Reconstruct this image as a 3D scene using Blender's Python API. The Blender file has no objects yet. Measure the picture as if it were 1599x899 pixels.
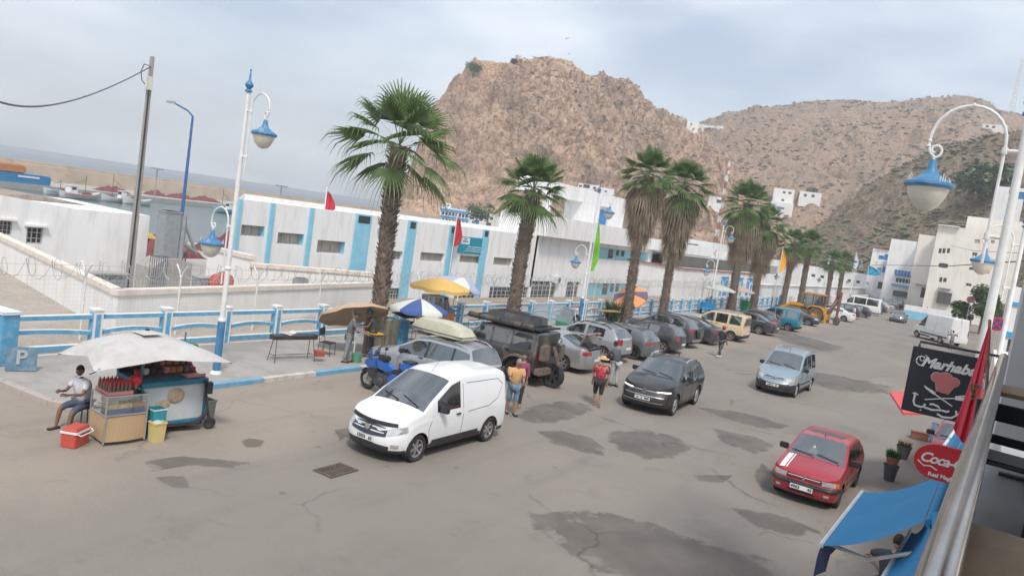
import bpy, bmesh, math, random
from mathutils import Vector, Matrix, noise
R = math.radians
PI = math.pi
rnd = random.Random(7)
scene = bpy.context.scene
col = scene.collection

FPX = 1180.0; HC = 5.65
_up = Vector((0.15, 1.0, 105/FPX)).normalized()
_f = Vector(((1545-800)/FPX, -((225+.15*1545)-450)/FPX, -1.0)).normalized()
_r = _f.cross(_up)
CAMROT = Matrix((_r, _f, _up))            # camera axes -> world axes
cam = bpy.data.objects.new('camera', bpy.data.cameras.new('camera')); col.objects.link(cam)
cam.data.sensor_width = 36.0
cam.data.lens = 36.0*FPX/1599.0
cam.data.clip_start = 0.05; cam.data.clip_end = 30000
cam.matrix_world = Matrix.Translation((0, 0, HC)) @ CAMROT.to_4x4()
scene.camera = cam
scene.render.resolution_x = 1024; scene.render.resolution_y = 575

def ray(px, py):
 return CAMROT @ Vector(((px-800)/FPX, -(py-450)/FPX, -1.0))
def G(px, py, z=0.0):                     # where a line of sight meets a level plane
 v = ray(px, py); t = (z-HC)/v.z
 return Vector((0, 0, HC)) + v*t
def AY(px, py, Y):
 v = ray(px, py); return Vector((0, 0, HC)) + v*(Y/v.y)
def AX(px, py, X):
 v = ray(px, py); return Vector((0, 0, HC)) + v*(X/v.x)
def AD(px, py, D):                        # at horizontal distance D
 v = ray(px, py); return Vector((0, 0, HC)) + v*(D/math.hypot(v.x, v.y))

SUN_EL, SUN_AZ = R(54), R(138)            # azimuth measured clockwise from +Y
w = bpy.data.worlds.new('World'); scene.world = w; w.use_nodes = True
nt = w.node_tree; nt.nodes.clear()
out = nt.nodes.new('ShaderNodeOutputWorld'); bg = nt.nodes.new('ShaderNodeBackground')
sky = nt.nodes.new('ShaderNodeTexSky'); sky.sky_type = 'NISHITA'; sky.sun_disc = False
sky.sun_elevation = SUN_EL; sky.sun_rotation = SUN_AZ; sky.air_density = 1.0; sky.dust_density = 2.5; sky.ozone_density = 1.2
tc = nt.nodes.new('ShaderNodeTexCoord'); mp = nt.nodes.new('ShaderNodeMapping')
mp.inputs['Scale'].default_value = (1.0, 1.0, 3.4); mp.inputs['Rotation'].default_value = (0.12, -0.1, 0.5)
n1 = nt.nodes.new('ShaderNodeTexNoise'); n1.inputs['Scale'].default_value = 2.3; n1.inputs['Detail'].default_value = 7; n1.inputs['Roughness'].default_value = 0.52
cr = nt.nodes.new('ShaderNodeValToRGB')
cr.color_ramp.elements[0].position = 0.36; cr.color_ramp.elements[0].color = (0.28, 0.28, 0.28, 1)
cr.color_ramp.elements[1].position = 0.64; cr.color_ramp.elements[1].color = (0.93, 0.93, 0.93, 1)
mix = nt.nodes.new('ShaderNodeMix'); mix.data_type = 'RGBA'
mix.inputs[7].default_value = (7.0, 7.45, 8.0, 1)      # thin bright cloud over the blue
nt.links.new(tc.outputs['Generated'], mp.inputs['Vector']); nt.links.new(mp.outputs[0], n1.inputs['Vector'])
nt.links.new(n1.outputs['Fac'], cr.inputs[0]); nt.links.new(cr.outputs[0], mix.inputs[0])
nt.links.new(sky.outputs[0], mix.inputs[6]); nt.links.new(mix.outputs[2], bg.inputs[0])
bg.inputs[1].default_value = 0.095
nt.links.new(bg.outputs[0], out.inputs[0])
sun = bpy.data.objects.new('sun', bpy.data.lights.new('sun', 'SUN')); col.objects.link(sun)
sun.data.energy = 1.7; sun.data.angle = R(10); sun.data.color = (1.0, 0.95, 0.88)
sd = Vector((math.sin(SUN_AZ)*math.cos(SUN_EL), math.cos(SUN_AZ)*math.cos(SUN_EL), math.sin(SUN_EL)))
sun.rotation_euler = sd.to_track_quat('Z', 'Y').to_euler()
scene.view_settings.view_transform = 'Standard'; scene.view_settings.look = 'None'
scene.view_settings.gamma = 1.0; scene.view_settings.use_curve_mapping = False
scene.view_settings.exposure = 0.80
scene.render.engine = 'CYCLES'

MATS = {}
def mat(name, c, rough=0.7, metal=0.0, var=0.10, scale=4.0, bump=0.0, bscale=30.0, dirt=None, coat=0.0, spec=0.5, trans=0.0, alpha=1.0, emit=None):
 if name in MATS: return MATS[name]
 m = bpy.data.materials.new(name); m.use_nodes = True; MATS[name] = m
 N = m.node_tree.nodes; L = m.node_tree.links; b = N['Principled BSDF']
 b.inputs['Base Color'].default_value = (*c, 1); b.inputs['Roughness'].default_value = rough
 b.inputs['Metallic'].default_value = metal; b.inputs['Specular IOR Level'].default_value = spec
 if coat: b.inputs['Coat Weight'].default_value = coat; b.inputs['Coat Roughness'].default_value = 0.06
 if trans: b.inputs['Transmission Weight'].default_value = trans
 if alpha < 1: b.inputs['Alpha'].default_value = alpha
 if emit: b.inputs['Emission Color'].default_value = (*emit[0], 1); b.inputs['Emission Strength'].default_value = emit[1]
 tcn = N.new('ShaderNodeTexCoord')
 src = None
 if var:
  nz = N.new('ShaderNodeTexNoise'); nz.inputs['Scale'].default_value = scale; nz.inputs['Detail'].default_value = 6; nz.inputs['Roughness'].default_value = .6
  L.new(tcn.outputs['Object'], nz.inputs['Vector'])
  mr = N.new('ShaderNodeMapRange'); mr.inputs[1].default_value = .3; mr.inputs[2].default_value = .7
  mr.inputs[3].default_value = 1-var; mr.inputs[4].default_value = 1+var
  L.new(nz.outputs['Fac'], mr.inputs[0])
  mx = N.new('ShaderNodeVectorMath'); mx.operation = 'SCALE'; mx.inputs[0].default_value = c
  L.new(mr.outputs[0], mx.inputs['Scale']); src = mx.outputs[0]
 if dirt:
  dc, amt, ds = dirt
  nz2 = N.new('ShaderNodeTexNoise'); nz2.inputs['Scale'].default_value = ds; nz2.inputs['Detail'].default_value = 8; nz2.inputs['Roughness'].default_value = .68
  if 'wall' in name or 'white_wash' in name:
   mpn = N.new('ShaderNodeMapping'); mpn.inputs['Scale'].default_value = (1.6, 1.6, .28); L.new(tcn.outputs['Object'], mpn.inputs[0]); L.new(mpn.outputs[0], nz2.inputs['Vector'])
  else: L.new(tcn.outputs['Object'], nz2.inputs['Vector'])
  mr2 = N.new('ShaderNodeMapRange'); mr2.inputs[1].default_value = .48; mr2.inputs[2].default_value = .68; mr2.inputs[4].default_value = amt
  L.new(nz2.outputs['Fac'], mr2.inputs[0])
  mm = N.new('ShaderNodeMix'); mm.data_type = 'RGBA'; L.new(mr2.outputs[0], mm.inputs[0])
  if src: L.new(src, mm.inputs[6])
  else: mm.inputs[6].default_value = (*c, 1)
  mm.inputs[7].default_value = (*dc, 1); src = mm.outputs[2]
 if src: L.new(src, b.inputs['Base Color'])
 if bump:
  nb = N.new('ShaderNodeTexNoise'); nb.inputs['Scale'].default_value = bscale; nb.inputs['Detail'].default_value = 5
  L.new(tcn.outputs['Object'], nb.inputs['Vector'])
  bp = N.new('ShaderNodeBump'); bp.inputs['Strength'].default_value = bump; bp.inputs['Distance'].default_value = 0.05
  L.new(nb.outputs['Fac'], bp.inputs['Height']); L.new(bp.outputs[0], b.inputs['Normal'])
 return m
def glassmat(name, tint, opac, rough=0.03):
 if name in MATS: return MATS[name]
 m = bpy.data.materials.new(name); m.use_nodes = True; MATS[name] = m
 N = m.node_tree.nodes; L = m.node_tree.links; N.remove(N['Principled BSDF'])
 o = N['Material Output']
 tr = N.new('ShaderNodeBsdfTransparent'); tr.inputs[0].default_value = (*tint, 1)
 gl = N.new('ShaderNodeBsdfGlossy'); gl.inputs[0].default_value = (.95, .98, 1, 1); gl.inputs[1].default_value = rough
 df = N.new('ShaderNodeBsdfDiffuse'); df.inputs[0].default_value = (.05, .06, .06, 1)
 fr = N.new('ShaderNodeFresnel'); fr.inputs[0].default_value = 1.6
 m1 = N.new('ShaderNodeMixShader'); m1.inputs[0].default_value = opac
 L.new(tr.outputs[0], m1.inputs[1]); L.new(df.outputs[0], m1.inputs[2])
 m2 = N.new('ShaderNodeMixShader'); mr = N.new('ShaderNodeMapRange'); mr.inputs[3].default_value = .20; mr.inputs[4].default_value = 1.0
 L.new(fr.outputs[0], mr.inputs[0]); L.new(mr.outputs[0], m2.inputs[0]); L.new(m1.outputs[0], m2.inputs[1]); L.new(gl.outputs[0], m2.inputs[2])
 L.new(m2.outputs[0], o.inputs[0]); return m

class MB:
 def __init__(s): s.v = []; s.f = []; s.m = []; s.X = Matrix.Identity(4)
 def xf(s, M): s.X = M; return s
 def at(s, x, y, z, rz=0, ry=0, rx=0):
  s.X = Matrix.Translation((x, y, z)) @ Matrix.Rotation(rz, 4, 'Z') @ Matrix.Rotation(ry, 4, 'Y') @ Matrix.Rotation(rx, 4, 'X'); return s
 def add(s, vs, fs, mi=0):
  o = len(s.v); s.v += [tuple(s.X @ Vector(p)) for p in vs]
  for f in fs: s.f.append(tuple(i+o for i in f)); s.m.append(mi)
  return s
 def box(s, c, d, mi=0, tap=1.0):
  x, y, z = d[0]/2, d[1]/2, d[2]/2; cx, cy, cz = c; t = tap
  vs = [(cx-x, cy-y, cz-z), (cx+x, cy-y, cz-z), (cx+x, cy+y, cz-z), (cx-x, cy+y, cz-z),
              (cx-x*t, cy-y*t, cz+z), (cx+x*t, cy-y*t, cz+z), (cx+x*t, cy+y*t, cz+z), (cx-x*t, cy+y*t, cz+z)]
  return s.add(vs, [(3, 2, 1, 0), (4, 5, 6, 7), (0, 1, 5, 4), (1, 2, 6, 5), (2, 3, 7, 6), (3, 0, 4, 7)], mi)
 def bb(s, a, b, mi=0):
  return s.box(((a[0]+b[0])/2, (a[1]+b[1])/2, (a[2]+b[2])/2), (abs(b[0]-a[0]), abs(b[1]-a[1]), abs(b[2]-a[2])), mi)
 def tube(s, pts, r, n=8, mi=0, cap=True):
  pts = [Vector(p) for p in pts]; k = len(pts)
  rs = r if isinstance(r, (list, tuple)) else [r]*k
  vs = []; fs = []; ref = None
  for i, p in enumerate(pts):
   t = (pts[min(i+1, k-1)]-pts[max(i-1, 0)])
   if t.length < 1e-9: t = Vector((0, 0, 1))
   t.normalize()
   if ref is None: ref = Vector((0, 0, 1)) if abs(t.z) < .9 else Vector((1, 0, 0))
   a = (ref - t*ref.dot(t)).normalized(); b = t.cross(a); ref = a
   for j in range(n):
    q = 2*PI*j/n; vs.append(p + a*math.cos(q)*rs[i] + b*math.sin(q)*rs[i])
  for i in range(k-1):
   for j in range(n):
    j2 = (j+1) % n; fs.append((i*n+j, i*n+j2, (i+1)*n+j2, (i+1)*n+j))
  if cap: fs.append(tuple(range(n-1, -1, -1))); fs.append(tuple((k-1)*n+j for j in range(n)))
  return s.add(vs, fs, mi)
 def lathe(s, prof, n=16, c=(0, 0, 0), mi=0, axis='Z', cap=True):
  vs = []; fs = []; k = len(prof)
  for (r, z) in prof:
   for j in range(n):
    q = 2*PI*j/n; x, y = r*math.cos(q), r*math.sin(q)
    if axis == 'Z': vs.append((c[0]+x, c[1]+y, c[2]+z))
    elif axis == 'Y': vs.append((c[0]+x, c[1]+z, c[2]-y))
    else: vs.append((c[0]+z, c[1]+x, c[2]+y))
  for i in range(k-1):
   for j in range(n):
    j2 = (j+1) % n; fs.append((i*n+j, i*n+j2, (i+1)*n+j2, (i+1)*n+j))
  if cap:
   if prof[0][0] > 1e-4: fs.append(tuple(range(n-1, -1, -1)))
   if prof[-1][0] > 1e-4: fs.append(tuple((k-1)*n+j for j in range(n)))
  return s.add(vs, fs, mi)
 def prism(s, poly, a, b, plane='XZ', mi=0):
  k = len(poly)
  def P(u, v, w):
   return {'XZ': (u, w, v), 'XY': (u, v, w), 'YZ': (w, u, v)}[plane]
  vs = [P(u, v, a) for u, v in poly]+[P(u, v, b) for u, v in poly]
  fs = [tuple(range(k)), tuple(range(2*k-1, k-1, -1))]+[(i, i+k, (i+1) % k+k, (i+1) % k) for i in range(k)]
  return s.add(vs, fs, mi)
 def ell(s, c, r, n=12, m=8, mi=0):
  vs = []; fs = []
  for i in range(m+1):
   t = PI*i/m
   for j in range(n):
    q = 2*PI*j/n; vs.append((c[0]+r[0]*math.sin(t)*math.cos(q), c[1]+r[1]*math.sin(t)*math.sin(q), c[2]-r[2]*math.cos(t)))
  for i in range(m):
   for j in range(n):
    j2 = (j+1) % n; fs.append((i*n+j, i*n+j2, (i+1)*n+j2, (i+1)*n+j))
  return s.add(vs, fs, mi)
 def join(s, o, mi=0):
  return s.add(o.v, o.f, mi)
 def build(s, name, mats, parent=None, smooth=False, bevel=0.0, angle=38):
  me = bpy.data.meshes.new(name); me.from_pydata(s.v, [], s.f)
  if not isinstance(mats, (list, tuple)): mats = [mats]
  for m in mats: me.materials.append(m)
  me.polygons.foreach_set('material_index', s.m)
  bm = bmesh.new(); bm.from_mesh(me)
  bmesh.ops.remove_doubles(bm, verts=bm.verts, dist=1e-5)
  bmesh.ops.recalc_face_normals(bm, faces=bm.faces)
  if bevel:
   es = [e for e in bm.edges if len(e.link_faces) == 2 and e.calc_face_angle(0) > R(40)]
   bmesh.ops.bevel(bm, geom=es, offset=bevel, segments=2, affect='EDGES', clamp_overlap=True)
  bm.to_mesh(me); bm.free()
  if smooth or bevel:
   me.polygons.foreach_set('use_smooth', [True]*len(me.polygons))
   me.set_sharp_from_angle(angle=R(angle))
  o = bpy.data.objects.new(name, me); col.objects.link(o)
  if parent: o.parent = parent
  return o
def tag(o, label, cat, group=None):
 o['label'] = label; o['category'] = cat
 if group: o['group'] = group
 return o
def thing(name, label, cat, loc=(0, 0, 0), rz=0.0, group=None):
 o = bpy.data.objects.new(name, None); col.objects.link(o); o.empty_display_size = .2
 o.location = loc; o.rotation_euler = (0, 0, rz); return tag(o, label, cat, group)
def struct(name, mb, m, smooth=False):
 o = mb.build(name, m, None, smooth); o['kind'] = 'structure'; return o
def copy_tree(o, loc=None, rz=None, label=None, parent=None):
 c = o.copy(); col.objects.link(c); c.parent = parent
 if loc is not None: c.location = loc
 if rz is not None: c.rotation_euler = (0, 0, rz)
 if label: c['label'] = label
 for ch in o.children: copy_tree(ch, parent=c)
 return c
def text_into(mb, s, size, M, depth=.004, shear=0.0, mi=0, align='CENTER', space=1.0, bold=0.0):
 cu = bpy.data.curves.new('t', 'FONT'); cu.body = s; cu.size = size; cu.extrude = depth; cu.shear = shear
 cu.align_x = align; cu.align_y = 'CENTER'; cu.space_character = space; cu.offset = bold; cu.resolution_u = 3
 ob = bpy.data.objects.new('t', cu); col.objects.link(ob)
 bpy.context.view_layer.update()
 me = ob.to_mesh(); X = mb.X; mb.X = M
 mb.add([tuple(v.co) for v in me.vertices], [tuple(p.vertices) for p in me.polygons], mi); mb.X = X
 ob.to_mesh_clear(); bpy.data.objects.remove(ob); bpy.data.curves.remove(cu)
 return mb
def interp(pts, x):
 if x <= pts[0][0]: return pts[0][1]
 for (a, b), (c, d) in zip(pts, pts[1:]):
  if x <= c: return b+(d-b)*(x-a)/(c-a) if c > a else d
 return pts[-1][1]
def sinterp(pts, x):                       # smooth
 if x <= pts[0][0]: return pts[0][1]
 for (a, b), (c, d) in zip(pts, pts[1:]):
  if x <= c:
   t = (x-a)/(c-a); t = t*t*(3-2*t); return b+(d-b)*t
 return pts[-1][1]
white = mat('white_wash', (.74, .725, .70), .85, var=.05, scale=.6, dirt=((.42, .36, .30), .35, 1.6))
whiteB = mat('white_wall_clean', (.78, .775, .77), .85, var=.04, scale=.5, dirt=((.50, .45, .39), .42, 1.1))
cream = mat('cream_wall', (.76, .72, .65), .85, var=.05, scale=.4, dirt=((.45, .38, .3), .3, 1.0))
pblue = mat('pale_blue_paint', (.22, .52, .68), .75, var=.08, scale=1.5, dirt=((.5, .6, .62), .4, 2))
fblue = mat('fence_blue_paint', (.10, .33, .52), .6, var=.10, scale=3, dirt=((.45, .52, .55), .45, 5))
lblue = mat('lamp_blue_paint', (.05, .19, .36), .45, var=.12, scale=5, dirt=((.3, .38, .42), .3, 6))
wmetal = mat('white_metal', (.72, .72, .70), .45, var=.06, dirt=((.35, .30, .25), .25, 6))
dark = mat('dark_rubber', (.022, .022, .024), .8, var=.2, dirt=((.12, .10, .085), .4, 6))
blackp = mat('black_plastic', (.03, .031, .034), .55, var=.15, dirt=((.13, .115, .10), .3, 5))
steel = mat('steel', (.55, .55, .55), .3, metal=.9, var=.1)
chrome = mat('chrome', (.8, .8, .8), .12, metal=1, var=.03)
rust = mat('rusty_iron', (.11, .08, .065), .85, var=.3, scale=8)
wood = mat('wood_brown', (.30, .18, .10), .7, var=.2, scale=6)
greyconc = mat('grey_concrete', (.36, .345, .33), .9, var=.12, scale=1.2, bump=.2)
glassd = mat('window_dark', (.03, .04, .05), .12, var=.25, scale=1.5, spec=.8)
green = mat('leaf_green', (.06, .11, .03), .75, var=.3, scale=5)
# ================================================================== SETTING
def asphalt():
 m = bpy.data.materials.new('asphalt'); m.use_nodes = True
 N = m.node_tree.nodes; L = m.node_tree.links; b = N['Principled BSDF']; b.inputs['Roughness'].default_value = .88
 b.inputs['Specular IOR Level'].default_value = .25
 t = N.new('ShaderNodeTexCoord')
 def nz(s, d=6, r=.6, vec=None):
  n = N.new('ShaderNodeTexNoise'); n.inputs['Scale'].default_value = s; n.inputs['Detail'].default_value = d; n.inputs['Roughness'].default_value = r
  L.new(vec or t.outputs['Object'], n.inputs['Vector']); return n.outputs['Fac']
 def ramp(src, a, b_):
  r = N.new('ShaderNodeMapRange'); r.inputs[1].default_value = a; r.inputs[2].default_value = b_; L.new(src, r.inputs[0]); return r.outputs[0]
 def mixc(f, a, b_):
  x = N.new('ShaderNodeMix'); x.data_type = 'RGBA'
  if hasattr(f, 'is_linked'): L.new(f, x.inputs[0])
  else: x.inputs[0].default_value = f
  for i, c in ((6, a), (7, b_)):
   if isinstance(c, tuple): x.inputs[i].default_value = (*c, 1)
   else: L.new(c, x.inputs[i])
  return x.outputs[2]
 base = mixc(ramp(nz(.16, 5), .35, .65), (.216, .192, .168), (.270, .238, .206))
 sx = N.new('ShaderNodeSeparateXYZ'); L.new(t.outputs['Object'], sx.inputs[0])
 ad = N.new('ShaderNodeMath'); ad.operation = 'MULTIPLY_ADD'; ad.inputs[1].default_value = 4.0
 L.new(nz(.5, 6), ad.inputs[0]); L.new(sx.outputs[0], ad.inputs[2])
 dust = N.new('ShaderNodeMapRange'); dust.inputs[1].default_value = -9.3; dust.inputs[2].default_value = -11.6; dust.inputs[4].default_value = .75
 L.new(ad.outputs[0], dust.inputs[0])
 c = mixc(dust.outputs[0], base, (.35, .295, .24))
 mp = N.new('ShaderNodeMapping'); mp.inputs['Scale'].default_value = (1.0, .09, 1); L.new(t.outputs['Object'], mp.inputs[0])
 st = ramp(nz(.9, 5, .6, mp.outputs[0]), .52, .72)
 sm = N.new('ShaderNodeMath'); sm.operation = 'MULTIPLY'; sm.inputs[1].default_value = .32; L.new(st, sm.inputs[0])
 c = mixc(sm.outputs[0], c, (.13, .118, .11))
 bl = ramp(nz(.85, 7, .7), .56, .70); bm_ = N.new('ShaderNodeMath'); bm_.operation = 'MULTIPLY'; bm_.inputs[1].default_value = .38; L.new(bl, bm_.inputs[0])
 c = mixc(bm_.outputs[0], c, (.135, .12, .11))
 ag = ramp(nz(16, 5, .85), .3, .72); a3 = N.new('ShaderNodeMath'); a3.operation = 'MULTIPLY'; a3.inputs[1].default_value = .30; L.new(ag, a3.inputs[0]); c = mixc(a3.outputs[0], c, (.135, .122, .112))
 sp = ramp(nz(9, 4, .7), .62, .74); s2 = N.new('ShaderNodeMath'); s2.operation = 'MULTIPLY'; s2.inputs[1].default_value = .4; L.new(sp, s2.inputs[0])
 c = mixc(s2.outputs[0], c, (.11, .10, .09))
 g = ramp(nz(55, 3, .8), .35, .7); g2 = N.new('ShaderNodeMath'); g2.operation = 'MULTIPLY'; g2.inputs[1].default_value = .22; L.new(g, g2.inputs[0])
 c = mixc(g2.outputs[0], c, (.32, .29, .26))
 wv = N.new('ShaderNodeTexNoise'); wv.inputs['Scale'].default_value = .6; wv.inputs['Detail'].default_value = 4; L.new(t.outputs['Object'], wv.inputs['Vector'])
 wa = N.new('ShaderNodeVectorMath'); wa.operation = 'MULTIPLY_ADD'; L.new(wv.outputs['Color'], wa.inputs[0]); wa.inputs[1].default_value = (2.2, 2.2, 0); L.new(t.outputs['Object'], wa.inputs[2])
 vc = N.new('ShaderNodeTexVoronoi'); vc.feature = 'DISTANCE_TO_EDGE'; vc.inputs['Scale'].default_value = .17; L.new(wa.outputs[0], vc.inputs['Vector'])
 ck_ = ramp(vc.outputs['Distance'], .010, .003); c2 = N.new('ShaderNodeMath'); c2.operation = 'MULTIPLY'; L.new(ck_, c2.inputs[0]); L.new(ramp(nz(.3, 3), .48, .6), c2.inputs[1])
 c3_ = N.new('ShaderNodeMath'); c3_.operation = 'MULTIPLY'; c3_.inputs[1].default_value = .55; L.new(c2.outputs[0], c3_.inputs[0]); c = mixc(c3_.outputs[0], c, (.09, .08, .072))
 v3 = N.new('ShaderNodeTexVoronoi'); v3.inputs['Scale'].default_value = .9; v3.inputs['Randomness'].default_value = 1; L.new(t.outputs['Object'], v3.inputs['Vector'])
 c4_ = N.new('ShaderNodeMath'); c4_.operation = 'MULTIPLY'; c4_.inputs[1].default_value = .5; L.new(ramp(v3.outputs['Distance'], .075, .045), c4_.inputs[0]); c = mixc(c4_.outputs[0], c, (.12, .105, .095))
 L.new(c, b.inputs['Base Color'])
 bp = N.new('ShaderNodeBump'); bp.inputs['Strength'].default_value = .35; bp.inputs['Distance'].default_value = .02; L.new(nz(40, 4), bp.inputs['Height']); L.new(bp.outputs[0], b.inputs['Normal'])
 return m
asph = asphalt()
earth = mat('dry_earth', (.30, .24, .18), .95, var=.18, scale=.08, bump=.3, bscale=2, dirt=((.2, .17, .13), .5, .3))
yard = mat('yard_dirt', (.37, .32, .27), .95, var=.12, scale=.5, bump=.35, bscale=6, dirt=((.22, .2, .18), .5, 1.2))
pconc = mat('port_concrete', (.40, .375, .34), .9, var=.1, scale=.15, dirt=((.22, .2, .18), .4, .4))
mb = MB(); mb.add([(-30, -60, -.06), (6000, -60, -.06), (6000, 9000, -.06), (-30, 9000, -.06)], [(0, 1, 2, 3)]); struct('land', mb, earth)
mb = MB(); mb.add([(-17.0, -40, 0), (3.2, -40, 0), (3.2, 330, 0), (-17.0, 330, 0)], [(0, 1, 2, 3)])
mb.add([(-60, -40, 0), (-17.0, -40, 0), (-17.0, 12, 0), (-60, 12, 0)], [(0, 1, 2, 3)]); struct('road', mb, asph)
edge = [G(-90, 585)+Vector((0, 0, 0)), G(0, 603), G(35, 618), G(75, 634), G(120, 642), G(160, 640), G(182, 633), G(215, 628)]
edge = [(p.x, p.y) for p in edge]+[(-16.95, 11.8), (-16.95, 12.6)]
KX = -16.95
pave = mat('pavement', (.345, .32, .295), .9, var=.10, scale=1.0, bump=.2, bscale=12, dirt=((.22, .20, .18), .5, 1.4))
mb = MB(); poly = edge+[(KX, 330), (-21.9, 330), (-21.9, 9.0), (-30, 9.3)]
mb.prism([p for p in poly], -.05, .12, 'XY'); struct('pavement', mb, pave)
kp = [Vector((x, y, 0)) for x, y in edge]+[Vector((KX, 12.6+i*1.0, 0)) for i in range(1, 290)]
kw = mat('kerb_white', (.55, .51, .47), .85, var=.15, scale=3, dirt=((.25, .22, .19), .6, 4))
kb = mat('kerb_blue', (.13, .34, .50), .8, var=.15, scale=3, dirt=((.35, .33, .30), .6, 4))
ko = mat('kerb_bare', (.42, .36, .33), .9, var=.18, scale=3, dirt=((.25, .22, .2), .5, 3))
mb = MB()
for i in range(len(kp)-1):
 a, b = kp[i], kp[i+1]; d = (b-a); 
 if d.length < .02: continue
 d.normalize(); nrm = Vector((d.y, -d.x, 0))
 a2 = a+d*.01; b2 = b-d*.01
 mi = 2 if i < len(edge)-2 else (1 if (int((a.y-12.6)//1.8) % 2 == 0) else 0)
 vs = [a2-nrm*.02, b2-nrm*.02, b2+nrm*.02, a2+nrm*.02]
 W_ = .16; P0, P1 = a2-nrm*W_, b2-nrm*W_
 mb.add([(a2.x+nrm.x*.012, a2.y+nrm.y*.012, -.02), (b2.x+nrm.x*.012, b2.y+nrm.y*.012, -.02), (b2.x+nrm.x*.012, b2.y+nrm.y*.012, .122), (a2.x+nrm.x*.012, a2.y+nrm.y*.012, .122), (a2.x-nrm.x*.02, a2.y-nrm.y*.02, .135), (b2.x-nrm.x*.02, b2.y-nrm.y*.02, .135),
   (P1.x, P1.y, .135), (P0.x, P0.y, .135), (P1.x, P1.y, .1), (P0.x, P0.y, .1)],
           [(0, 1, 2, 3), (3, 2, 5, 4), (4, 5, 6, 7), (7, 6, 8, 9), (0, 3, 4, 7, 9), (1, 8, 6, 5, 2)], mi)
struct('kerb', mb, [kw, kb, ko])
mb = MB()
nx, ny = 14, 120
for i in range(nx+1):
 for j in range(ny+1):
  X = -21.9 - 3.4*i/nx*(1); Y = -12 + 250*j/ny
  mb.v.append((X, Y, .02+.03*noise.noise((X*.8, Y*.8, 0))))
for i in range(nx):
 for j in range(ny):
  a = i*(ny+1)+j; mb.f.append((a, a+1, a+ny+2, a+ny+1)); mb.m.append(0)
struct('dirt_strip', mb, yard)
mb = MB(); mb.add([(-70, -40, .01), (-21.8, -40, .01), (-21.8, 9.3, .01), (-24.6, 14.0, .01), (-47, 20.0, .01), (-70, 24, .01)], [(0, 1, 2, 3, 4, 5)]); struct('side_ground', mb, yard)
mb = MB()
WZ = -2.6; QZ = -1.5
mb.add([(-24.9, 14.2, QZ), (-24.9, 330, QZ), (-70, 330, QZ), (-70, 16, QZ)], [(0, 1, 2, 3)])
mb.add([(-70, 16, QZ), (-70, 330, QZ), (-70, 330, WZ-1), (-70, 16, WZ-1)], [(0, 1, 2, 3)])
struct('port_ground', mb, pconc)
def water(name, c, rough, sc, bstr):
 m = mat(name, c, rough, var=.12, scale=.02, spec=.6)
 N = m.node_tree.nodes; L = m.node_tree.links; b = N['Principled BSDF']
 t = N.new('ShaderNodeTexCoord'); n = N.new('ShaderNodeTexNoise'); n.inputs['Scale'].default_value = sc; n.inputs['Detail'].default_value = 5
 bp = N.new('ShaderNodeBump'); bp.inputs['Strength'].default_value = bstr; bp.inputs['Distance'].default_value = .3
 L.new(t.outputs['Object'], n.inputs['Vector']); L.new(n.outputs['Fac'], bp.inputs['Height']); L.new(bp.outputs[0], b.inputs['Normal']); return m
mb = MB(); mb.add([(-60, -200, WZ), (-60, 700, WZ), (-420, 700, WZ), (-420, -200, WZ)], [(0, 1, 2, 3)]); struct('harbour_water', mb, water('harbour_water', (.055, .115, .11), .12, 1.3, .5))
mb = MB(); mb.add([(-200, -3000, WZ-.3), (-200, 1500, WZ-.3), (400, 2500, WZ-.3), (1500, 14000, WZ-.3), (-14000, 14000, WZ-.3), (-14000, -3000, WZ-.3)], [(0, 1, 2, 3, 4, 5)])
struct('sea', mb, water('sea_water', (.045, .085, .12), .25, .25, .6))
qline = [None, G(62, 290, QZ), None, G(360, 321, QZ)]
qa = qline[1]; qb = qline[3]
d = (qb-qa).normalized(); far0 = qa - d*140; far1 = qb + d*300
nrm = Vector((-d.y, d.x, 0)); nrm = nrm if nrm.x < 0 else -nrm
mb = MB(); mb.add([(far0.x, far0.y, QZ), (far1.x, far1.y, QZ), *[tuple((p+nrm*60)) for p in (far1, far0)]], [(0, 1, 2, 3)])
mb.add([(far0.x, far0.y, WZ-1), (far1.x, far1.y, WZ-1), (far1.x, far1.y, QZ), (far0.x, far0.y, QZ)], [(0, 1, 2, 3)], 1)
struct('far_quay', mb, [pconc, greyconc])
print('QUAY', far0, far1, (qa-Vector((0, 0, 0))).length)
bwm = mat('breakwater_stone', (.43, .345, .27), .95, var=.14, scale=.12, bump=.5, bscale=1.0, dirt=((.22, .17, .13), .5, .3))
mb = MB(); ring = []
o1 = nrm*26; 
a0, a1 = far0-d*120+o1, far1+d*220+o1
vs = []
K = 90
for i in range(K+1):
 p = a0.lerp(a1, i/K)
 dist = math.hypot(p.x, p.y)
 top = 3.0 - 1.1*max(0, min(1, (i/K-.2)/.5)) + .2*noise.noise((i*.35, 0, 3))
 for off, z in ((0, QZ-.3), (1.0, top-.8), (1.6, top-.7), (1.8, top), (5.5, top), (9, WZ-1)):
  q = p+nrm*off; vs.append((q.x, q.y, z))
fs = []
for i in range(K):
 for k in range(5): fs.append((i*6+k, (i+1)*6+k, (i+1)*6+k+1, i*6+k+1))
mb.add(vs, fs); struct('breakwater', mb, bwm)

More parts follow.
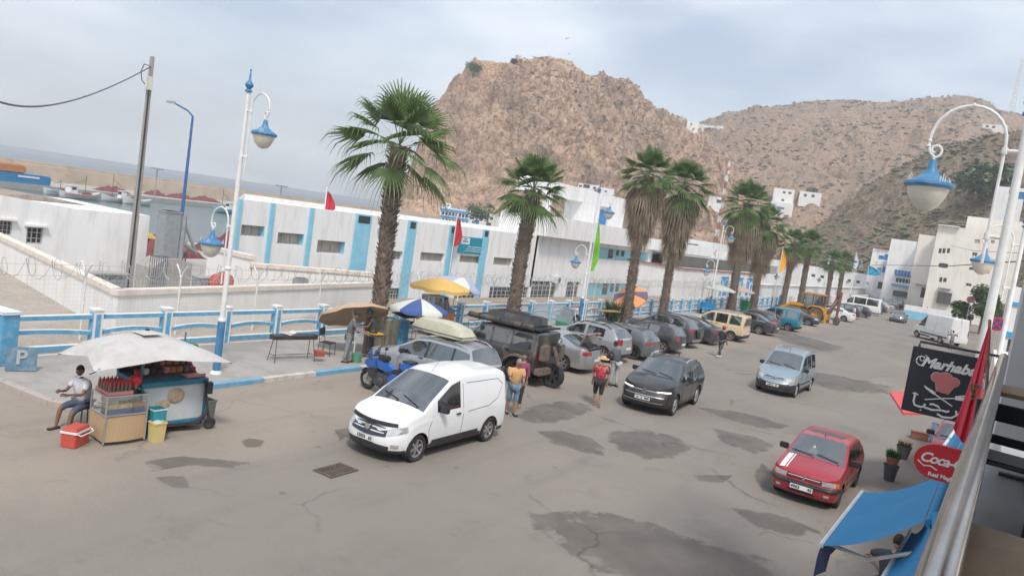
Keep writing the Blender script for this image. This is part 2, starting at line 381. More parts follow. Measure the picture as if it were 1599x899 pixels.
def stain_mat():
 m = bpy.data.materials.new('damp_stain'); m.use_nodes = True
 N = m.node_tree.nodes; L = m.node_tree.links; b = N['Principled BSDF']
 b.inputs['Base Color'].default_value = (.105, .09, .08, 1); b.inputs['Roughness'].default_value = .65
 at = N.new('ShaderNodeAttribute'); at.attribute_name = 'mask'
 t = N.new('ShaderNodeTexCoord'); n = N.new('ShaderNodeTexNoise'); n.inputs['Scale'].default_value = 1.6; n.inputs['Detail'].default_value = 8; n.inputs['Roughness'].default_value = .7
 L.new(t.outputs['Object'], n.inputs['Vector'])
 a = N.new('ShaderNodeMath'); a.operation = 'ADD'; L.new(at.outputs['Fac'], a.inputs[0]); L.new(n.outputs['Fac'], a.inputs[1])
 r = N.new('ShaderNodeMapRange'); r.inputs[1].default_value = .84; r.inputs[2].default_value = .94; r.inputs[4].default_value = .42; L.new(a.outputs[0], r.inputs[0])
 n2 = N.new('ShaderNodeTexNoise'); n2.inputs['Scale'].default_value = .9; n2.inputs['Detail'].default_value = 5; L.new(t.outputs['Object'], n2.inputs['Vector'])
 r2 = N.new('ShaderNodeMapRange'); r2.inputs[1].default_value = .35; r2.inputs[2].default_value = .65; r2.inputs[3].default_value = .55; r2.inputs[4].default_value = 1; L.new(n2.outputs['Fac'], r2.inputs[0])
 mu = N.new('ShaderNodeMath'); mu.operation = 'MULTIPLY'; L.new(r.outputs[0], mu.inputs[0]); L.new(r2.outputs[0], mu.inputs[1]); L.new(mu.outputs[0], b.inputs['Alpha'])
 return m
stainm = stain_mat()
STAINS = [
 [(790, 650), (830, 632), (885, 622), (930, 632), (925, 645), (895, 655), (860, 664), (815, 662)],
 [(835, 672), (870, 670), (925, 680), (950, 700), (945, 714), (900, 706), (855, 692)],
 [(945, 672), (1010, 668), (1055, 680), (1090, 700), (1060, 715), (1010, 722), (965, 705), (940, 690)],
 [(1085, 635), (1140, 640), (1200, 652), (1245, 668), (1200, 672), (1140, 660)],
 [(1080, 740), (1150, 742), (1130, 755), (1090, 752)],
 [(1230, 575), (1310, 585), (1400, 605), (1400, 618), (1300, 612), (1240, 595)],
 [(1110, 668), (1190, 682), (1215, 700), (1180, 712), (1120, 690)],
 [(810, 800), (900, 790), (1010, 810), (1120, 850), (1240, 880), (1200, 930), (1020, 930), (900, 880), (840, 840)],
 [(1130, 790), (1210, 800), (1290, 830), (1260, 845), (1180, 825)],
 [(1190, 720), (1215, 740), (1210, 775), (1190, 770), (1175, 740)],
 [(210, 722), (280, 712), (330, 716), (405, 722), (370, 732), (290, 728), (230, 738)],
 [(240, 745), (290, 742), (300, 765), (265, 763)],
 [(375, 690), (390, 684), (415, 688), (410, 698), (385, 700)],
 [(545, 640), (590, 632), (640, 640), (600, 655), (560, 652)],
 [(520, 672), (545, 665), (552, 680), (530, 690)],
 [(1170, 500), (1240, 520), (1330, 545), (1300, 555), (1220, 535)],
]
for si, poly in enumerate(STAINS):
 pts = [G(x, y) for x, y in poly]; c = sum(pts, Vector())/len(pts); n = 72; ringp = []
 for i in range(n):
  f = i/n*len(pts); a = pts[int(f)]; b = pts[(int(f)+1) % len(pts)]; t = f-int(f); t2 = t*t*(3-2*t)
  p = a.lerp(b, t2); p = c+(p-c)*(1.12+.14*noise.noise((i*.35, si*7, 0))+.06*noise.noise((i*1.1, si*3, 5))); ringp.append(p)
 mb = MB(); z = .004+.0006*si; vs = [(c.x, c.y, z)]; fs = []; levels = (.35, .6, .78, .9, 1.0)
 for k in levels: vs += [(c.x+(p.x-c.x)*k, c.y+(p.y-c.y)*k, z) for p in ringp]
 fs += [(0, 1+i, 1+(i+1) % n) for i in range(n)]
 for l in range(4): fs += [(1+l*n+i, 1+(l+1)*n+i, 1+(l+1)*n+(i+1) % n, 1+l*n+(i+1) % n) for i in range(n)]
 me = bpy.data.meshes.new('road_stain'); me.from_pydata(vs, [], fs); me.materials.append(stainm)
 at = me.attributes.new('mask', 'FLOAT', 'POINT'); val = [.6]+[v for v in (.58, .5, .38, .2, 0.0) for _ in range(n)]
 at.data.foreach_set('value', val); o = bpy.data.objects.new('road_stain', me); col.objects.link(o); o['kind'] = 'structure'

def rockmat(name, cols, shrub=0.0, sc=1.0):
 m = bpy.data.materials.new(name); m.use_nodes = True; N = m.node_tree.nodes; L = m.node_tree.links; b = N['Principled BSDF']; b.inputs['Roughness'].default_value = .95
 b.inputs['Specular IOR Level'].default_value = .1
 t = N.new('ShaderNodeTexCoord')
 def nz(s, d=7, r=.62):
  n = N.new('ShaderNodeTexNoise'); n.inputs['Scale'].default_value = s*sc; n.inputs['Detail'].default_value = d; n.inputs['Roughness'].default_value = r; L.new(t.outputs['Object'], n.inputs['Vector']); return n.outputs['Fac']
 cr = N.new('ShaderNodeValToRGB'); el = cr.color_ramp.elements
 el[0].position = .25; el[0].color = (*cols[0], 1); el[1].position = .75; el[1].color = (*cols[-1], 1)
 for i, c in enumerate(cols[1:-1]): e = el.new(.25+.5*(i+1)/(len(cols)-1)); e.color = (*c, 1)
 L.new(nz(.035, 9, .7), cr.inputs[0])
 big = N.new('ShaderNodeMapRange'); big.inputs[1].default_value = .42; big.inputs[2].default_value = .6; big.inputs[4].default_value = .55; L.new(nz(.011, 6, .65), big.inputs[0])
 xb = N.new('ShaderNodeMix'); xb.data_type = 'RGBA'; L.new(big.outputs[0], xb.inputs[0]); L.new(cr.outputs[0], xb.inputs[6]); xb.inputs[7].default_value = (.24, .185, .145, 1)
 vo = N.new('ShaderNodeTexVoronoi'); vo.feature = 'DISTANCE_TO_EDGE'; vo.inputs['Scale'].default_value = .26*sc; L.new(t.outputs['Object'], vo.inputs['Vector'])
 r = N.new('ShaderNodeMapRange'); r.inputs[1].default_value = 0; r.inputs[2].default_value = .09; r.inputs[3].default_value = .5; r.inputs[4].default_value = 0; L.new(vo.outputs['Distance'], r.inputs[0])
 x = N.new('ShaderNodeMix'); x.data_type = 'RGBA'; L.new(r.outputs[0], x.inputs[0]); L.new(xb.outputs[2], x.inputs[6]); x.inputs[7].default_value = (.09, .065, .05, 1); c = x.outputs[2]
 if shrub:
  r = N.new('ShaderNodeMapRange'); r.inputs[1].default_value = .56; r.inputs[2].default_value = .64; r.inputs[4].default_value = shrub; L.new(nz(.35, 5, .75), r.inputs[0])
  x = N.new('ShaderNodeMix'); x.data_type = 'RGBA'; L.new(r.outputs[0], x.inputs[0]); L.new(c, x.inputs[6]); x.inputs[7].default_value = (.10, .085, .05, 1); c = x.outputs[2]
 v2 = N.new('ShaderNodeTexVoronoi'); v2.inputs['Scale'].default_value = .85*sc; v2.inputs['Detail'].default_value = 2; L.new(t.outputs['Object'], v2.inputs['Vector'])
 sv = N.new('ShaderNodeSeparateColor'); L.new(v2.outputs['Color'], sv.inputs[0]); r3 = N.new('ShaderNodeMapRange'); r3.inputs[3].default_value = .60; r3.inputs[4].default_value = 1.38; L.new(sv.outputs[0], r3.inputs[0])
 sc_ = N.new('ShaderNodeVectorMath'); sc_.operation = 'SCALE'; L.new(c, sc_.inputs[0]); L.new(r3.outputs[0], sc_.inputs['Scale']); c = sc_.outputs[0]
 L.new(c, b.inputs['Base Color'])
 bp = N.new('ShaderNodeBump'); bp.inputs['Strength'].default_value = .9; bp.inputs['Distance'].default_value = 1.6; L.new(nz(.55, 8, .72), bp.inputs['Height']); L.new(bp.outputs[0], b.inputs['Normal'])
 return m
def hill(name, sil, dr, db, z0, amp, m, px0, px1, nu, nv, power=1.7, rug=1.0, back=.8, fq=1.0):
 """sil: skyline points; dr/db: distance of the ridge and of the foot along each bearing"""
 vs = []; fs = []; H_ = {}
 for i in range(nu+1):
  px = px0+(px1-px0)*i/nu
  py = interp(sil, px); rr = interp(dr, px); rb = interp(db, px)
  top = AD(px, py, rr); zr = top.z
  dirv = Vector((top.x, top.y, 0)).normalized()
  for j in range(nv+1):
   t = j/nv*1.45
   r = rb+(rr-rb)*t
   if t <= 1: h = 1-(1-t)**power
   else: h = max(0, 1-((t-1)/.45*back)**1.3)
   p = dirv*r; z = z0+(zr-z0)*h
   e = min(1, max(0, h)*3)*(1 - .75*max(0, 1-abs(t-1)*9))   # calmer on the skyline
   q = Vector((p.x, p.y, z))
   rd = noise.ridged_multi_fractal(q*.018*fq, .9, 2.1, 5, .9, 2.0, noise_basis='PERLIN_ORIGINAL')-1.0
   f2 = noise.fractal(q*.09*fq, .8, 2.0, 4)
   vo = noise.voronoi(q*.055*fq)[0][0]
   z += amp*e*(rd*.55+f2*.6+(vo-.4)*.8*rug)
   rr2 = -amp*.9*e*(f2*.7+(vo-.4)*1.3*rug)
   p = p+dirv*rr2
   vs.append((p.x, p.y, z))
 for i in range(nu):
  for j in range(nv):
   a = i*(nv+1)+j; fs.append((a, a+nv+1, a+nv+2, a+1))
 mb = MB(); mb.v = vs; mb.f = fs; mb.m = [0]*len(fs)
 o = struct(name, mb, m, True); return vs, nu, nv
rockm = rockmat('crag_rock', [(.20, .135, .105), (.36, .235, .17), (.52, .365, .25), (.38, .255, .19), (.24, .175, .14)], .25)
hillm = rockmat('hill_earth', [(.22, .155, .11), (.33, .225, .155), (.28, .205, .15), (.41, .27, .18)], .4, .9)
spurm = rockmat('spur_earth', [(.17, .135, .09), (.25, .195, .135), (.31, .235, .165)], .5, 1.3)
SILR = [(596, 335), (604, 325), (612, 316), (620, 296), (634, 272), (645, 250), (655, 222), (668, 196), (672, 180), (684, 160), (700, 140), (720, 122), (740, 106), (752, 101), (775, 100), (800, 95), (812, 97), (850, 98), (880, 103), (905, 116), (950, 127), (985, 139), (992, 149), (1010, 164), (1040, 188), (1065, 198), (1090, 204), (1110, 222), (1140, 262), (1170, 300), (1200, 345), (1250, 410)]
rock = hill('rock_hill', SILR, [(596, 350), (700, 400), (900, 430), (1090, 470), (1250, 430)], [(596, 330), (640, 315), (700, 310), (900, 300), (1250, 290)], -2, 6.5, rockm, 596, 1250, 380, 190, 1.5, .9, fq=1.35)
SILH = [(1000, 260), (1060, 205), (1090, 195), (1110, 186), (1140, 178), (1180, 173), (1200, 173), (1250, 162), (1300, 159), (1370, 163), (1430, 160), (1470, 152), (1500, 149), (1530, 154), (1560, 170), (1599, 184), (1700, 210), (1800, 240)]
far = hill('far_hill', SILH, [(1000, 620), (1800, 700)], [(1000, 380), (1300, 400), (1800, 330)], 2, 5.5, hillm, 1000, 1800, 260, 120, 1.35, .2, fq=.8)
SILS = [(1130, 440), (1200, 412), (1260, 372), (1330, 305), (1400, 264), (1450, 236), (1500, 224), (1599, 206), (1720, 190), (1860, 190)]
spur = hill('spur_hill', SILS, [(1130, 330), (1300, 330), (1860, 270)], [(1130, 290), (1300, 245), (1500, 200), (1860, 150)], 0, 3.2, spurm, 1130, 1860, 220, 110, 1.25, .4, fq=1.3)
from mathutils.bvhtree import BVHTree
_trees = []
for hl in (rock, far, spur):
 vs_, nu_, nv_ = hl; fs_ = []
 for i in range(nu_):
  for j in range(nv_): a = i*(nv_+1)+j; fs_.append((a, a+nv_+1, a+nv_+2, a+1))
 _trees.append(BVHTree.FromPolygons(vs_, fs_))
def hitD(px, py, default=300):
 best = None; d = ray(px, py).normalized()
 for t_ in _trees:
  h = t_.ray_cast(Vector((0, 0, HC)), d)
  if h[0] is not None:
   q = math.hypot(h[0].x, h[0].y); best = q if best is None else min(best, q)
 return best or default
def shrubs(name, hl, n, s0, s1, m, seed, cond):
 vs, nu, nv = hl; rr = random.Random(seed); mb = MB(); k = 0
 while k < n:
  i = rr.randrange(1, nu); j = int(rr.random()*nv*.68); p = Vector(vs[i*(nv+1)+j])
  if not cond(i/nu, j/nv) or noise.noise(p*.03) < rr.uniform(-.5, .25): k += 1; continue
  s = rr.uniform(s0, s1)
  for q in range(4):
   c = p+Vector((rr.uniform(-1, 1)*s*.8, rr.uniform(-1, 1)*s*.8, s*.25+rr.uniform(0, .3)*s)); ss = s*rr.uniform(.35, .75)
   a = [c+Vector((math.cos(t*1.05+q)*ss*rr.uniform(.7, 1.1), math.sin(t*1.05+q)*ss*rr.uniform(.7, 1.1), rr.uniform(-.3, .3)*ss)) for t in range(6)]
   top = c+Vector((0, 0, ss*.8)); bo = c-Vector((0, 0, ss*.6)); o = len(mb.v); mb.v += [tuple(x) for x in a]+[tuple(top), tuple(bo)]
   for t in range(6): mb.f += [(o+t, o+(t+1) % 6, o+6), (o+(t+1) % 6, o+t, o+7)]; mb.m += [0, 0]
  k += 1
 o = mb.build(name, m); o['kind'] = 'stuff'; o['label'] = 'dry scrub bushes dotted over the slopes'; o['category'] = 'scrub'
shr = mat('scrub', (.15, .145, .09), .95, var=.35, scale=.05)
shr2 = mat('scrub_dry', (.20, .165, .115), .95, var=.35, scale=.05)
shrubs('scrub', rock, 3800, .4, 1.1, shr2, 1, lambda u, v: u > .32 and (v > .05 or u > .6))
shrubs('scrub', far, 3800, .5, 1.7, shr2, 2, lambda u, v: True)
shrubs('scrub', spur, 3600, .35, 1.25, shr, 3, lambda u, v: True)
# ================================================================== BUILDINGS AND WALLS
barm = mat('window_bars', (.42, .40, .37), .6, var=.1)
shut = mat('shutter_blue', (.04, .20, .45), .6, var=.1)
shut2 = mat('shutter_bright_blue', (.05, .33, .62), .6, var=.08)
dsill = mat('sill_stone', (.55, .50, .45), .8)
curt = mat('window_inside', (.42, .39, .34), .8, var=.3, scale=.8)
def facade(mb, o, u, n, L_, z0, z1, holes, mi=0, rmi=None, sides=None):
 """wall face from o along u (unit, horizontal), outward normal n; holes (a, b, c, d, depth[, left reveal material])"""
 us = sorted({0, L_} | {h[0] for h in holes} | {h[1] for h in holes})
 zs = sorted({z0, z1} | {h[2] for h in holes} | {h[3] for h in holes})
 P = lambda a, z, q=0: tuple(Vector((o[0], o[1], 0))+u*a-n*q+Vector((0, 0, z)))
 for a, b in zip(us, us[1:]):
  for c, d in zip(zs, zs[1:]):
   am, cm = (a+b)/2, (c+d)/2
   if any(h[0] < am < h[1] and h[2] < cm < h[3] for h in holes): continue
   mb.add([P(a, c), P(b, c), P(b, d), P(a, d)], [(0, 1, 2, 3)], mi)
 for h in holes:
  a, b, c, d, q = h[:5]; r = mi if len(h) < 6 else h[5]
  mb.add([P(a, c), P(a, d), P(a, d, q), P(a, c, q)], [(0, 1, 2, 3)], r)
  mb.add([P(b, c), P(b, d), P(b, d, q), P(b, c, q)], [(0, 1, 2, 3)], r)
  mb.add([P(a, c), P(b, c), P(b, c, q), P(a, c, q)], [(0, 1, 2, 3)], mi)
  mb.add([P(a, d), P(b, d), P(b, d, q), P(a, d, q)], [(0, 1, 2, 3)], mi)
def pane(parent, o, u, n, h, m, frame=None, nv=1, nh=0, name='window', glassname='pane'):
 a, b, c, d, q = h[:5]; P = lambda a_, z, k: Vector((o[0], o[1], 0))+u*a_-n*k+Vector((0, 0, z))
 ang = math.atan2(u.y, u.x)
 def bar(mb, ua, ub, za, zb, k, t):
  p = P((ua+ub)/2, (za+zb)/2, k); mb.at(p.x, p.y, p.z, ang).box((0, 0, 0), (abs(ub-ua), t, abs(zb-za)))
 if frame is None:
  mb = MB(); bar(mb, a, b, c, d, q-.02, .04); return mb.build(name, m, parent)
 mb = MB(); f = min(.07, (b-a)*.09); k = q-.07
 bar(mb, a, a+f, c, d, k, .07); bar(mb, b-f, b, c, d, k, .07); bar(mb, a+f, b-f, c, c+f, k, .07); bar(mb, a+f, b-f, d-f, d, k, .07)
 for i in range(1, nv+1): x = a+(b-a)*i/(nv+1); bar(mb, x-f*.3, x+f*.3, c+f, d-f, k, .05)
 for i in range(1, nh+1): z = c+(d-c)*i/(nh+1); bar(mb, a+f, b-f, z-f*.25, z+f*.25, k-.003, .045)
 w_ = mb.build(name, frame, parent); g = MB(); bar(g, a+f*.5, b-f*.5, c+f*.5, d-f*.5, q-.03, .02); g.build(glassname, m, w_); return w_
EX, NY, WX_, SY = Vector((1, 0, 0)), Vector((0, 1, 0)), Vector((-1, 0, 0)), Vector((0, -1, 0))
def block(name, label, cat, x0, x1, y0, y1, z0, z1, wins, m=None, group=None, parapet=.0, side='E', rz=0, roofm=None, rmats=None, extra=None, skew=0.0):
 """box building; wins = list of (face, a, b, c, d, depth, pane material, frame material or None, nv, nh); faces E (x1), W (x0), S (y0)"""
 t = thing(name, label, cat, (x0 if rz else 0, y0 if rz else 0, 0), rz, group)
 if rz: x1 -= x0; y1 -= y0; x0 = 0; y0 = 0
 m = m or white; mb = MB()
 sk = Vector((x0-x1, skew)).normalized() if skew else None
 faces = {'E': ((x1, y0), NY, EX, y1-y0), 'W': ((x0, y0), NY, WX_, y1-y0), 'S': ((x0, y0), EX, SY, x1-x0)}
 if skew:
  mb.add([(x1, y0, z0), (x0, y0+skew, z0), (x0, y0+skew, z1), (x1, y0, z1)], [(0, 1, 2, 3)]); mb.add([(x0, y0+skew, z0), (x0, y1, z0), (x0, y1, z1), (x0, y0+skew, z1)], [(0, 1, 2, 3)])
  mb.add([(x1-.01, y0+.02, z1-.3), (x1-.01, y1-.01, z1-.3), (x0+.01, y1-.01, z1-.3), (x0+.01, y0+skew+.02, z1-.3)], [(0, 1, 2, 3)])
  mb.add([(x1-.2, y0+.2, z1), (x1-.2, y1, z1), (x1-.2, y1, z1-.3), (x1-.2, y0+.2, z1-.3)], [(0, 1, 2, 3)]); mb.add([(x1, y0, z1), (x1, y1, z1), (x1-.2, y1, z1), (x1-.2, y0+.1, z1)], [(0, 1, 2, 3)])
 for k, (o, u, n, l) in faces.items():
  if skew and k != 'E': continue
  facade(mb, o, u, n, l, z0, z1, [w_[1:6]+((w_[10],) if len(w_) > 10 else ()) for w_ in wins if w_[0] == k])
 mb.add([(x0, y1, z0), (x1, y1, z0), (x1, y1, z1), (x0, y1, z1)], [(0, 1, 2, 3)])
 rz1 = z1-parapet
 if not skew: mb.add([(x0+.01, y0+.01, rz1-.01), (x1-.01, y0+.01, rz1-.01), (x1-.01, y1-.01, rz1-.01), (x0+.01, y1-.01, rz1-.01)], [(0, 1, 2, 3)])
 if parapet:
  p = .2
  mb.add([(x0, y0, z1), (x1, y0, z1), (x1, y1, z1), (x0, y1, z1), (x0+p, y0+p, z1), (x1-p, y0+p, z1), (x1-p, y1-p, z1), (x0+p, y1-p, z1), (x0+p, y0+p, rz1), (x1-p, y0+p, rz1), (x1-p, y1-p, rz1), (x0+p, y1-p, rz1)],
               [(0, 1, 5, 4), (1, 2, 6, 5), (2, 3, 7, 6), (3, 0, 4, 7), (4, 5, 9, 8), (5, 6, 10, 9), (6, 7, 11, 10), (7, 4, 8, 11)])
 mb.build('wall', [m]+(rmats or [pblue]), t)
 for w_ in wins:
  o, u, n, l = faces[w_[0]]
  nm = w_[11] if len(w_) > 11 else 'window'
  pane(t, o, u, n, w_[1:6], w_[6], w_[7], w_[8], w_[9], nm)
 return t

FX = -21.35
t = thing('balustrade', 'white and blue concrete balustrade of posts and three rails along the promenade', 'fence', (FX, 0, 0))
posts = []
y = 8.2
yy = [8.35, 12.05, 14.25, 16.45, 18.6, 20.85]
while yy[-1] < 96: yy.append(yy[-1]+2.25)
for k, y in enumerate(yy):
 mb = MB(); mb.box((0, y, .72), (.32, .26, 1.24)); mb.box((.0, y, 1.36), (.36, .30, .06)); mb.box((.165, y-.02, .70), (.02, .16, 1.1), 1); mb.box((0.02, y-.135, .72), (.24, .02, 1.18), 1)
 mb.build('post', [white, fblue], t, bevel=.008)
 if k < len(yy)-1:
  a, b = y+.13, yy[k+1]-.13; mb = MB()
  for zc, hh in ((1.16, .13), (.30, .14)):
   mb.bb((-.07, a, zc-hh/2), (.07, b, zc+hh/2)); mb.bb((.071, a, zc-hh/2), (.085, b, zc+hh/2-.015), 1)
  n = 10; mid = (a+b)/2
  for i in range(n):
   ya, yb = a+(b-a)*i/n, a+(b-a)*(i+1)/n
   za, zb = [.68+.10*(1-((q-mid)/((b-a)/2))**2) for q in (ya, yb)]
   mb.add([(x, q, z+dz) for q, z in ((ya, za), (yb, zb)) for x in (-.06, .06) for dz in (-.06, .06)], [(0, 4, 5, 1), (2, 3, 7, 6), (1, 5, 7, 3), (0, 2, 6, 4)])
   mb.add([(.066, ya, za-.06), (.066, yb, zb-.06), (.066, yb, zb+.05), (.066, ya, za+.05)], [(0, 1, 2, 3)], 1)
  mb.bb((-.10, a, .0), (.10, b, .14))
  mb.build('rail', [white, fblue], t)
t2 = thing('balustrade', 'pale far stretch of promenade balustrade beyond the palms and flag poles', 'fence', (FX, 0, 0))
for k in range(40):
 y = yy[-1]+2.6*(k+1); mb = MB(); mb.box((0, y, .70), (.34, .34, 1.3)); mb.build('post', white, t2)
 mb = MB()
 for zc in (1.15, .7, .3): mb.bb((-.06, y-2.4, zc-.06), (.06, y-.18, zc+.06))
 mb.build('rail', [white], t2)
b0 = G(-20, 590, .12); 
mb = MB(); p = G(22, 572, .12); mb.at(p.x-1.05, p.y-.25, 0, R(8)).box((0, 0, .78), (2.0, .42, 1.32)); mb.box((0, 0, 1.47), (2.1, .5, .08), 1)
tag(mb.build('gate_pier', [fblue, white], None, bevel=.015), 'broad blue painted pier ending the balustrade at the left edge', 'pier')
p = G(35, 575, .12); bt = thing('parking_sign', 'square blue board with white letter P leaning against the blue pier', 'sign', (p.x+.25, p.y-.15, .12), R(62))
mb = MB(); mb.at(0, 0, .33, 0, 0, R(-10)).box((0, 0, -.02), (.66, .05, .60)); mb.build('board', mat('worn_sign_blue', (.10, .19, .27), .6, var=.2, dirt=((.3, .33, .34), .5, 4)), bt, bevel=.006)
mb = MB(); text_into(mb, 'P', .50, Matrix.Translation((0, -.045, .34)) @ Matrix.Rotation(R(80), 4, 'X'), .004, bold=.012); mb.build('letter', mat('letter_grey', (.34, .36, .37), .7), bt)

capm = mat('wall_cap', (.74, .66, .58), .85, var=.08, dirt=((.5, .42, .35), .4, 1.5))
oldw = mat('boundary_wall', (.80, .79, .765), .88, var=.05, scale=.7, dirt=((.58, .50, .38), .4, .9))
def wallrun(label, pts, z0, z1, th=.25, cap=.38, loft=None):
 t = thing('boundary_wall', label, 'wall', (pts[0][0], pts[0][1], 0)); o = Vector(pts[0]).to_2d()
 mb = MB(); cb = MB()
 for (a, b), k in zip(zip(pts, pts[1:]), range(9)):
  A = Vector(a[:2])-o; B = Vector(b[:2])-o; d = (B-A); l = d.length; ang = math.atan2(d.y, d.x); m_ = (A+B)/2
  zt = (z1 if not isinstance(z1, (list, tuple)) else z1[k])
  mb.at(m_.x, m_.y, 0, ang).box((0, 0, (z0+zt)/2), (l-.002, th, zt-z0)); cb.at(m_.x, m_.y, 0, ang).box((0, 0, zt+.10), (l+cap*.4, cap, .20+.002*k))
 mb.build('wall', oldw, t); cb.build('cap', capm, t, bevel=.01); return t
zc = 1.30
C = G(182, 452, zc+.2)
Lf = G(0, 366, zc+.2); Rt = G(588, 441, zc+.2)
Lf2 = C+(Lf-C)*1.6
print('corner', C, Lf, Rt)
wallrun('white boundary wall with cream cap running along the promenade fence', [(C.x, C.y), (Rt.x, Rt.y)], -1.6, zc)
wallrun('white boundary wall with cream cap going back from the corner at left', [(C.x-.13, C.y+.13), (Lf2.x, Lf2.y)], -1.6, zc)
W2 = [AX(600, 440, -26.6), G(395, 399, 2.3), G(330, 384, 2.3)]
wallrun('white wall with pinkish cap slanting across in front of the harbour building', [(W2[0].x, W2[0].y), (W2[1].x, W2[1].y), (W2[2].x, W2[2].y)], -1.6, [1.75, 2.1])
wirem = mat('galvanised_wire', (.46, .46, .46), .5, metal=.4, var=.1)
RX = -23.3
t = thing('razor_wire_fence', 'thin wire mesh fence topped with coils of razor wire on bent posts', 'fence', (RX, 0, 0))
def meshmat():
 m = mat('wire_mesh', (.62, .62, .62), .6, var=0); N = m.node_tree.nodes; L = m.node_tree.links; b = N['Principled BSDF']
 tcn = N.new('ShaderNodeTexCoord'); s = N.new('ShaderNodeSeparateXYZ'); L.new(tcn.outputs['Object'], s.inputs[0]); fs_ = []
 for ax in (1, 2):
  a = N.new('ShaderNodeMath'); a.operation = 'MULTIPLY'; a.inputs[1].default_value = 8; L.new(s.outputs[ax], a.inputs[0])
  f = N.new('ShaderNodeMath'); f.operation = 'FRACT'; L.new(a.outputs[0], f.inputs[0])
  g = N.new('ShaderNodeMath'); g.operation = 'LESS_THAN'; g.inputs[1].default_value = .055; L.new(f.outputs[0], g.inputs[0]); fs_.append(g.outputs[0])
 mx = N.new('ShaderNodeMath'); mx.operation = 'MAXIMUM'; L.new(fs_[0], mx.inputs[0]); L.new(fs_[1], mx.inputs[1]); L.new(mx.outputs[0], b.inputs['Alpha']); return m
y = 6.2; k = 0
while y < 88:
 mb = MB(); mb.tube([(0, y, 0), (0, y, 2.05)], .03, 6); mb.tube([(0, y, 2.0), (.12, y, 2.25), (.3, y, 2.45)], .025, 6); mb.tube([(0, y, 2.0), (-.12, y, 2.25), (-.3, y, 2.45)], .025, 6); mb.build('post', wmetal, t)
 y += 3.25; k += 1
mb = MB(); mb.add([(0, 5, .05), (0, 88, .05), (0, 88, 2.0), (0, 5, 2.0)], [(0, 1, 2, 3)]); mb.build('mesh_panel', meshmat(), t)
mb = MB(); n = int(83/.36*10); pts = []
for i in range(n):
 q = i/10*2*PI; yy_ = 5+.36*i/10; rr = .30+.04*math.sin(i*.37)+.03*math.sin(i*.113)
 pts.append((rr*.75*math.cos(q), yy_+.15*math.sin(q*.5), 2.22+rr*math.sin(q)+.04*math.sin(i*.05)))
mb.tube(pts, .009, 4)
for z in (2.02, 2.35): mb.tube([(0.02, 5, z), (0.02, 88, z)], .006, 4)
mb.build('razor_wire', wirem, t)

X = -42.0
wl, wr = AX(0, 305, X), AX(235, 338, X)
print('warehouse', wl, wr)
wq = AX(110, 326, X); yA = wl.y-9; wins = []
for px0, px1, py0, py1 in ((0, 18, 344, 368), (43, 66, 354, 382)):
 a, b = AX(px0, py0, X), AX(px1, py1, X); wins.append(('E', a.y-yA, b.y-yA, b.z, a.z, .15, glassd, barm, 2, 2))
t = block('warehouse', 'long plain white harbour shed with two small barred windows', 'building', X-9, X, yA, wr.y, QZ, wq.z, wins, m=whiteB)
mb = MB()
for w_ in wins: mb.bb((X, yA+w_[1]-.15, w_[4]+.02), (X+.25, yA+w_[2]+.15, w_[4]+.14))
mb.build('ledge', whiteB, t)
gb = MB(); gb.prism([(yA, wq.z), (yA, wl.z+.3), (wl.y, wl.z), (wq.y+.3, wq.z)], X-.3, X-.002, 'YZ'); gb.build('gable', whiteB, t); rt = MB(); rt.prism([(wl.y+.6, wq.z), (wl.y+3.4, wq.z+.30), (wr.y-1.6, wq.z+.02)], X-8, X-4.0, 'YZ'); rt.build('roof', mat('old_roof', (.33, .27, .22), .9, var=.2, scale=1.5, dirt=((.15, .12, .1), .5, 2)), t)
BX = -33.0
def yz(px, py): p = AX(px, py, BX); return p.y, p.z
y0 = yz(372, 300)[0]; y1 = yz(838, 374)[0]
wins = []
ztop = 4.68
zu = 3.15
def hole(pxa, pxb, pyt, pyb, pm, fr, nv, nh, q=.45, rev=1):
 a, zt = yz(pxa, pyt); b, zb = yz(pxb, pyb); wins.append(('E', a-y0, b-y0, zb, zt, q, pm, fr, nv, nh, rev))
for pa, pb, pt, pb2 in ((378, 412, 351, 371), (435, 473, 363, 384), (497, 537, 375, 398)): hole(pa, pb, pt, pb2, curt, barm, 2, 0)
for pa, pb, pt, pb2 in ((607, 628, 392, 407), (658, 693, 394, 410), (719, 750, 399, 412), (772, 800, 402, 416)): hole(pa, pb, pt, pb2, curt, barm, 3, 2, .3, 0)
for pa, pb, pt, pb2 in ((604, 624, 450, 470), (712, 743, 448, 474), (766, 796, 448, 474), (800, 826, 448, 474)): hole(pa, pb, pt, pb2, glassd, barm, 4, 3, .2, 0)
t = block('harbour_building', 'long white harbour building with pale blue piers and slit windows', 'building', BX-14, BX, y0, y1, QZ, ztop, wins, m=whiteB, skew=14*y0/33.0+.6)
for k, (pxa, pxb, wd) in enumerate(((371, 376, .0), (422, 428, .0), (484, 490, 0), (557, 581, 1), (640, 653, 0), (706, 716, 0), (759, 768, 0))):
 a, b = yz(pxa, 330)[0], yz(pxb, 330)[0]; mb = MB()
 mb.bb((BX, a, QZ), (BX+.12, b, ztop-.0))
 if k >= 3: mb.bb((BX+.12, a+.15, ztop-.55), (BX+.13, b-.15, ztop-.1), 1)
 mb.build('pier', [pblue, glassd], t)
a = yz(690, 0)
mb = MB(); s0, s1 = yz(718, 369), yz(759, 397); zt_, zb_ = yz(718, 369)[1], yz(718, 395)[1]
st = thing('harbour_sign', 'teal office signboard with white logo and Arabic lettering on the white building', 'sign', (BX, s0[0], zb_))
W_, H_ = s1[0]-s0[0], zt_-zb_
mb.bb((.02, 0, 0), (.10, W_, H_)); mb.build('board', mat('sign_teal', (.01, .25, .36), .5, var=.04), st)
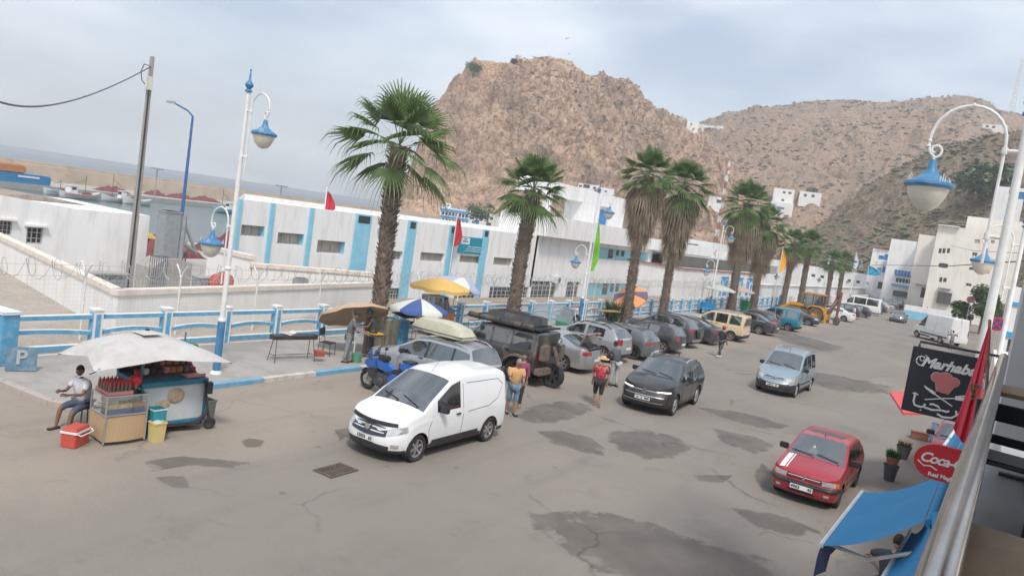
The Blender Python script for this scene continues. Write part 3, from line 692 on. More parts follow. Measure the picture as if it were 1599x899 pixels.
mb = MB(); mb.bb((.10, .2, H_*.55), (.11, W_*.33, H_*.95)); mb.build('logo_panel', white, st)
MT = lambda y, z: Matrix.Translation((.115, y, z)) @ Matrix.Rotation(R(90), 4, 'Z') @ Matrix.Rotation(R(90), 4, 'X')
mb = MB(); text_into(mb, 'ANDA', H_*.2, MT(W_*.19, H_*.72), .003, bold=.01); mb.ell((.112, W_*.19, H_*.87), (.004, W_*.07, H_*.035), 8, 4); mb.build('logo', mat('logo_blue', (.02, .2, .35), .5), st)
SIGN_T = (st, W_, H_, MT)
mb = MB(); mb.bb((.10, W_*.87, H_*.55), (.11, W_*.96, H_*.9)); mb.build('emblem', mat('emblem_tan', (.5, .4, .25), .6), st)
redf = mat('flag_red', (.48, .03, .05), .8, var=.12, scale=3)
def hang_flag(name, label, base, h, fw, fh, m, z0=0.2, polem=None, polr=.035, ang=0.0, group=None, star=False, taper=.35):
 t = thing(name, label, 'flag', base, ang, group)
 mb = MB(); mb.tube([(0, 0, 0), (0, 0, h)], polr, 8); mb.ell((0, 0, h+.05), (.06, .06, .06), 8, 6); mb.build('pole', polem or wmetal, t)
 mb = MB(); n, m_ = 10, 14; vs = []
 for j in range(m_+1):
  v = j/m_; wj = fw*(taper+(1-taper)*math.sin(min(1, v*1.5)*PI/2))*(1-.55*max(0, v-.72)/.28)
  for i in range(n+1):
   u = i/n; vs.append((.05+u*wj, .09*fw*math.sin(u*13+v*2.2)*(1-.3*v), h-.12-v*fh-u*u*fh*.12*(1-v)))
 mb.add(vs, [(j*(n+1)+i, j*(n+1)+i+1, (j+1)*(n+1)+i+1, (j+1)*(n+1)+i) for j in range(m_) for i in range(n)]); mb.build('cloth', m, t, True); return t
p = AX(511, 296, BX-1.5); hang_flag('national_flag', 'small limp red flag on the roof edge at left', (BX-1.5, p.y, ztop-.6), p.z-ztop+.6, .6, p.z-ztop+.15, redf, ang=R(60))
p = AX(716, 337, BX+.5); q = AX(706, 375, BX+.5); hang_flag('national_flag', 'limp red flag hanging beside the teal signboard', (BX+.5, p.y-.1, QZ), p.z-QZ, .65, p.z-q.z+.3, redf, ang=R(70))
for px, pyb, h, wd in ((770, 350, .6, .5), (640, 345, .7, .4)): pass
p = AX(865, 318, BX-3)
y0b = y1+.02; y1b = yz(1108, 400)[0]
ins = mat('recess_blue', (.40, .74, .84), .75, var=.05)
holes2 = []
def h2(pxa, pxb, zt, zb, q, pm, fr, nv, nh, rev=1, nm='window'):
 a = yz(pxa, 400)[0]-y0b; b = yz(pxb, 400)[0]-y0b; holes2.append(('E', a, b, zb, zt, q, pm, fr, nv, nh, rev, nm))
h2(933, 1013, 4.35, 3.2, 1.0, ins, None, 0, 0, 1, 'recess'); h2(1019, 1064, 4.3, 3.2, 1.0, ins, None, 0, 0, 1, 'recess')
h2(926, 1002, .75, -.75, 1.0, ins, None, 0, 0, 1, 'recess'); h2(1010, 1058, .75, -.75, 1.0, ins, None, 0, 0, 1, 'recess')
h2(838, 877, .8, -.9, .25, glassd, barm, 5, 3, 0); h2(893, 913, .8, -.9, .25, glassd, barm, 3, 3, 0)
t = block('office_building', 'two-storey white office with light blue recessed balconies behind the palms', 'building', BX-12, BX, y0b, y1b, QZ, 4.75, holes2, m=whiteB, rmats=[ins])
mb = MB(); mb.bb((BX-4, y0b-.0, 4.76), (BX+.9, yz(988, 380)[0], 6.55)); mb.bb((BX-4, yz(988, 380)[0]+.02, 4.76), (BX+.5, y1b, 6.0)); mb.build('parapet_band', whiteB, t)
for px in (968, 973, 984): pass
for zb, zt in ((3.3, 4.2), (-.6, .6)):
 for pa, pb in ((963, 970), (975, 979), (983, 987), (1034, 1044)):
  a, b = yz(pa, 400)[0], yz(pb, 400)[0]; mb = MB(); mb.bb((BX-1.0+.04, a, zb+(.3 if pa in (975, 983) else 0)), (BX-1.0+.09, b, zt)); mb.build('window', glassd if pa not in (1034,) else curt, t)
mb = MB(); mb.tube([(BX+.15, yz(1003, 420)[0], QZ), (BX+.15, yz(1003, 420)[0], 3.2)], .07, 8); mb.build('drainpipe', mat('pipe_grey', (.25, .28, .3), .6), t)
def acunit(parent, x, y, z):
 mb = MB(); mb.box((x+.17, y, z), (.32, .85, .6)); o = mb.build('air_conditioner', wmetal, parent, bevel=.01)
 mb = MB(); mb.lathe([(.0, 0), (.23, 0), (.23, .02), (0, .02)], 16, (x+.335, y+.15, z), axis='X'); mb.build('fan_grille', blackp, o)
p = AX(868, 437, BX); acunit(t, BX, p.y, p.z)
p = AX(752, 396, BX)
ya, yb_ = yz(838, 300)[0], yz(985, 330)[0]
UX = BX-3.2
def yu(px): return AX(px, 320, UX).y
ya, yb_ = yu(830), yu(978)
t = thing('roof_pavilion', 'white upper storey with open terrace bays and a blue door above the office', 'building', (0, 0, 0))
zt1 = AX(900, 292, UX).z; zt0 = AX(900, 316, UX).z-.1
mb = MB(); mb.bb((UX-2, ya, zt0+.25), (UX, yb_, zt1)); mb.build('roof', whiteB, t)
for a, b in ((ya, ya+.5), (yu(853), yu(862)), (yu(910), yu(938))): mb = MB(); mb.bb((UX-.4, a, 6.0), (UX-.02, b, zt0+.25)); mb.build('wall', whiteB, t)
mb = MB(); mb.bb((UX-2, yu(910), 6.0), (UX-.41, yb_, zt0+.25)); mb.build('wall', whiteB, t)
mb = MB(); mb.bb((UX-.4, yu(942), 6), (UX-.3, yu(955), zt0-.1)); mb.build('door', shut, t)
mb = MB(); mb.bb((UX-.4, yu(955), 6), (UX-.02, yb_, zt0+.25)); mb.build('wall', whiteB, t)
ZX = -27.5
def yf(px, py): p = AX(px, py, ZX); return p.y, p.z
y0c = yf(1068, 420)[0]; y1c = yf(1178, 440)[0]
hs = []
for pa, pb, pt, pb2 in ((1128, 1137, 430, 450), (1150, 1160, 430, 450), (1168, 1175, 433, 450)):
 a = yf(pa, pt); b = yf(pb, pb2); hs.append(('E', a[0]-y0c, b[0]-y0c, 0.3, 2.7, .1, shut2, None, 0, 0, 0, 'shutter'))
t = block('terrace_building', 'low white building with red roof edging and blue shutters', 'building', ZX-16, ZX, y0c, y1c, QZ, 3.3, hs, m=whiteB)
mb = MB(); mb.bb((ZX, y0c-.2, 3.3), (ZX+.15, y1c, 3.42)); mb.bb((ZX-16, y0c-.2, 3.3), (ZX, y0c, 3.42)); mb.build('edging', mat('edge_red', (.45, .12, .10), .7), t)
mb = MB(); mb.bb((ZX-4, y0c+4, 3.31), (ZX-3, y1c+25, 4.6)); mb.bb((ZX-5, y0c+3.5, 4.6), (ZX-1.5, y1c+20, 4.7)); mb.build('terrace_cover', greyconc, t)
bm0 = AY(1050, 376, 135); 
def farblock(label, pxa, pxb, pyt, Y, dep, zb, wl, m=None, cat='building', name='white_building', gr=None, depth=10):
 a, b = AY(pxa, pyt, Y), AY(pxb, pyt+ (pxb-pxa)*.15, Y); x0, x1 = a.x, b.x; zt = a.z
 ws = []
 for (pa, pb, pt, pb2, pm, fr) in wl:
  p, q = AY(pa, pt, Y), AY(pb, pb2, Y); ws.append(('S', p.x-x0, q.x-x0, q.z, p.z, .15, pm, fr, 1, 0))
 return block(name, label, cat, x0, x1, Y, Y+dep, zb, zt, ws, m=m or whiteB, group=gr)
farblock('white building with paired dark windows behind the slim palms', 1064, 1120, 372, 150, 14, -1.5, [(1075, 1082, 380, 386, glassd, barm), (1083, 1090, 381, 387, glassd, barm), (1079, 1085, 393, 400, glassd, barm), (1089, 1094, 395, 400, glassd, barm)])
farblock('plain white wall of a shed left of the orange flag', 1120, 1215, 392, 135, 20, -1.5, [])
farblock('long low white building behind the yellow digger', 1215, 1365, 408, 190, 16, -1.5, [(1240+i*14, 1245+i*14, 424+i*2, 429+i*2, glassd, None) for i in range(8)])
mb = MB(); a = AX(1238, 440, -23.5); mb.bb((-23.8, 92, 0), (-23.5, 215, 2.4)); mb.bb((-24, 92, 2.4), (-23.3, 215, 2.5)); tag(mb.build('perimeter_wall', whiteB), 'long white perimeter wall beyond the far palms', 'wall')
t = thing('picket_fence', 'row of white railings with forked tops between two palms', 'fence', (-23.3, 0, 0))
for k in range(12):
 y = 66+k*2.1; mb = MB(); mb.tube([(0, y, 0), (0, y, 2.5)], .06, 6); mb.tube([(0, y, 2.5), (.3, y, 2.95)], .04, 5); mb.tube([(0, y, 2.5), (-.3, y, 2.95)], .04, 5); mb.build('post', wmetal, t)

def farhouse(label, pxa, pxb, pyt, pyb, D, wl, m=None, band=None, depth=8, name='hillside_house', gr=None):
 if D is None: D = hitD((pxa+pxb)/2, pyb-1, 430)-1.5
 a = AD(pxa, pyt, D); b = AD(pxb, pyt+(pxb-pxa)*.15, D); base = AD((pxa+pxb)/2, pyb, D)
 d = Vector((b.x-a.x, b.y-a.y, 0)); L_ = d.length; ang = math.atan2(d.y, d.x)
 t = thing(name, label, 'house', (a.x, a.y, 0), ang, gr); Mi = (Matrix.Translation((a.x, a.y, 0)) @ Matrix.Rotation(ang, 4, 'Z')).inverted()
 zt = (a.z+b.z)/2; zb = base.z-3; ws = []
 for (pa, pb, pt, pb2, pm) in wl:
  p = Mi @ AD(pa, pt, D); q = Mi @ AD(pb, pb2, D); ws.append((p.x, q.x, q.z, p.z, .2, pm))
 mb = MB(); facade(mb, (0, 0), EX, SY, L_, zb, zt, [w_[:5] for w_ in ws])
 mb.add([(0, 0, zb), (0, depth, zb), (0, depth, zt), (0, 0, zt)], [(0, 1, 2, 3)]); mb.add([(L_, 0, zb), (L_, depth, zb), (L_, depth, zt), (L_, 0, zt)], [(0, 1, 2, 3)])
 mb.add([(0, depth, zb), (L_, depth, zb), (L_, depth, zt), (0, depth, zt)], [(0, 1, 2, 3)]); mb.add([(0, 0, zt-.02), (L_, 0, zt-.02), (L_, depth, zt-.02), (0, depth, zt-.02)], [(0, 1, 2, 3)])
 mb.build('wall', m or whiteB, t)
 for w_ in ws: pane(t, (0, 0), EX, SY, w_[:5], w_[5])
 if band:
  for za, zb2 in band:
   p = (Mi @ AD(pxa, za, D)).z; q = (Mi @ AD(pxa, zb2, D)).z; mb = MB(); mb.bb((-.3, -.35, q), (L_+.3, -.01, p)); mb.build('blue_band', shut2, t)
 return t
wl = [(691+i*5.2, 694+i*5.2, 330+i*.75, 336+i*.75, glassd) for i in range(8)]+[(691+i*5.2, 694+i*5.2, 341+i*.75, 347+i*.75, shut) for i in range(8)]
farhouse('white and blue storeyed house at the foot of the rock', 689, 733, 323, 350, 300, wl, band=[(325, 328), (336, 338.5)])
farhouse('small rooftop room above the blue banded house', 697, 705, 317, 324, 303, [(699, 702, 320, 323, glassd)])
farhouse('white house with arched windows right of the blue banded house', 733, 757, 330, 352, 302, [(738, 742, 336, 341, curt), (746, 750, 336, 341, curt), (738, 742, 345, 350, shut), (744, 748, 346, 351, shut)])
farhouse('cream house with two windows below the rock slope', 757, 776, 332, 354, 304, [(760, 763, 338, 343, glassd), (766, 770, 339, 344, glassd), (763, 767, 348, 353, glassd)], m=cream)
farhouse('grey white shed with flat roof below the rock', 776, 797, 338, 356, 305, [])
farhouse('tan unfinished block left of the blue banded house', 615, 650, 325, 345, 292, [], m=mat('tan_block', (.46, .37, .28), .9))
farhouse('low tan ruin at the foot of the rock', 652, 690, 333, 348, 296, [], m=mat('tan_block', (.46, .37, .28), .9))
farhouse('white house with row of dark windows on the slope above the pavilion', 904, 938, 286, 305, None, [(905, 909, 289, 293, glassd), (912, 921, 288, 295, glassd), (927, 931, 292, 296, glassd)])
farhouse('small stepped white house above the pavilion', 938, 960, 293, 305, None, [(945, 948, 298, 301, glassd)])
farhouse('white cube house with two windows on the hillside', 1210, 1242, 293, 330, None, [(1223, 1227, 299, 303, glassd), (1232, 1236, 300, 304, glassd), (1221, 1225, 311, 315, glassd)])
farhouse('white lower house with a blue window on the hillside', 1205, 1240, 314, 340, None, [(1214, 1225, 323, 328, shut)])
farhouse('white walled house half hidden by a bush on the hillside', 1250, 1284, 298, 316, None, [(1256, 1260, 303, 308, glassd), (1268, 1272, 304, 309, glassd)])
farhouse('white house with balcony between the palm crowns', 1108, 1128, 306, 330, None, [(1120, 1126, 312, 318, glassd)])
farhouse('little white pavilion on the saddle behind the rock', 1074, 1092, 190, 201, None, [(1079, 1081, 193, 196, glassd)])
stone_ = mat('fort_stone', (.36, .27, .20), .95, var=.2)
farhouse('pale ruined fort wall on the rock summit', 862, 881, 101, 107, None, [], m=stone_, depth=4)
farhouse('stump of a stone tower on the rock summit', 903, 908, 112, 120, None, [], m=stone_, depth=2)
farhouse('white terrace wall high on the right hillside', 1535, 1575, 192, 206, None, [(1540, 1544, 196, 200, glassd), (1550, 1554, 197, 201, glassd)], m=cream)
mb = MB(); pts = [AD(1093+i*5, 199+i*.3, hitD(1093+i*5, 199+i*.3, 600)) for i in range(8)]
for a, b in zip(pts, pts[1:]): mb.tube([a, b], .8, 4)
for a in pts: mb.bb((a.x-.7, a.y-.7, a.z-3), (a.x+.7, a.y+.7, a.z+1.6))
tag(mb.build('saddle_parapet', white), 'low white parapet wall running along the saddle between rock and hill', 'wall')
def townblock(name, label, pxa, pxb, pyt, Y, zb, faces_w, m, lean=0, depth=14, band=None):
 a, b = AY(pxa, pyt, Y), AY(pxb, pyt+(pxb-pxa)*.15, Y)
 ws = []
 for (pa, pb, pt, pb2, pm, fr) in faces_w:
  p, q = AY(pa, pt, Y), AY(pb, pb2, Y); ws.append(('S', p.x-a.x, q.x-a.x, q.z, p.z, .18, pm, fr, 1, 0))
 t = block(name, label, 'building', a.x, b.x, Y, Y+depth, zb, a.z, ws, m=m, parapet=.4, rmats=[pblue])
 for (pa, pb, pt, pb2, mm, nm) in (band or []):
  p, q = AY(pa, pt, Y), AY(pb, pb2, Y); mb = MB(); mb.bb((p.x, Y-.7, q.z), (q.x, Y-.01, p.z)); mb.build(nm, mm, t)
 return t
awn = mat('shopfront_dark', (.09, .085, .085), .7, var=.3, scale=1)
townblock('town_house', 'narrow white house with blue balconies at the end of the car row', 1364, 1394, 388, 185, 0,
 [(1373, 1380, 399, 406, shut, None), (1382, 1394, 397, 408, shut, None), (1371, 1376, 418, 425, shut, None), (1379, 1392, 416, 428, shut, None), (1372, 1378, 440, 452, glassd, None), (1384, 1391, 438, 452, glassd, None)], whiteB,
 band=[(1380, 1395, 409, 411, whiteB, 'balcony'), (1378, 1393, 428, 430, whiteB, 'balcony'), (1371, 1392, 384, 388, mat('roof_pink', (.55, .15, .15), .7), 'roof_cover')])
townblock('town_house', 'white house with tall blue stairwell windows beside the balconied house', 1392, 1443, 376, 172, 0,
 [(1433, 1440, 378, 395, shut, None), (1430, 1437, 400, 416, shut, None), (1425, 1431, 421, 437, shut, None), (1442, 1444, 384, 391, glassd, None)]+[(1400+i*5, 1403+i*5, 434+i*.7, 441+i*.7, glassd, None) for i in range(5)]+[(1398+i*5, 1401+i*5, 421+i*.7, 428+i*.7, shut, None) for i in range(5)], whiteB,
 band=[(1393, 1424, 443, 450, shut2, 'awning'), (1398, 1426, 430, 431.5, shut, 'balcony'), (1396, 1422, 453, 466, awn, 'shopfront')])
townblock('town_house', 'tall cream block with canopy and shops in the middle of the street end', 1436, 1468, 366, 160, 0,
 [(1453, 1458, 417, 422, glassd, None), (1440, 1446, 449, 466, glassd, None), (1450, 1456, 451, 468, glassd, None)], cream, band=[(1430, 1462, 444, 448, mat('canopy_tan', (.4, .33, .27), .8), 'canopy')])
townblock('town_house', 'broad four-storey white block with rows of small windows above dark shops', 1466, 1572, 352, 148, 0,
 [(1467, 1470, 388, 396, glassd, None), (1473, 1476, 388, 396, glassd, None), (1480, 1483, 388, 396, glassd, None),
  (1463+4, 1468+2, 411, 418, glassd, None), (1471, 1476, 411, 419, glassd, None), (1477, 1480, 412, 419, glassd, None),
  (1468, 1471, 433, 441, glassd, None), (1474, 1478, 434, 441, glassd, None),
  (1523, 1530, 374, 381, curt, barm), (1519, 1526, 394, 401, glassd, barm), (1514, 1522, 417, 423, glassd, barm), (1509, 1517, 442, 448, glassd, barm), (1533, 1545, 420, 428, glassd, barm), (1548, 1553, 375, 381, curt, barm)], cream,
 band=[(1466, 1484, 455, 476, awn, 'shopfront'), (1466, 1486, 449, 452, mat('canopy_brown', (.16, .13, .12), .8), 'canopy'), (1466, 1500, 351, 356, whiteB, 'parapet')])
townblock('corner_block', 'white upper house with slate roof cover behind the tall cream block', 1470, 1500, 355, 158, 6, [], cream, band=[(1469, 1483, 353, 362, mat('slate', (.25, .29, .31), .7), 'roof_cover')])
townblock('corner_block', 'highest pale block at the right behind the lamp arm', 1512, 1600, 338, 165, 4, [(1566, 1574, 352, 372, mat('door_brown', (.2, .09, .05), .7), None)], cream)
farhouse('white house with blue door on the slope above the town', 1560, 1600, 290, 345, None, [(1592, 1599, 300, 312, shut), (1577, 1584, 296, 303, glassd)])
t = block('shop_building', 'white shop building with blue fascia and dark shopfront at right', 'building', 1.35, 8, 62, 78, 0, 6.3, [('W', 1, 6, .2, 2.6, .3, awn, None, 0, 0), ('S', .3, 3.2, .2, 2.7, .3, awn, None, 0, 0), ('S', 1, 2.2, 3.8, 5.0, .2, shut, None, 0, 0)], m=whiteB)
mb = MB(); mb.bb((1.2, 61.9, 2.8), (8, 61.99, 3.2)); mb.bb((1.2, 61.9, 5.0), (8, 61.99, 5.25)); mb.build('fascia', shut2, t)
mb = MB(); mb.at(-6.5, 128, 0, 0).box((0, 0, 1.0), (7.5, .3, 2.0)); mb.box((0, -.155, .6), (7.5, .01, 1.2), 1); tag(mb.build('garden_wall', [whiteB, pblue]), 'white and pale blue garden wall under the green tree', 'wall')
def mast(label, base, h, w0, m1, m2, nseg=14):
 t = thing('radio_mast', label, 'mast', base); mb = MB()
 for k in range(nseg):
  z0_, z1_ = h*k/nseg, h*(k+1)/nseg; a = w0*(1-.7*k/nseg); b = w0*(1-.7*(k+1)/nseg); mi = k % 2
  c0 = [(a*math.cos(q), a*math.sin(q), z0_) for q in (0, 2.094, 4.189)]; c1 = [(b*math.cos(q), b*math.sin(q), z1_) for q in (0, 2.094, 4.189)]
  for i in range(3): mb.tube([c0[i], c1[i]], w0*.07, 4, mi); mb.tube([c0[i], c1[(i+1) % 3]], w0*.05, 4, mi); mb.tube([c0[(i+1) % 3], c1[i]], w0*.05, 4, mi)
 mb.build('lattice', [m1, m2], t); mb = MB()
 for k in range(3): mb = MB(); mb.box((w0*.35, .0, h*(.97-.06*k)), (w0*.5, w0*.5, h*.03)); mb.build('antenna', wmetal, t)
 return t
red_p = mat('mast_red', (.36, .14, .11), .7)
b = AD(1577, 185, 640); tp = AD(1591, 92, 640); mast('pale lattice mast on the right hilltop', (b.x, b.y, b.z-3), tp.z-b.z+3, 2.6, wmetal, wmetal)
b = AD(1100, 480, 135); tp = AD(1124, 250, 135); mast('red and white lattice mast behind the thick palm crowns', (b.x, b.y, 0), tp.z, .5, red_p, wmetal, 18)
# ================================================================== VEHICLES
glassC = glassmat('car_glass', (.62, .70, .68), .25)
glassP = glassmat('privacy_glass', (.12, .14, .14), .6)
lamp_clear = mat('headlight_glass', (.55, .56, .56), .12, metal=.5, var=.2, scale=14, coat=1)
lamp_red = mat('tail_light', (.30, .012, .018), .2, var=.15, scale=12, coat=.6)
lamp_lit = mat('drl', (.9, .9, .9), .3, emit=((1, .98, .95), 1.4))
lamp_or = mat('indicator', (.6, .2, .03), .3)
trim = mat('trim_black', (.022, .022, .024), .4, var=.1, dirt=((.10, .09, .08), .3, 4))
inner = mat('cabin_inside', (.035, .035, .038), .8, var=.2)
seatm = mat('seat_cloth', (.10, .10, .11), .9, var=.2)
rimm = mat('alloy', (.50, .50, .51), .32, metal=.75, var=.1, dirt=((.22, .19, .16), .4, 9))
rimd = mat('alloy_dark', (.06, .06, .065), .4, metal=.4, var=.1, dirt=((.2, .17, .14), .3, 9))
platem = mat('plate_white', (.72, .72, .70), .5, var=.03)
inkm = mat('plate_ink', (.03, .03, .04), .6)
seam = mat('panel_gap', (.03, .03, .03), .8)
def paint(name, c, metal=0.0, dust=.35, rough=.35):
 return mat('paint_'+name, c, rough, metal=metal, var=.03, scale=2, coat=.7, dirt=((.33, .29, .25), dust*.5, 1.8))
WHEELS = {}
def wheel(parent, x, y, Rw, wd, side, style='five', dk=False):
 key = (round(Rw, 2), style, dk, side)
 if key in WHEELS:
  w0, r0 = WHEELS[key]; w_ = w0.copy(); col.objects.link(w_); w_.parent = parent; w_.location = (x, y, Rw); r_ = r0.copy(); col.objects.link(r_); r_.parent = w_; return
 h = wd/2; mb = MB(); ri = Rw*.66
 mb.lathe([(ri, -h*.8), (Rw*.86, -h), (Rw*.96, -h*.88), (Rw, -h*.6), (Rw, h*.6), (Rw*.96, h*.88), (Rw*.86, h), (ri, h*.8), (ri*.98, 0)], 28, axis='Y', cap=False)
 mb.lathe([(ri, -h*.8), (ri*.98, 0)], 28, axis='Y', cap=False)
 for i in range(40):
  q = 2*PI*i/40; mb.xf(Matrix.Rotation(q, 4, 'Y')); mb.box((Rw-.002, 0, 0), (.010, wd*.72, Rw*.07))
 mb.xf(Matrix.Identity(4))
 w_ = mb.build('wheel', dark, parent, True); w_.location = (x, y, Rw)
 mb = MB(); s = side; o = h*.55*s
 mb.lathe([(ri*.99, h*.82*s), (ri*.90, h*.75*s), (ri*.88, -h*.5*s)], 28, axis='Y', cap=False)
 mb.lathe([(0, -h*.1*s), (ri*.9, -h*.1*s)], 20, axis='Y', mi=1, cap=False)
 mb.lathe([(0, o+.02*s), (ri*.16, o+.018*s), (ri*.22, o-.02*s), (ri*.22, -h*.1*s)], 14, axis='Y', cap=False)
 n = {'five': 5, 'steel': 8, 'ten': 10, 'six': 6}[style]; wid = {'five': .30, 'steel': .42, 'ten': .14, 'six': .32}[style]
 for i in range(n):
  q = 2*PI*i/n+.3; mb.xf(Matrix.Rotation(q, 4, 'Y'))
  a, b = ri*.18, ri*.92; w0, w1 = ri*wid*.5, ri*wid*.38
  mb.add([(a, o-.03*s, -w0), (b, o*1.25-.03*s, -w1), (b, o*1.25-.03*s, w1), (a, o-.03*s, w0), (a, o+.008*s, -w0*.8), (b, o*1.3, -w1*.8), (b, o*1.3, w1*.8), (a, o+.008*s, w0*.8)],
               [(0, 1, 2, 3), (4, 5, 6, 7), (0, 1, 5, 4), (3, 2, 6, 7)])
 mb.xf(Matrix.Identity(4))
 r_ = mb.build('rim', [rimd if dk else rimm, inner], w_, True); WHEELS[key] = (w_, r_)

class Car:
 """body lofted from stations; x = 0 at the nose. Local frame: +X forward, +Y left"""
 def __init__(s, S):
  D = dict(n=2.6, cf=.75, cr=.42, tumble=.30, crown=.045, zs=.24, rw=.32, tw=.21, fx=[(.2, .10), (.42, 0), (.60, .03), (.78, .14), (1.2, .2)], rx=[(.2, .12), (.45, 0), (.7, .01), (1.0, .06)], nr=3.0)
  D.update(S); s.__dict__.update(D); s.hw = s.W/2
 def plan(s, x):
  if x < s.cf: return max(0, 1-((s.cf-x)/s.cf)**s.n)**(1/s.n)
  if x > s.L-s.cr: return max(0, 1-((x-s.L+s.cr)/s.cr)**s.nr)**(1/s.nr)
  return 1.0
 def z1(s, x): return sinterp(s.belt, x) if s.__dict__.get('smoothbelt') else interp(s.belt, x)
 def zt(s, x): return interp(s.top, x)
 def zlow(s, x):
  for xw in (s.fo, s.fo+s.wb):
   d = abs(x-xw); Ra = s.rw+.055
   if d < Ra: return max(s.zs, s.rw+math.sqrt(max(0, Ra*Ra-d*d)))
  return s.zs
 def prof(s, z, x):
  zb = s.z1(x); t = (z-s.zs)/max(.1, zb-s.zs); return sinterp([(0, .945), (.3, .99), (.55, 1.0), (.85, .985), (1.0, .955)], t)
 def warp(s, x, z):
  wf = max(0, 1-x/s.cf)**1.0 if x < s.cf else 0; wr = max(0, 1-(s.L-x)/s.cr) if x > s.L-s.cr else 0
  return x + interp(s.fx, z)*wf - interp(s.rx, z)*wr
 def low(s, x, z, sg=1): return Vector((s.warp(x, z), sg*s.hw*s.plan(x)*s.prof(z, x), z))
 def up_y(s, x, z):
  zb = s.z1(x); return s.hw*s.plan(x)*.955 - s.tumble*max(0, z-zb)
 def side(s, x, z, sg=1, off=0.0):
  zb = s.z1(x)
  if z <= zb: p = s.low(x, z, sg); p.y += sg*off; return p
  return Vector((s.warp(x, zb), sg*(s.up_y(x, z)+off), z))
 def rows_up(s, x):
  zb, zt = s.z1(x), s.zt(x); h = max(.0, zt-zb); k = min(1, h/.38); c = s.crown*s.plan(x)
  yb = s.hw*s.plan(x)*.955; zwb = zb+.025*k; zwt = zt-.085*k; ze = zt-.030*k
  ye = yb-s.tumble*(ze-zb)-.01*k; 
  pl = s.plan(x); r = [(yb-s.tumble*.02*k, zwb), (yb-s.tumble*(zwt-zb), max(zwb, zwt)), (ye, ze), (ye-.055*pl, zt+.002*k), (ye*.72, zt+c*.55), (ye*.36, zt+c*.88), (0, zt+c)]
  return r
 def deck(s, x, y, off=0):
  r = s.rows_up(x); pts = [(a, b) for a, b in r[2:]][::-1]; z = interp(sorted(pts), abs(y)); return Vector((s.warp(x, s.z1(x)), y, z+off))
 def loc(s, p): return (s.L/2-p[0], p[1], p[2])
 def make(s, name, label, cat, pos, rz, body, group=None):
  t = thing(name, label, cat, pos, rz, group); s.t = t
  xs = set()
  for y in (0, .2, .4, .56, .7, .8, .88, .94, .98, 1):
   xs.add(s.cf*(1-(1-y**s.n)**(1/s.n))); xs.add(s.L-s.cr*(1-(1-y**s.nr)**(1/s.nr)))
  for xw in (s.fo, s.fo+s.wb):
   Ra = s.rw+.055
   for i in range(13): xs.add(xw-Ra*math.cos(PI*i/12))
   xs.add(xw-Ra-.004); xs.add(xw+Ra+.004)
  for a in s.wins: xs.add(a[0]); xs.add(a[1])
  key = set([s.ws[0], s.ws[1]]+([s.rg[0], s.rg[1]] if s.rg else [])+[a for w_ in s.wins for a in w_[:2]])
  for p in s.top+s.belt: xs.add(p[0])
  x = 0
  while x < s.L: xs.add(x); x += .16
  xs = sorted(x for x in xs if 0 <= x <= s.L); o = [xs[0]]
  for x in xs[1:]:
   if x-o[-1] > .012: o.append(x)
   elif x in key: o[-1] = x
  if o[-1] < s.L-.001: o[-1] = s.L
  s.xs = xs = o; NL = 9; vs = []; rows = []
  for x in xs:
   zl, zb = s.zlow(x), s.z1(x); zl = min(zl, zb-.04); R_ = [s.low(x, zl+(zb-zl)*i/(NL-1)) for i in range(NL)]
   wx = s.warp(x, zb)
   R_ += [Vector((wx, y, z)) for y, z in s.rows_up(x)]; rows.append(R_)
  NR = NL+7; fs = []; mi = []; G_ = {'windscreen': [], 'rear_window': []}; SW = [[[], []] for _ in s.wins]
  for R_ in rows:
   for p in R_: vs.append(s.loc(p))
  base2 = len(vs)
  for R_ in rows:
   for p in R_: vs.append(s.loc((p.x, -p.y, p.z)))
  for i in range(len(xs)-1):
   xm = (xs[i]+xs[i+1])/2
   for j in range(NR-1):
    for sd, b0 in ((0, 0), (1, base2)):
     a = b0+i*NR+j; f = (a, a+NR, a+NR+1, a+1)
     zc = sum(vs[q][2] for q in f)/4
     if j == NL:                      # window strip
      hit = False
      for k, w_ in enumerate(s.wins):
       if w_[0]-1e-4 <= xm <= w_[1]+1e-4: SW[k][sd].append(f); hit = True
      if hit: continue
      fs.append(f); mi.append(1 if s.wins and s.wins[0][0] < xm < s.wins[-1][1] and s.__dict__.get('darkpillar', True) else 0); continue
     if j >= NL+3:
      if s.ws[0] <= xm <= s.ws[1]: G_['windscreen'].append(f); continue
      if s.rg and s.rg[0] <= xm <= s.rg[1] : G_['rear_window'].append(f); continue
     m_ = 0
     if j < NL-1:
      if zc < s.__dict__.get('cladz', .30): m_ = 1
      if (xm < .55 and zc < s.__dict__.get('bumpf', 0)) or (xm > s.L-.5 and zc < s.__dict__.get('bumpr', 0)): m_ = 1
     if s.__dict__.get('blackroof') and s.ws[1] < xm and j >= NL+2 and (not s.rg or xm < s.rg[0]): m_ = 1
     fs.append(f); mi.append(m_)
  mb = MB(); mb.v = vs; mb.f = fs; mb.m = mi
  mb.build('body', [body, trim], t, True, angle=32)
  def sub(nm, f, m):
   if not f: return
   u = sorted({q for k in f for q in k}); ix = {q: n for n, q in enumerate(u)}; g = MB(); g.v = [vs[q] for q in u]; g.f = [tuple(ix[q] for q in k) for k in f]; g.m = [0]*len(f)
   return g.build(nm, m, t, True)
  sub('windscreen', G_['windscreen'], glassC); sub('rear_window', G_['rear_window'], glassP if s.__dict__.get('priv') else glassC)
  for k, w_ in enumerate(s.wins):
   for sd in (0, 1): sub('side_window', SW[k][sd], glassP if (len(w_) > 2 and w_[2]) else glassC)
  mb = MB(); iw = s.hw-s.tw-.10; Lx = s.L
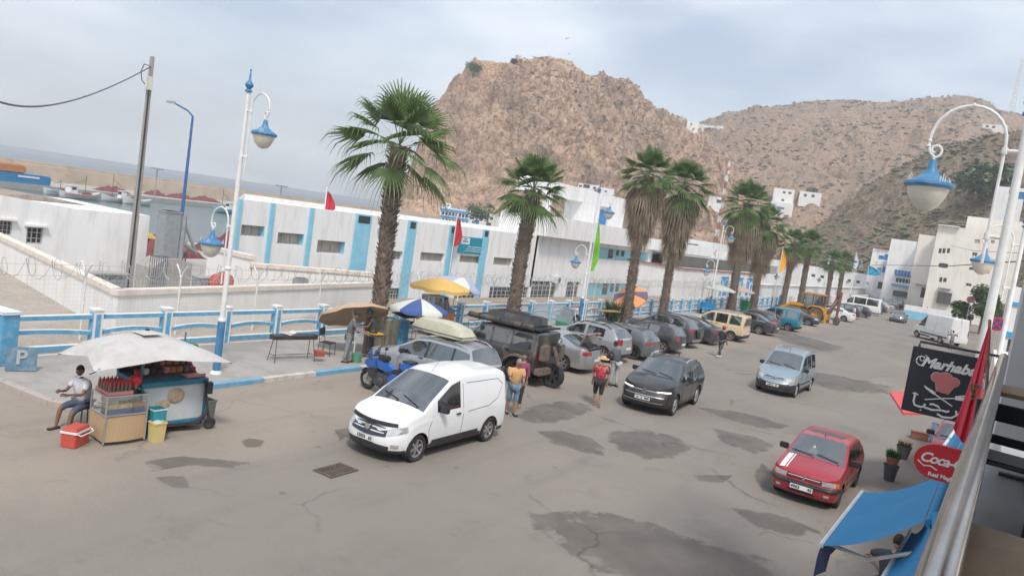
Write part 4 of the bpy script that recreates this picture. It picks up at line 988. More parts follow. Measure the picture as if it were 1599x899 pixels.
  mb.bb((Lx/2-.2, -iw, s.zs-.03), (-Lx/2+.2, iw, s.rw*2+.05))
  a, b = s.fo+s.rw+.1, s.fo+s.wb-s.rw-.1; mb.bb((Lx/2-a, -s.hw*.91, s.zs-.02), (Lx/2-b, s.hw*.91, s.zs+.12))
  cz = s.z1(s.ws[0]+.4)-.06; mb.bb((Lx/2-s.ws[0]-.15, -s.hw*.88, s.rw*2+.08), (Lx/2-s.L+.35, s.hw*.88, min(cz, .72)))
  mb.build('underbody', inner, t)
  mb = MB(); zd = s.zt(s.ws[0])-.06; mb.bb((Lx/2-s.ws[0]-.12, -s.hw*.80, zd-.25), (Lx/2-s.ws[0]-.55, s.hw*.80, zd)); mb.build('dashboard', inner, t, bevel=.03)
  sx = s.ws[1]+s.__dict__.get('seatx', .35); sz = s.zt(s.ws[0])
  for yy in (-.36, .36):
   mb = MB(); mb.box((Lx/2-sx+.28, yy, sz-.30), (.50, .48, .16)); mb.xf(Matrix.Translation((Lx/2-sx, yy, sz-.02)) @ Matrix.Rotation(R(-12), 4, 'Y')); mb.box((0, 0, 0), (.14, .48, .62)); mb.box((0, 0, .40), (.10, .26, .17)); mb.xf(Matrix.Identity(4))
   mb.build('seat', s.__dict__.get('seatmat', seatm), t, bevel=.03)
  mb = MB(); c = Vector((Lx/2-s.ws[0]-.68, .36, zd+.02)); pts = [c+Vector((math.sin(q)*.06, math.cos(q)*.18, math.sin(q)*.17)) for q in [2*PI*i/16 for i in range(17)]]; mb.tube(pts, .010, 6, cap=False); mb.box(c, (.02, .3, .03)); mb.build('steering_wheel', trim, t)
  if s.__dict__.get('mirror', True):
   xm = s.wins[0][0]+.25 if s.wins else s.ws[0]+.4; xm = s.__dict__.get('mirx', xm)
   for sg in (1, -1):
    p = s.side(xm, s.z1(xm)+.03, sg); q = s.loc((p.x, p.y, p.z)); mb = MB(); mb.at(q[0]-.02, q[1]+sg*.13, q[2]+.07, R(8*sg)).box((0, 0, 0), (.11, .22, .15)); mb.xf(Matrix.Identity(4)); mb.bb((q[0]-.03, q[1]-sg*.03, q[2]-.01), (q[0]+.03, q[1]+sg*.10, q[2]+.03))
    mb.build('mirror', s.__dict__.get('mirm', body) if s.__dict__.get('mirbody') else trim, t, bevel=.02)
  for xw in (s.fo, s.fo+s.wb):
   for sg in (1, -1): wheel(t, Lx/2-xw, sg*(s.hw-s.tw/2-.02), s.rw, s.tw, sg, s.__dict__.get('rims', 'five'), s.__dict__.get('rimdark', False))
  for sg in (1, -1):
   for poly in s.__dict__.get('seams', []):
    mb = MB(); pts = []
    for (ax, az), (bx, bz) in zip(poly, poly[1:]):
     k = max(2, int(math.hypot(bx-ax, bz-az)/.12))
     for i in range(k): pts.append(s.loc(s.side(ax+(bx-ax)*i/k, az+(bz-az)*i/k, sg, .0)))
    pts.append(s.loc(s.side(*poly[-1], sg, .0))); mb.tube(pts, .0075, 4); mb.build('door_gap', seam, t)
   for hx, hz in s.__dict__.get('handles', []):
    p = s.loc(s.side(hx, hz, sg, .018)); mb = MB(); mb.box(p, (.17, .035, .035)); mb.build('door_handle', s.__dict__.get('handm', trim), t, bevel=.008)
  return t
 def outline(s, end):
  """perimeter samples from the centre of one end towards the side"""
  r = []; N_ = 40; c = s.cf if end == 'F' else s.cr; n = s.n if end == 'F' else s.nr
  for i in range(N_+1):
   y = math.sin(PI/2*i/N_); r.append((c*(1-(1-y**n)**(1/n)), y))
  x = c
  while x < s.L*.5: x += .08; r.append((x, 1.0))
  acc = [0]
  for (a, b), (c_, d) in zip(r, r[1:]): acc.append(acc[-1]+math.hypot(c_-a, (d-b)*s.hw))
  return r, acc
 def pt(s, end, d, z, off):
  r, acc = s.outline(end); d0 = abs(d); sg = 1 if d >= 0 else -1
  for i in range(len(acc)-1):
   if acc[i+1] >= d0 or i == len(acc)-2:
    f = (d0-acc[i])/(acc[i+1]-acc[i]); x = r[i][0]+(r[i+1][0]-r[i][0])*f; y = r[i][1]+(r[i+1][1]-r[i][1])*f
    tx, ty = r[i+1][0]-r[i][0], (r[i+1][1]-r[i][1])*s.hw; l = math.hypot(tx, ty); nx_, ny_ = -ty/l, tx/l; break
  xx = x if end == 'F' else s.L-x; z_ = min(z, s.z1(xx)+.0)
  p = s.warp(xx, z); yy = y*s.hw*s.prof(min(z, s.z1(xx)), xx)
  zb = s.z1(xx)
  if z > zb: yy = y*s.hw*.955-s.tumble*(z-zb)
  if end == 'R': nx_ = -nx_
  return s.loc((p+nx_*off, sg*(yy+ny_*off), z))
 def patch(s, nm, end, d0, d1, zl, zh, m, off=.010, n=10, k=4, parent=None, both=True):
  """strip between perimeter distances d0..d1; zl/zh are numbers or lists of (d, z)"""
  res = []
  for sg in ((1, -1) if both else (1,)):
   mb = MB(); vs = []
   for i in range(n+1):
    d = d0+(d1-d0)*i/n; a = interp(zl, d) if isinstance(zl, list) else zl; b = interp(zh, d) if isinstance(zh, list) else zh
    for j in range(k+1): vs.append(s.pt(end, sg*d, a+(b-a)*j/k, off))
   nb = len(vs)
   for i in range(n+1):
    d = d0+(d1-d0)*i/n; a = interp(zl, d) if isinstance(zl, list) else zl; b = interp(zh, d) if isinstance(zh, list) else zh
    for z in (a, b): vs.append(s.pt(end, sg*d, z, -.012))
   fs = [(i*(k+1)+j, (i+1)*(k+1)+j, (i+1)*(k+1)+j+1, i*(k+1)+j+1) for i in range(n) for j in range(k)]
   for i in range(n): fs += [(i*(k+1), (i+1)*(k+1), nb+2*(i+1), nb+2*i), (i*(k+1)+k, (i+1)*(k+1)+k, nb+2*(i+1)+1, nb+2*i+1)]
   mb.add(vs, fs); res.append(mb.build(nm, m, parent or s.t, True, angle=50))
  return res
 def plate(s, end, z, txt=None, off=.03, w=.52, h=.11):
  p = s.pt(end, 0.0, z, off); sg = 1 if end == 'F' else -1; mb = MB(); mb.box(p, (.012, w, h)); o = mb.build('number_plate', platem, s.t, bevel=.003)
  if txt:
   mb = MB(); text_into(mb, txt, h*.95, Matrix.Translation((p[0]+sg*.009, p[1], p[2])) @ Matrix.Rotation(R(90)*sg, 4, 'Z') @ Matrix.Rotation(R(90), 4, 'X'), .002, bold=.003); mb.build('plate_text', inkm, o)
  return o
 def badge(s, end, z, r, m=chrome, off=.02, kind='disc'):
  p = s.pt(end, 0.0, z, off); mb = MB()
  sg = 1 if end == 'F' else -1
  if kind == 'disc':
   mb.lathe([(r, 0), (r, .02*sg), (r*.78, .02*sg), (r*.78, .008*sg)], 20, p, axis='X', cap=False); mb.lathe([(0, .006*sg), (r*.8, .006*sg)], 20, p, axis='X', mi=1, cap=False)
   for a, b in (((-.5, .5), (-.18, -.62)), ((-.18, -.62), (0, -.05)), ((0, -.05), (.18, -.62)), ((.18, -.62), (.5, .5)), ((-.2, .72), (0, .15)), ((0, .15), (.2, .72))): mb.tube([(p[0]+.015*sg, p[1]+a[0]*r, p[2]+a[1]*r), (p[0]+.015*sg, p[1]+b[0]*r, p[2]+b[1]*r)], r*.07, 4)
  elif kind == 'shield':
   mb.prism([(p[1]-r, p[2]+r), (p[1]+r, p[2]+r), (p[1]+r*.9, p[2]-.2*r), (p[1], p[2]-r*1.2), (p[1]-r*.9, p[2]-.2*r)], p[0]-.01, p[0]+.015*sg, 'YZ'); 
  else:
   mb.prism([(p[1]-r*.5, p[2]-r), (p[1]+r*.1, p[2]-r*.9), (p[1]+r*.5, p[2]-r*.2), (p[1]+r*.2, p[2]+r*.3), (p[1]+r*.3, p[2]+r), (p[1]-r*.3, p[2]+r*.8), (p[1]-r*.5, p[2])], p[0]-.01, p[0]+.015*sg, 'YZ')
  mb.build('badge', [m, trim], s.t)
 def roofrails(s, x0, x1, m=None, r=.018, bars=0, h=.06):
  for sg in (1, -1):
   mb = MB(); y = s.rows_up((x0+x1)/2)[2][0]-.03; pts = []
   for i in range(9):
    x = x0+(x1-x0)*i/8; z = s.zt(x)+(h if 0 < i < 8 else -.01); pts.append(s.loc((x, sg*y, z)))
   mb.tube(pts, r, 6); mb.build('roof_rail', m or chrome, s.t, True)
  for i in range(bars):
   x = x0+(x1-x0)*(i+1)/(bars+1); mb = MB(); z = s.zt(x)+h+.01; mb.tube([s.loc((x, -y-.05, z)), s.loc((x, y+.05, z))], .016, 6); mb.build('roof_bar', m or chrome, s.t)
 def wipers(s):
  for y0, y1 in ((.55, .0), (-.05, -.60)):
   a = s.ws[0]+.03; b = s.ws[0]+(s.ws[1]-s.ws[0])*.16; mb = MB(); mb.tube([s.loc(s.deck(a, y0, .03)), s.loc(s.deck(b, y1, .03))], .011, 5); mb.tube([s.loc(s.deck(a-.04, y0-.02, .01)), s.loc(s.deck(a, y0, .03))], .014, 5); mb.build('wiper', trim, s.t)
 def decal(s, nm, x0, x1, y0, y1, m, off=.006):
  mb = MB(); n = 8; vs = []
  for i in range(n+1):
   for j in range(3): vs.append(s.loc(s.deck(x0+(x1-x0)*i/n, y0+(y1-y0)*j/2, off)))
  mb.add(vs, [(i*3+j, (i+1)*3+j, (i+1)*3+j+1, i*3+j+1) for i in range(n) for j in range(2)]); return mb.build(nm, m, s.t, True)
 def strip(s, nm, x0, x1, z0, z1, m, off=.012):
  for sg in (1, -1):
   mb = MB(); n = 10; vs = []
   for i in range(n+1):
    x = x0+(x1-x0)*i/n
    for z, o in ((z0, -.01), (z0, off), (z1, off), (z1, -.01)): vs.append(s.loc(s.side(x, z, sg, o)))
   mb.add(vs, [(i*4+j, (i+1)*4+j, (i+1)*4+j+1, i*4+j+1) for i in range(n) for j in range(3)]); mb.build(nm, m, s.t)
 def tails(s, z0, z1, d0, d1): s.patch('tail_light', 'R', d0, d1, z0, z1, lamp_red)
 def heads(s, z0, z1, d0, d1): s.patch('headlight', 'F', d0, d1, z0, z1, lamp_clear)

S = dict(L=4.36, W=1.75, wb=2.81, fo=.82, rw=.315, zs=.25, tumble=.20, cf=.62, n=2.4, cr=.16, nr=4, crown=.06,
  belt=[(0, .66), (.2, .80), (.9, .98), (1.3, 1.03), (4.36, 1.06)], top=[(0, .68), (.12, .80), (.45, .96), (.98, 1.10), (1.25, 1.30), (1.95, 1.70), (2.3, 1.78), (3.2, 1.80), (4.2, 1.74), (4.36, 1.60)],
  ws=(.98, 1.95), rg=None, wins=[(1.42, 2.30)], cladz=.34, bumpf=.0, darkpillar=False, seams=[[(1.20, .36), (1.12, .7), (1.28, 1.02)], [(1.25, .36), (2.36, .36), (2.42, 1.02), (2.40, 1.62)], [(2.55, 1.62), (3.9, 1.60), (4.12, 1.45), (3.9, 1.12), (3.5, .98), (2.6, .94)], [(2.6, .36), (3.2, .36)]],
  handles=[(2.20, .94)], fx=[(.2, .06), (.42, 0), (.60, .02), (.78, .13), (1.2, .2)], rx=[(.2, .04), (.45, 0), (1.0, .02)], rims='six', mirx=1.5)
c = Car(S); vanw = paint('van_white', (.78, .79, .79), dust=.12)
t = c.make('delivery_van', 'white panel van with black bonnet guard parked at the front', 'van', (-10.90, 13.20+.82-.82+1.36, 0), R(-90.5), vanw)
c.patch('grille', 'F', 0, .52, [(0, .56), (.52, .60)], [(0, .80), (.52, .77)], mat('grille_navy', (.03, .035, .05), .5))
for z in (.75, .67): c.patch('grille_bar', 'F', .10, .46, z-.012, z+.012, chrome, off=.022, k=1)
c.badge('F', .71, .075, chrome, .03, 'shield')
c.patch('bumper_intake', 'F', 0, .62, [(0, .27), (.62, .33)], [(0, .42), (.62, .40)], blackp)
c.patch('headlight', 'F', .54, 1.0, [(.54, .62), (1.0, .74)], [(.54, .78), (1.0, .86)], lamp_clear, off=.014)
c.patch('bonnet_guard', 'F', 0, .75, [(0, .80), (.75, .83)], [(0, .88), (.75, .90)], trim, off=.02)
c.patch('fog_light', 'F', .66, .84, .38, .46, lamp_clear)
c.plate('F', .50, '15003   63', .03); c.wipers()
c.strip('side_moulding', 1.28, 3.10, .34, .44, blackp)
mb = MB(); mb.tube([c.loc(c.deck(2.05, 0, .0)), c.loc(c.deck(2.5, 0, .34))], .006, 4); mb.build('aerial', trim, t)
c.tails(.85, 1.45, .78, .86); c.plate('R', .6, None)
for x_, y_ in ((.6, .3), (.75, -.1), (.55, -.35)): pass
SUV = dict(L=4.51, W=1.84, wb=2.68, fo=.88, rw=.36, zs=.28, tumble=.34, cf=.80, n=2.5, cr=.40, crown=.05, tw=.24,
  belt=[(0, .80), (.3, .92), (1.2, 1.04), (3.2, 1.09), (4.51, 1.10)], top=[(0, .82), (.10, .90), (.4, 1.0), (1.22, 1.11), (2.02, 1.57), (2.4, 1.64), (3.3, 1.62), (3.9, 1.53), (4.33, 1.12), (4.51, 1.02)],
  ws=(1.22, 2.02), rg=(3.95, 4.33), wins=[(1.55, 2.50), (2.60, 3.35, 1), (3.42, 3.92, 1)], cladz=.38, seams=[[(1.45, .4), (1.4, .8), (1.55, 1.05)], [(1.5, .4), (2.5, .4), (2.55, 1.1)], [(2.6, .4), (3.15, .45), (3.35, .85), (3.4, 1.1)]], handles=[(2.3, 1.0), (3.2, 1.02)], rims='five')
c = Car(SUV); dk = paint('suv_black', (.02, .02, .021), dust=.14)
hx = Vector((.16, -2.68)).normalized(); 
t = c.make('suv', 'shiny black SUV with lit slim headlights driving towards the viewer', 'car', (-8.19-.92+.02, 25.71, 0), math.atan2(hx.y, hx.x), dk)
c.patch('grille', 'F', 0, .80, [(0, .34), (.8, .46)], [(0, .66), (.8, .62)], blackp)
for z in (.62, .52, .42): c.patch('grille_bar', 'F', 0, .70, z-.010, z+.010, rimm if z != .52 else trim, off=.022, k=1)
c.patch('headlight', 'F', .38, .98, [(.38, .72), (.98, .76)], [(.38, .80), (.98, .86)], mat('headlight_dark', (.08, .08, .09), .15, coat=1), off=.014)
c.patch('light_bar', 'F', .42, .92, [(.42, .775), (.92, .80)], [(.42, .80), (.92, .835)], lamp_lit, off=.02, k=1); c.patch('light_strip', 'F', 0.08, .40, .765, .785, rimm, off=.02, k=1)
c.badge('F', .76, .075, chrome, .02); c.plate('F', .53, '16·15  MM'.replace('·', ' '), .035); c.roofrails(2.3, 3.7, chrome); c.wipers(); c.tails(.85, 1.0, .5, 1.0)
mb = MB(); mb.tube([c.loc(c.deck(3.5, 0, 0)), c.loc(c.deck(3.6, 0, .10))], .02, 6); mb.build('aerial', trim, t)
S = dict(L=4.11, W=1.72, wb=2.69, fo=.80, rw=.30, zs=.24, tumble=.19, cf=.62, n=2.3, cr=.16, nr=4, crown=.06,
  belt=[(0, .70), (.3, .90), (1.0, 1.03), (4.11, 1.06)], top=[(0, .72), (.12, .82), (.4, .96), (1.05, 1.10), (1.30, 1.28), (1.82, 1.66), (2.1, 1.75), (3.2, 1.78), (3.98, 1.74), (4.11, 1.6)],
  ws=(1.05, 1.82), rg=None, wins=[(1.38, 2.20), (2.32, 3.05), (3.15, 3.85)], cladz=.30, bumpf=.56, bumpr=.56, darkpillar=False, seams=[[(1.2, .3), (1.15, .7), (1.3, 1.03)], [(1.2, .3), (2.2, .3), (2.26, 1.04), (2.24, 1.6)]], handles=[(2.1, .96)], handm=trim, rims='steel', fx=[(.2, -.05), (.5, -.03), (.58, .04), (.78, .13), (1.2, .2)], mirx=1.4)
c = Car(S); sb = paint('silver_blue', (.30, .38, .43), metal=.5, dust=.25)
t = c.make('leisure_van', 'silver-blue family van with black bumper and roof rails driving towards the viewer', 'car', (-6.08-.86+.02, 35.06, 0), R(-91.4), sb)
c.patch('grille', 'F', 0, .38, [(0, .68), (.38, .72)], [(0, .76), (.38, .79)], trim); c.patch('grille_bar', 'F', 0, .34, .715, .735, chrome, off=.02, k=1)
c.patch('headlight', 'F', .48, .92, [(.48, .64), (.92, .70)], [(.48, .80), (.92, .88)], lamp_clear, off=.014); c.patch('indicator', 'F', .86, .94, .70, .86, lamp_or, off=.018)
c.badge('F', .75, .07, chrome, .02, 'lion'); c.plate('F', .45, '24815  63', .03); c.roofrails(2.1, 3.7, chrome, .022); c.wipers()
c.strip('side_moulding', 1.3, 3.0, .48, .56, trim); c.tails(.9, 1.3, .74, .84)
mb = MB(); mb.tube([c.loc(c.deck(1.95, 0, 0)), c.loc(c.deck(2.1, 0, .10))], .012, 5); mb.build('aerial', trim, t)
S = dict(L=3.70, W=1.57, wb=2.42, fo=.68, rw=.275, zs=.22, tumble=.30, cf=.42, n=3.4, cr=.28, nr=3.4, crown=.035, tw=.17,
  belt=[(0, .66), (.25, .74), (1.0, .84), (1.3, .87), (3.7, .90)], top=[(0, .67), (.08, .74), (.3, .79), (1.02, .91), (1.68, 1.33), (2.0, 1.37), (2.9, 1.35), (3.15, 1.28), (3.58, .92), (3.7, .86)],
  ws=(1.02, 1.68), rg=(3.12, 3.58), wins=[(1.30, 2.32), (2.40, 3.15)], cladz=.24, seams=[[(1.18, .26), (1.12, .5), (1.2, .86)], [(1.18, .26), (2.3, .26), (2.38, .5), (2.36, .88)]], handles=[(2.2, .80)], rims='steel', rimdark=True, fx=[(.2, .03), (.35, -.05), (.5, -.05), (.56, .05), (.75, .06), (1.2, .1)], mirx=1.42, seatmat=mat('seat_red', (.35, .04, .05), .9))
c = Car(S); rp = paint('hatch_red', (.33, .012, .026), dust=.18, rough=.4)
t = c.make('hatchback', 'red old small hatchback with white bonnet stripes and a sunroof', 'car', (-2.09-.80+.02, 19.60+1.2, 0), R(-91.5), rp)
c.patch('bumper_strip', 'F', 0, 1.02, [(0, .46), (1.0, .46)], [(0, .54), (1.0, .54)], trim, off=.03)
c.patch('grille', 'F', 0, .40, .57, .67, mat('grille_red_dark', (.08, .02, .02), .5)); 
for z in (.645, .60): c.patch('grille_bar', 'F', 0.02, .38, z-.007, z+.007, platem if z > .62 else rp, off=.022, k=1)
c.patch('headlight', 'F', .42, .74, [(.42, .565), (.74, .575)], [(.42, .675), (.74, .685)], lamp_clear, off=.014); c.patch('indicator', 'F', .75, .84, .58, .68, lamp_or, off=.014)
c.patch('fog_light', 'F', .50, .62, .32, .38, lamp_clear); c.patch('bumper_intake', 'F', 0, .30, .28, .33, trim)
c.badge('F', .63, .06, chrome, .025, 'lion'); c.plate('F', .42, '4963      43', .045); c.wipers()
c.decal('bonnet_stripe', .10, .98, -.62, -.50, platem); c.decal('bonnet_stripe', .10, .98, -.47, -.44, platem)
c.decal('sunroof', 1.98, 2.42, -.40, .40, mat('sunroof_glass', (.05, .055, .06), .3)); c.strip('side_moulding', 1.2, 2.6, .45, .50, trim); c.tails(.66, .86, .5, .82)
mb = MB(); mb.tube([c.loc(c.deck(1.80, 0, 0)), c.loc(c.deck(1.83, 0, .05))], .014, 5); mb.build('aerial', trim, t)
mb = MB(); p = c.loc((1.28, -.12, 1.02)); mb.prism([(p[1]-.14, p[2]-.04), (p[1]+.14, p[2]-.04), (p[1], p[2]+.18)], p[0]-.05, p[0]-.04, 'YZ'); mb.build('parking_card', platem, t)

HATCH = dict(L=4.25, W=1.79, wb=2.62, fo=.84, rw=.32, zs=.25, tumble=.36, cf=.72, cr=.42, crown=.04, belt=[(0, .70), (.3, .82), (1.2, .93), (3.4, .99), (4.25, .96)],
  top=[(0, .72), (.12, .80), (.45, .89), (1.2, 1.0), (1.98, 1.41), (2.3, 1.47), (3.2, 1.44), (3.65, 1.35), (4.08, 1.0), (4.25, .90)], ws=(1.2, 1.98), rg=(3.6, 4.08), wins=[(1.5, 2.38), (2.46, 3.15)], cladz=.28,
  seams=[[(1.4, .3), (1.35, .6), (1.5, .94)], [(1.42, .3), (2.4, .3), (2.42, .97)], [(2.44, .3), (2.95, .32), (3.15, .7), (3.2, .98)]], handles=[(2.2, .88), (3.0, .9)])
SEDAN = dict(L=4.72, W=1.82, wb=2.74, fo=.90, rw=.325, zs=.24, tumble=.38, cf=.78, cr=.5, crown=.04, belt=[(0, .68), (.3, .80), (1.3, .92), (3.6, 1.0), (4.72, .97)],
  top=[(0, .70), (.12, .78), (.5, .87), (1.3, .98), (2.15, 1.40), (2.5, 1.45), (3.1, 1.42), (3.4, 1.36), (4.12, 1.07), (4.55, 1.03), (4.72, .93)], ws=(1.3, 2.15), rg=(3.38, 4.12), wins=[(1.65, 2.55), (2.63, 3.45)], cladz=.27,
  seams=[[(1.5, .3), (1.45, .6), (1.6, .93)], [(1.52, .3), (2.55, .3), (2.58, .97)], [(2.6, .3), (3.15, .32), (3.35, .7), (3.4, 1.0)], [(4.2, 1.0), (4.68, .97)]], handles=[(2.35, .88), (3.25, .9)])
MPV = dict(SUV); MPV.update(L=4.45, top=[(0, .78), (.1, .84), (.4, .93), (1.05, 1.05), (1.95, 1.55), (2.4, 1.62), (3.5, 1.62), (4.0, 1.56), (4.32, 1.08), (4.45, 1.0)], belt=[(0, .76), (.3, .86), (1.1, .98), (4.45, 1.06)], ws=(1.05, 1.95), rg=(4.0, 4.32), wins=[(1.35, 2.4, 0), (2.5, 3.4, 1), (3.48, 4.05, 1)], rw=.32, cladz=.3, tw=.21)
CUBE = dict(L=4.40, W=1.82, wb=2.72, fo=.85, rw=.32, zs=.26, tumble=.18, cf=.65, n=2.4, cr=.14, nr=4, crown=.05, belt=[(0, .72), (.3, .88), (1.1, 1.04), (4.4, 1.08)],
  top=[(0, .74), (.12, .84), (.45, .99), (1.1, 1.12), (1.9, 1.68), (2.3, 1.76), (3.3, 1.78), (4.28, 1.74), (4.4, 1.62)], ws=(1.1, 1.9), rg=None, wins=[(1.45, 2.3), (2.42, 3.2), (3.35, 4.1, 1)], cladz=.33, bumpr=.5, darkpillar=False,
  seams=[[(1.3, .3), (1.25, .7), (1.4, 1.04)], [(1.3, .3), (2.3, .3), (2.36, 1.06), (2.34, 1.6)], [(2.42, .3), (3.05, .35), (3.28, .8), (3.3, 1.6)]], handles=[(2.2, .98), (2.55, .98)], mirx=1.55)
COMPACT = dict(HATCH)
def parked(spec, name, label, y, body, tail=-13.05, ang=180, **kw):
 S_ = dict(spec); S_.update(kw); c = Car(S_); h = R(ang); cx = tail-math.cos(R(ang-180))*S_['L']/2 if math.cos(h) < 0 else tail-S_['L']/2
 t = c.make(name, label, 'car', (cx, y, 0), h, body, 'cars parked nose to the kerb'); c.heads(.62, .76, .5, .95) if name != 'suv' else c.heads(.74, .88, .5, .95); return c, t
def rear_glass_for_cube(c, z0, z1, m=glassd): c.patch('rear_window', 'R', 0, c.hw*.78, z0, z1, m, off=.012)
silver = paint('silver', (.42, .43, .44), metal=.6, dust=.25); grey = paint('mid_grey', (.15, .165, .175), metal=.45, dust=.3); darkg = paint('dark_grey', (.05, .056, .062), metal=.3, dust=.45)
navyk = paint('blue_black', (.028, .032, .042), dust=.3); creamp = paint('taxi_cream', (.62, .49, .31), dust=.15); teal = paint('teal', (.015, .20, .29), metal=.2, dust=.2); whitep = paint('plain_white', (.72, .72, .71), dust=.15); dustd = paint('dusty_black', (.045, .044, .043), dust=1.0)
purple = paint('plum_grey', (.075, .072, .085), metal=.3, dust=.3)
c, t = parked(MPV, 'people_carrier', 'silver people carrier with a cream roof box behind the white van', 19.4, silver, tail=-12.35, ang=181)
c.tails(.86, 1.06, .72, .95); c.roofrails(2.2, 3.9, chrome, .02, 2); c.plate('R', .75)
mb = MB(); prof = [(-1.05, .0), (-1.0, .22), (-.2, .36), (.75, .33), (1.08, .14), (1.12, .0)]
vs = []; fs = []; nS = 12
for i in range(nS+1):
 x = -1.05+2.17*i/nS; hgt = sinterp(prof, x)+.10; wv = .42*(1-.35*max(0, x)**3-.18*max(0, -x-.7)); ring = [(-wv, .02), (-wv*1.02, .10), (-wv*.8, hgt*.92), (-wv*.4, hgt), (wv*.4, hgt), (wv*.8, hgt*.92), (wv*1.02, .10), (wv, .02)]
 vs += [(x, y_, z_) for y_, z_ in ring]
for i in range(nS):
 for j in range(8): fs.append((i*8+j, (i+1)*8+j, (i+1)*8+(j+1) % 8, i*8+(j+1) % 8))
fs += [tuple(range(8)), tuple(nS*8+j for j in range(8))]
mb.add(vs, fs); bx = thing('roof_box', 'cream roof box strapped on top of the silver people carrier', 'roof box', (-14.35, 19.3, 1.74), R(181)); mb.build('shell', mat('box_cream', (.52, .50, .38), .5, var=.05, dirt=((.3, .27, .2), .3, 3)), bx, True)
mb = MB(); mb.bb((-1.06, -.44, .095), (1.1, .44, .11)); mb.build('seam', trim, bx)
JEEP = dict(L=4.30, W=1.85, wb=2.95, fo=.62, rw=.46, tw=.30, zs=.50, tumble=.10, cf=.25, n=4, cr=.08, nr=6, crown=.03, belt=[(0, 1.10), (.2, 1.20), (1.5, 1.26), (4.3, 1.28)],
  top=[(0, 1.14), (.1, 1.24), (1.45, 1.34), (1.85, 1.84), (2.2, 1.90), (4.22, 1.90), (4.3, 1.84)], ws=(1.45, 1.85), rg=None, wins=[(1.70, 2.35, 1), (2.45, 3.2, 1), (3.32, 4.05, 1)], cladz=.62, darkpillar=False, rims='six', rimdark=True, fx=[(0, 0), (2, 0)], rx=[(0, 0), (2, 0)],
  seams=[[(1.62, .6), (1.6, 1.26)], [(2.4, .6), (2.4, 1.8)], [(3.26, .9), (3.26, 1.8)]], handles=[(2.28, 1.16), (3.12, 1.16)], mirx=1.75)
c, t = parked(JEEP, 'off_roader', 'muddy black off-roader with spare wheel and loaded roof rack', 23.5, dustd, tail=-12.75, ang=181)
mud = mat('mud', (.16, .125, .10), .95, var=.3, scale=6, bump=.3)
for xw in (.62, 3.57):
 for sg in (1, -1):
  mb = MB(); pts = [c.loc((xw-.60*math.cos(q), 0, .46+.60*math.sin(q))) for q in [PI*i/12 for i in range(13)]]
  vs = []; 
  for p in pts: vs += [(p[0], sg*.80, p[2]+.03), (p[0], sg*1.02, p[2]), (p[0], sg*1.02, p[2]-.07), (p[0], sg*.80, p[2]-.07)]
  mb.add(vs, [(i*4+j, (i+1)*4+j, (i+1)*4+(j+1) % 4, i*4+(j+1) % 4) for i in range(12) for j in range(4)]+[(0, 1, 2, 3), (48, 49, 50, 51)]); mb.build('wheel_flare', mud, t)
mb = MB(); q = c.loc((4.42, 0, .58)); mb.box(q, (.26, 1.75, .24)); mb.build('rear_bumper', mud, t, bevel=.03)
wheel(t, -2.45, -.05, .42, .26, 1, 'six', True); sp = t.children[-1]; sp.location = (-2.36, -.05, 1.12); sp.rotation_euler = (0, 0, R(90)); sp.name = 'spare_wheel'
mb = MB(); mb.lathe([(0, 0), (.10, 0), (.11, .07), (0, .08)], 14, (-2.5, -.2, 1.62), axis='X'); mb.build('spot_lamp', lamp_clear, t)
mb = MB(); mb.at(-2.62, .22, 1.18, R(15), R(25)).box((0, 0, 0), (.10, .10, .72)); mb.box((.03, -.12, .1), (.07, .28, .14)); mb.build('jack', mud, t, bevel=.01)
for a_, b_, c_ in ((.55, .45, .55), (-.62, .35, .5)): mb = MB(); mb.box((-2.3, a_, 1.25), (.21, b_, c_)); mb.build('jerry_can', mud, t, bevel=.03)
c.patch('tail_light', 'R', .78, .88, 1.0, 1.18, lamp_red)
mb = MB(); mb.bb((1.0, -.80, 1.99), (-2.1, .80, 2.03))
for i in range(9): mb.bb((1.0-i*.38, -.80, 2.03), (.95-i*.38, .80, 2.06))
mb.build('roof_rack', blackp, t)
rb = thing('roof_tent_case', 'black ribbed hard case tied on the off-roader roof', 'roof case', (-14.2, 23.4, 2.07), R(181))
mb = MB(); mb.box((0, -.1, .14), (2.05, 1.05, .28), 0, .93)
for i in range(5): mb.box((0, -.5+i*.2, .285), (1.75, .07, .03))
mb.build('case', mat('case_grey', (.07, .075, .08), .6, var=.1, dirt=((.2, .18, .15), .5, 4)), rb, bevel=.02)
aw_ = thing('rolled_awning', 'long rolled awning tube along the off-roader roof side', 'awning', (-14.3, 22.6, 1.99), R(181)); mb = MB(); mb.tube([(-1.35, 0, .09), (1.4, 0, .09)], .105, 12); mb.build('cover', mat('awning_cover', (.06, .055, .05), .9, var=.2, dirt=((.2, .17, .13), .6, 3)), aw_, True)
for x_ in (-.9, 0, .9): mb = MB(); mb.box((x_, 0, .09), (.04, .23, .23)); mb.build('strap', trim, aw_)
c, t = parked(SEDAN, 'saloon_car', 'silver saloon with open boot lid between off-roader and silver crossover', 27.6, silver, tail=-12.75, ang=182)
c.tails(.80, .95, .45, .95); c.plate('R', .60)
mb = MB(); mb.at(-1.75, 0, 1.06, 0, R(62)).box((-.33, 0, 0), (.66, 1.34, .06)); mb.build('boot_lid', silver, t, bevel=.02)
mb = MB(); mb.at(-1.75, 0, 1.06, 0, R(62)).box((-.60, .5, -.045), (.12, .34, .05)); mb.build('lid_light', lamp_red, t); mb = MB(); mb.at(-1.75, 0, 1.06, 0, R(62)).box((-.60, -.5, -.045), (.12, .34, .05)); mb.build('lid_light', lamp_red, t)
mb = MB(); mb.box((-1.9, 0, 1.02), (.75, 1.2, .08)); mb.build('boot_well', inner, t)
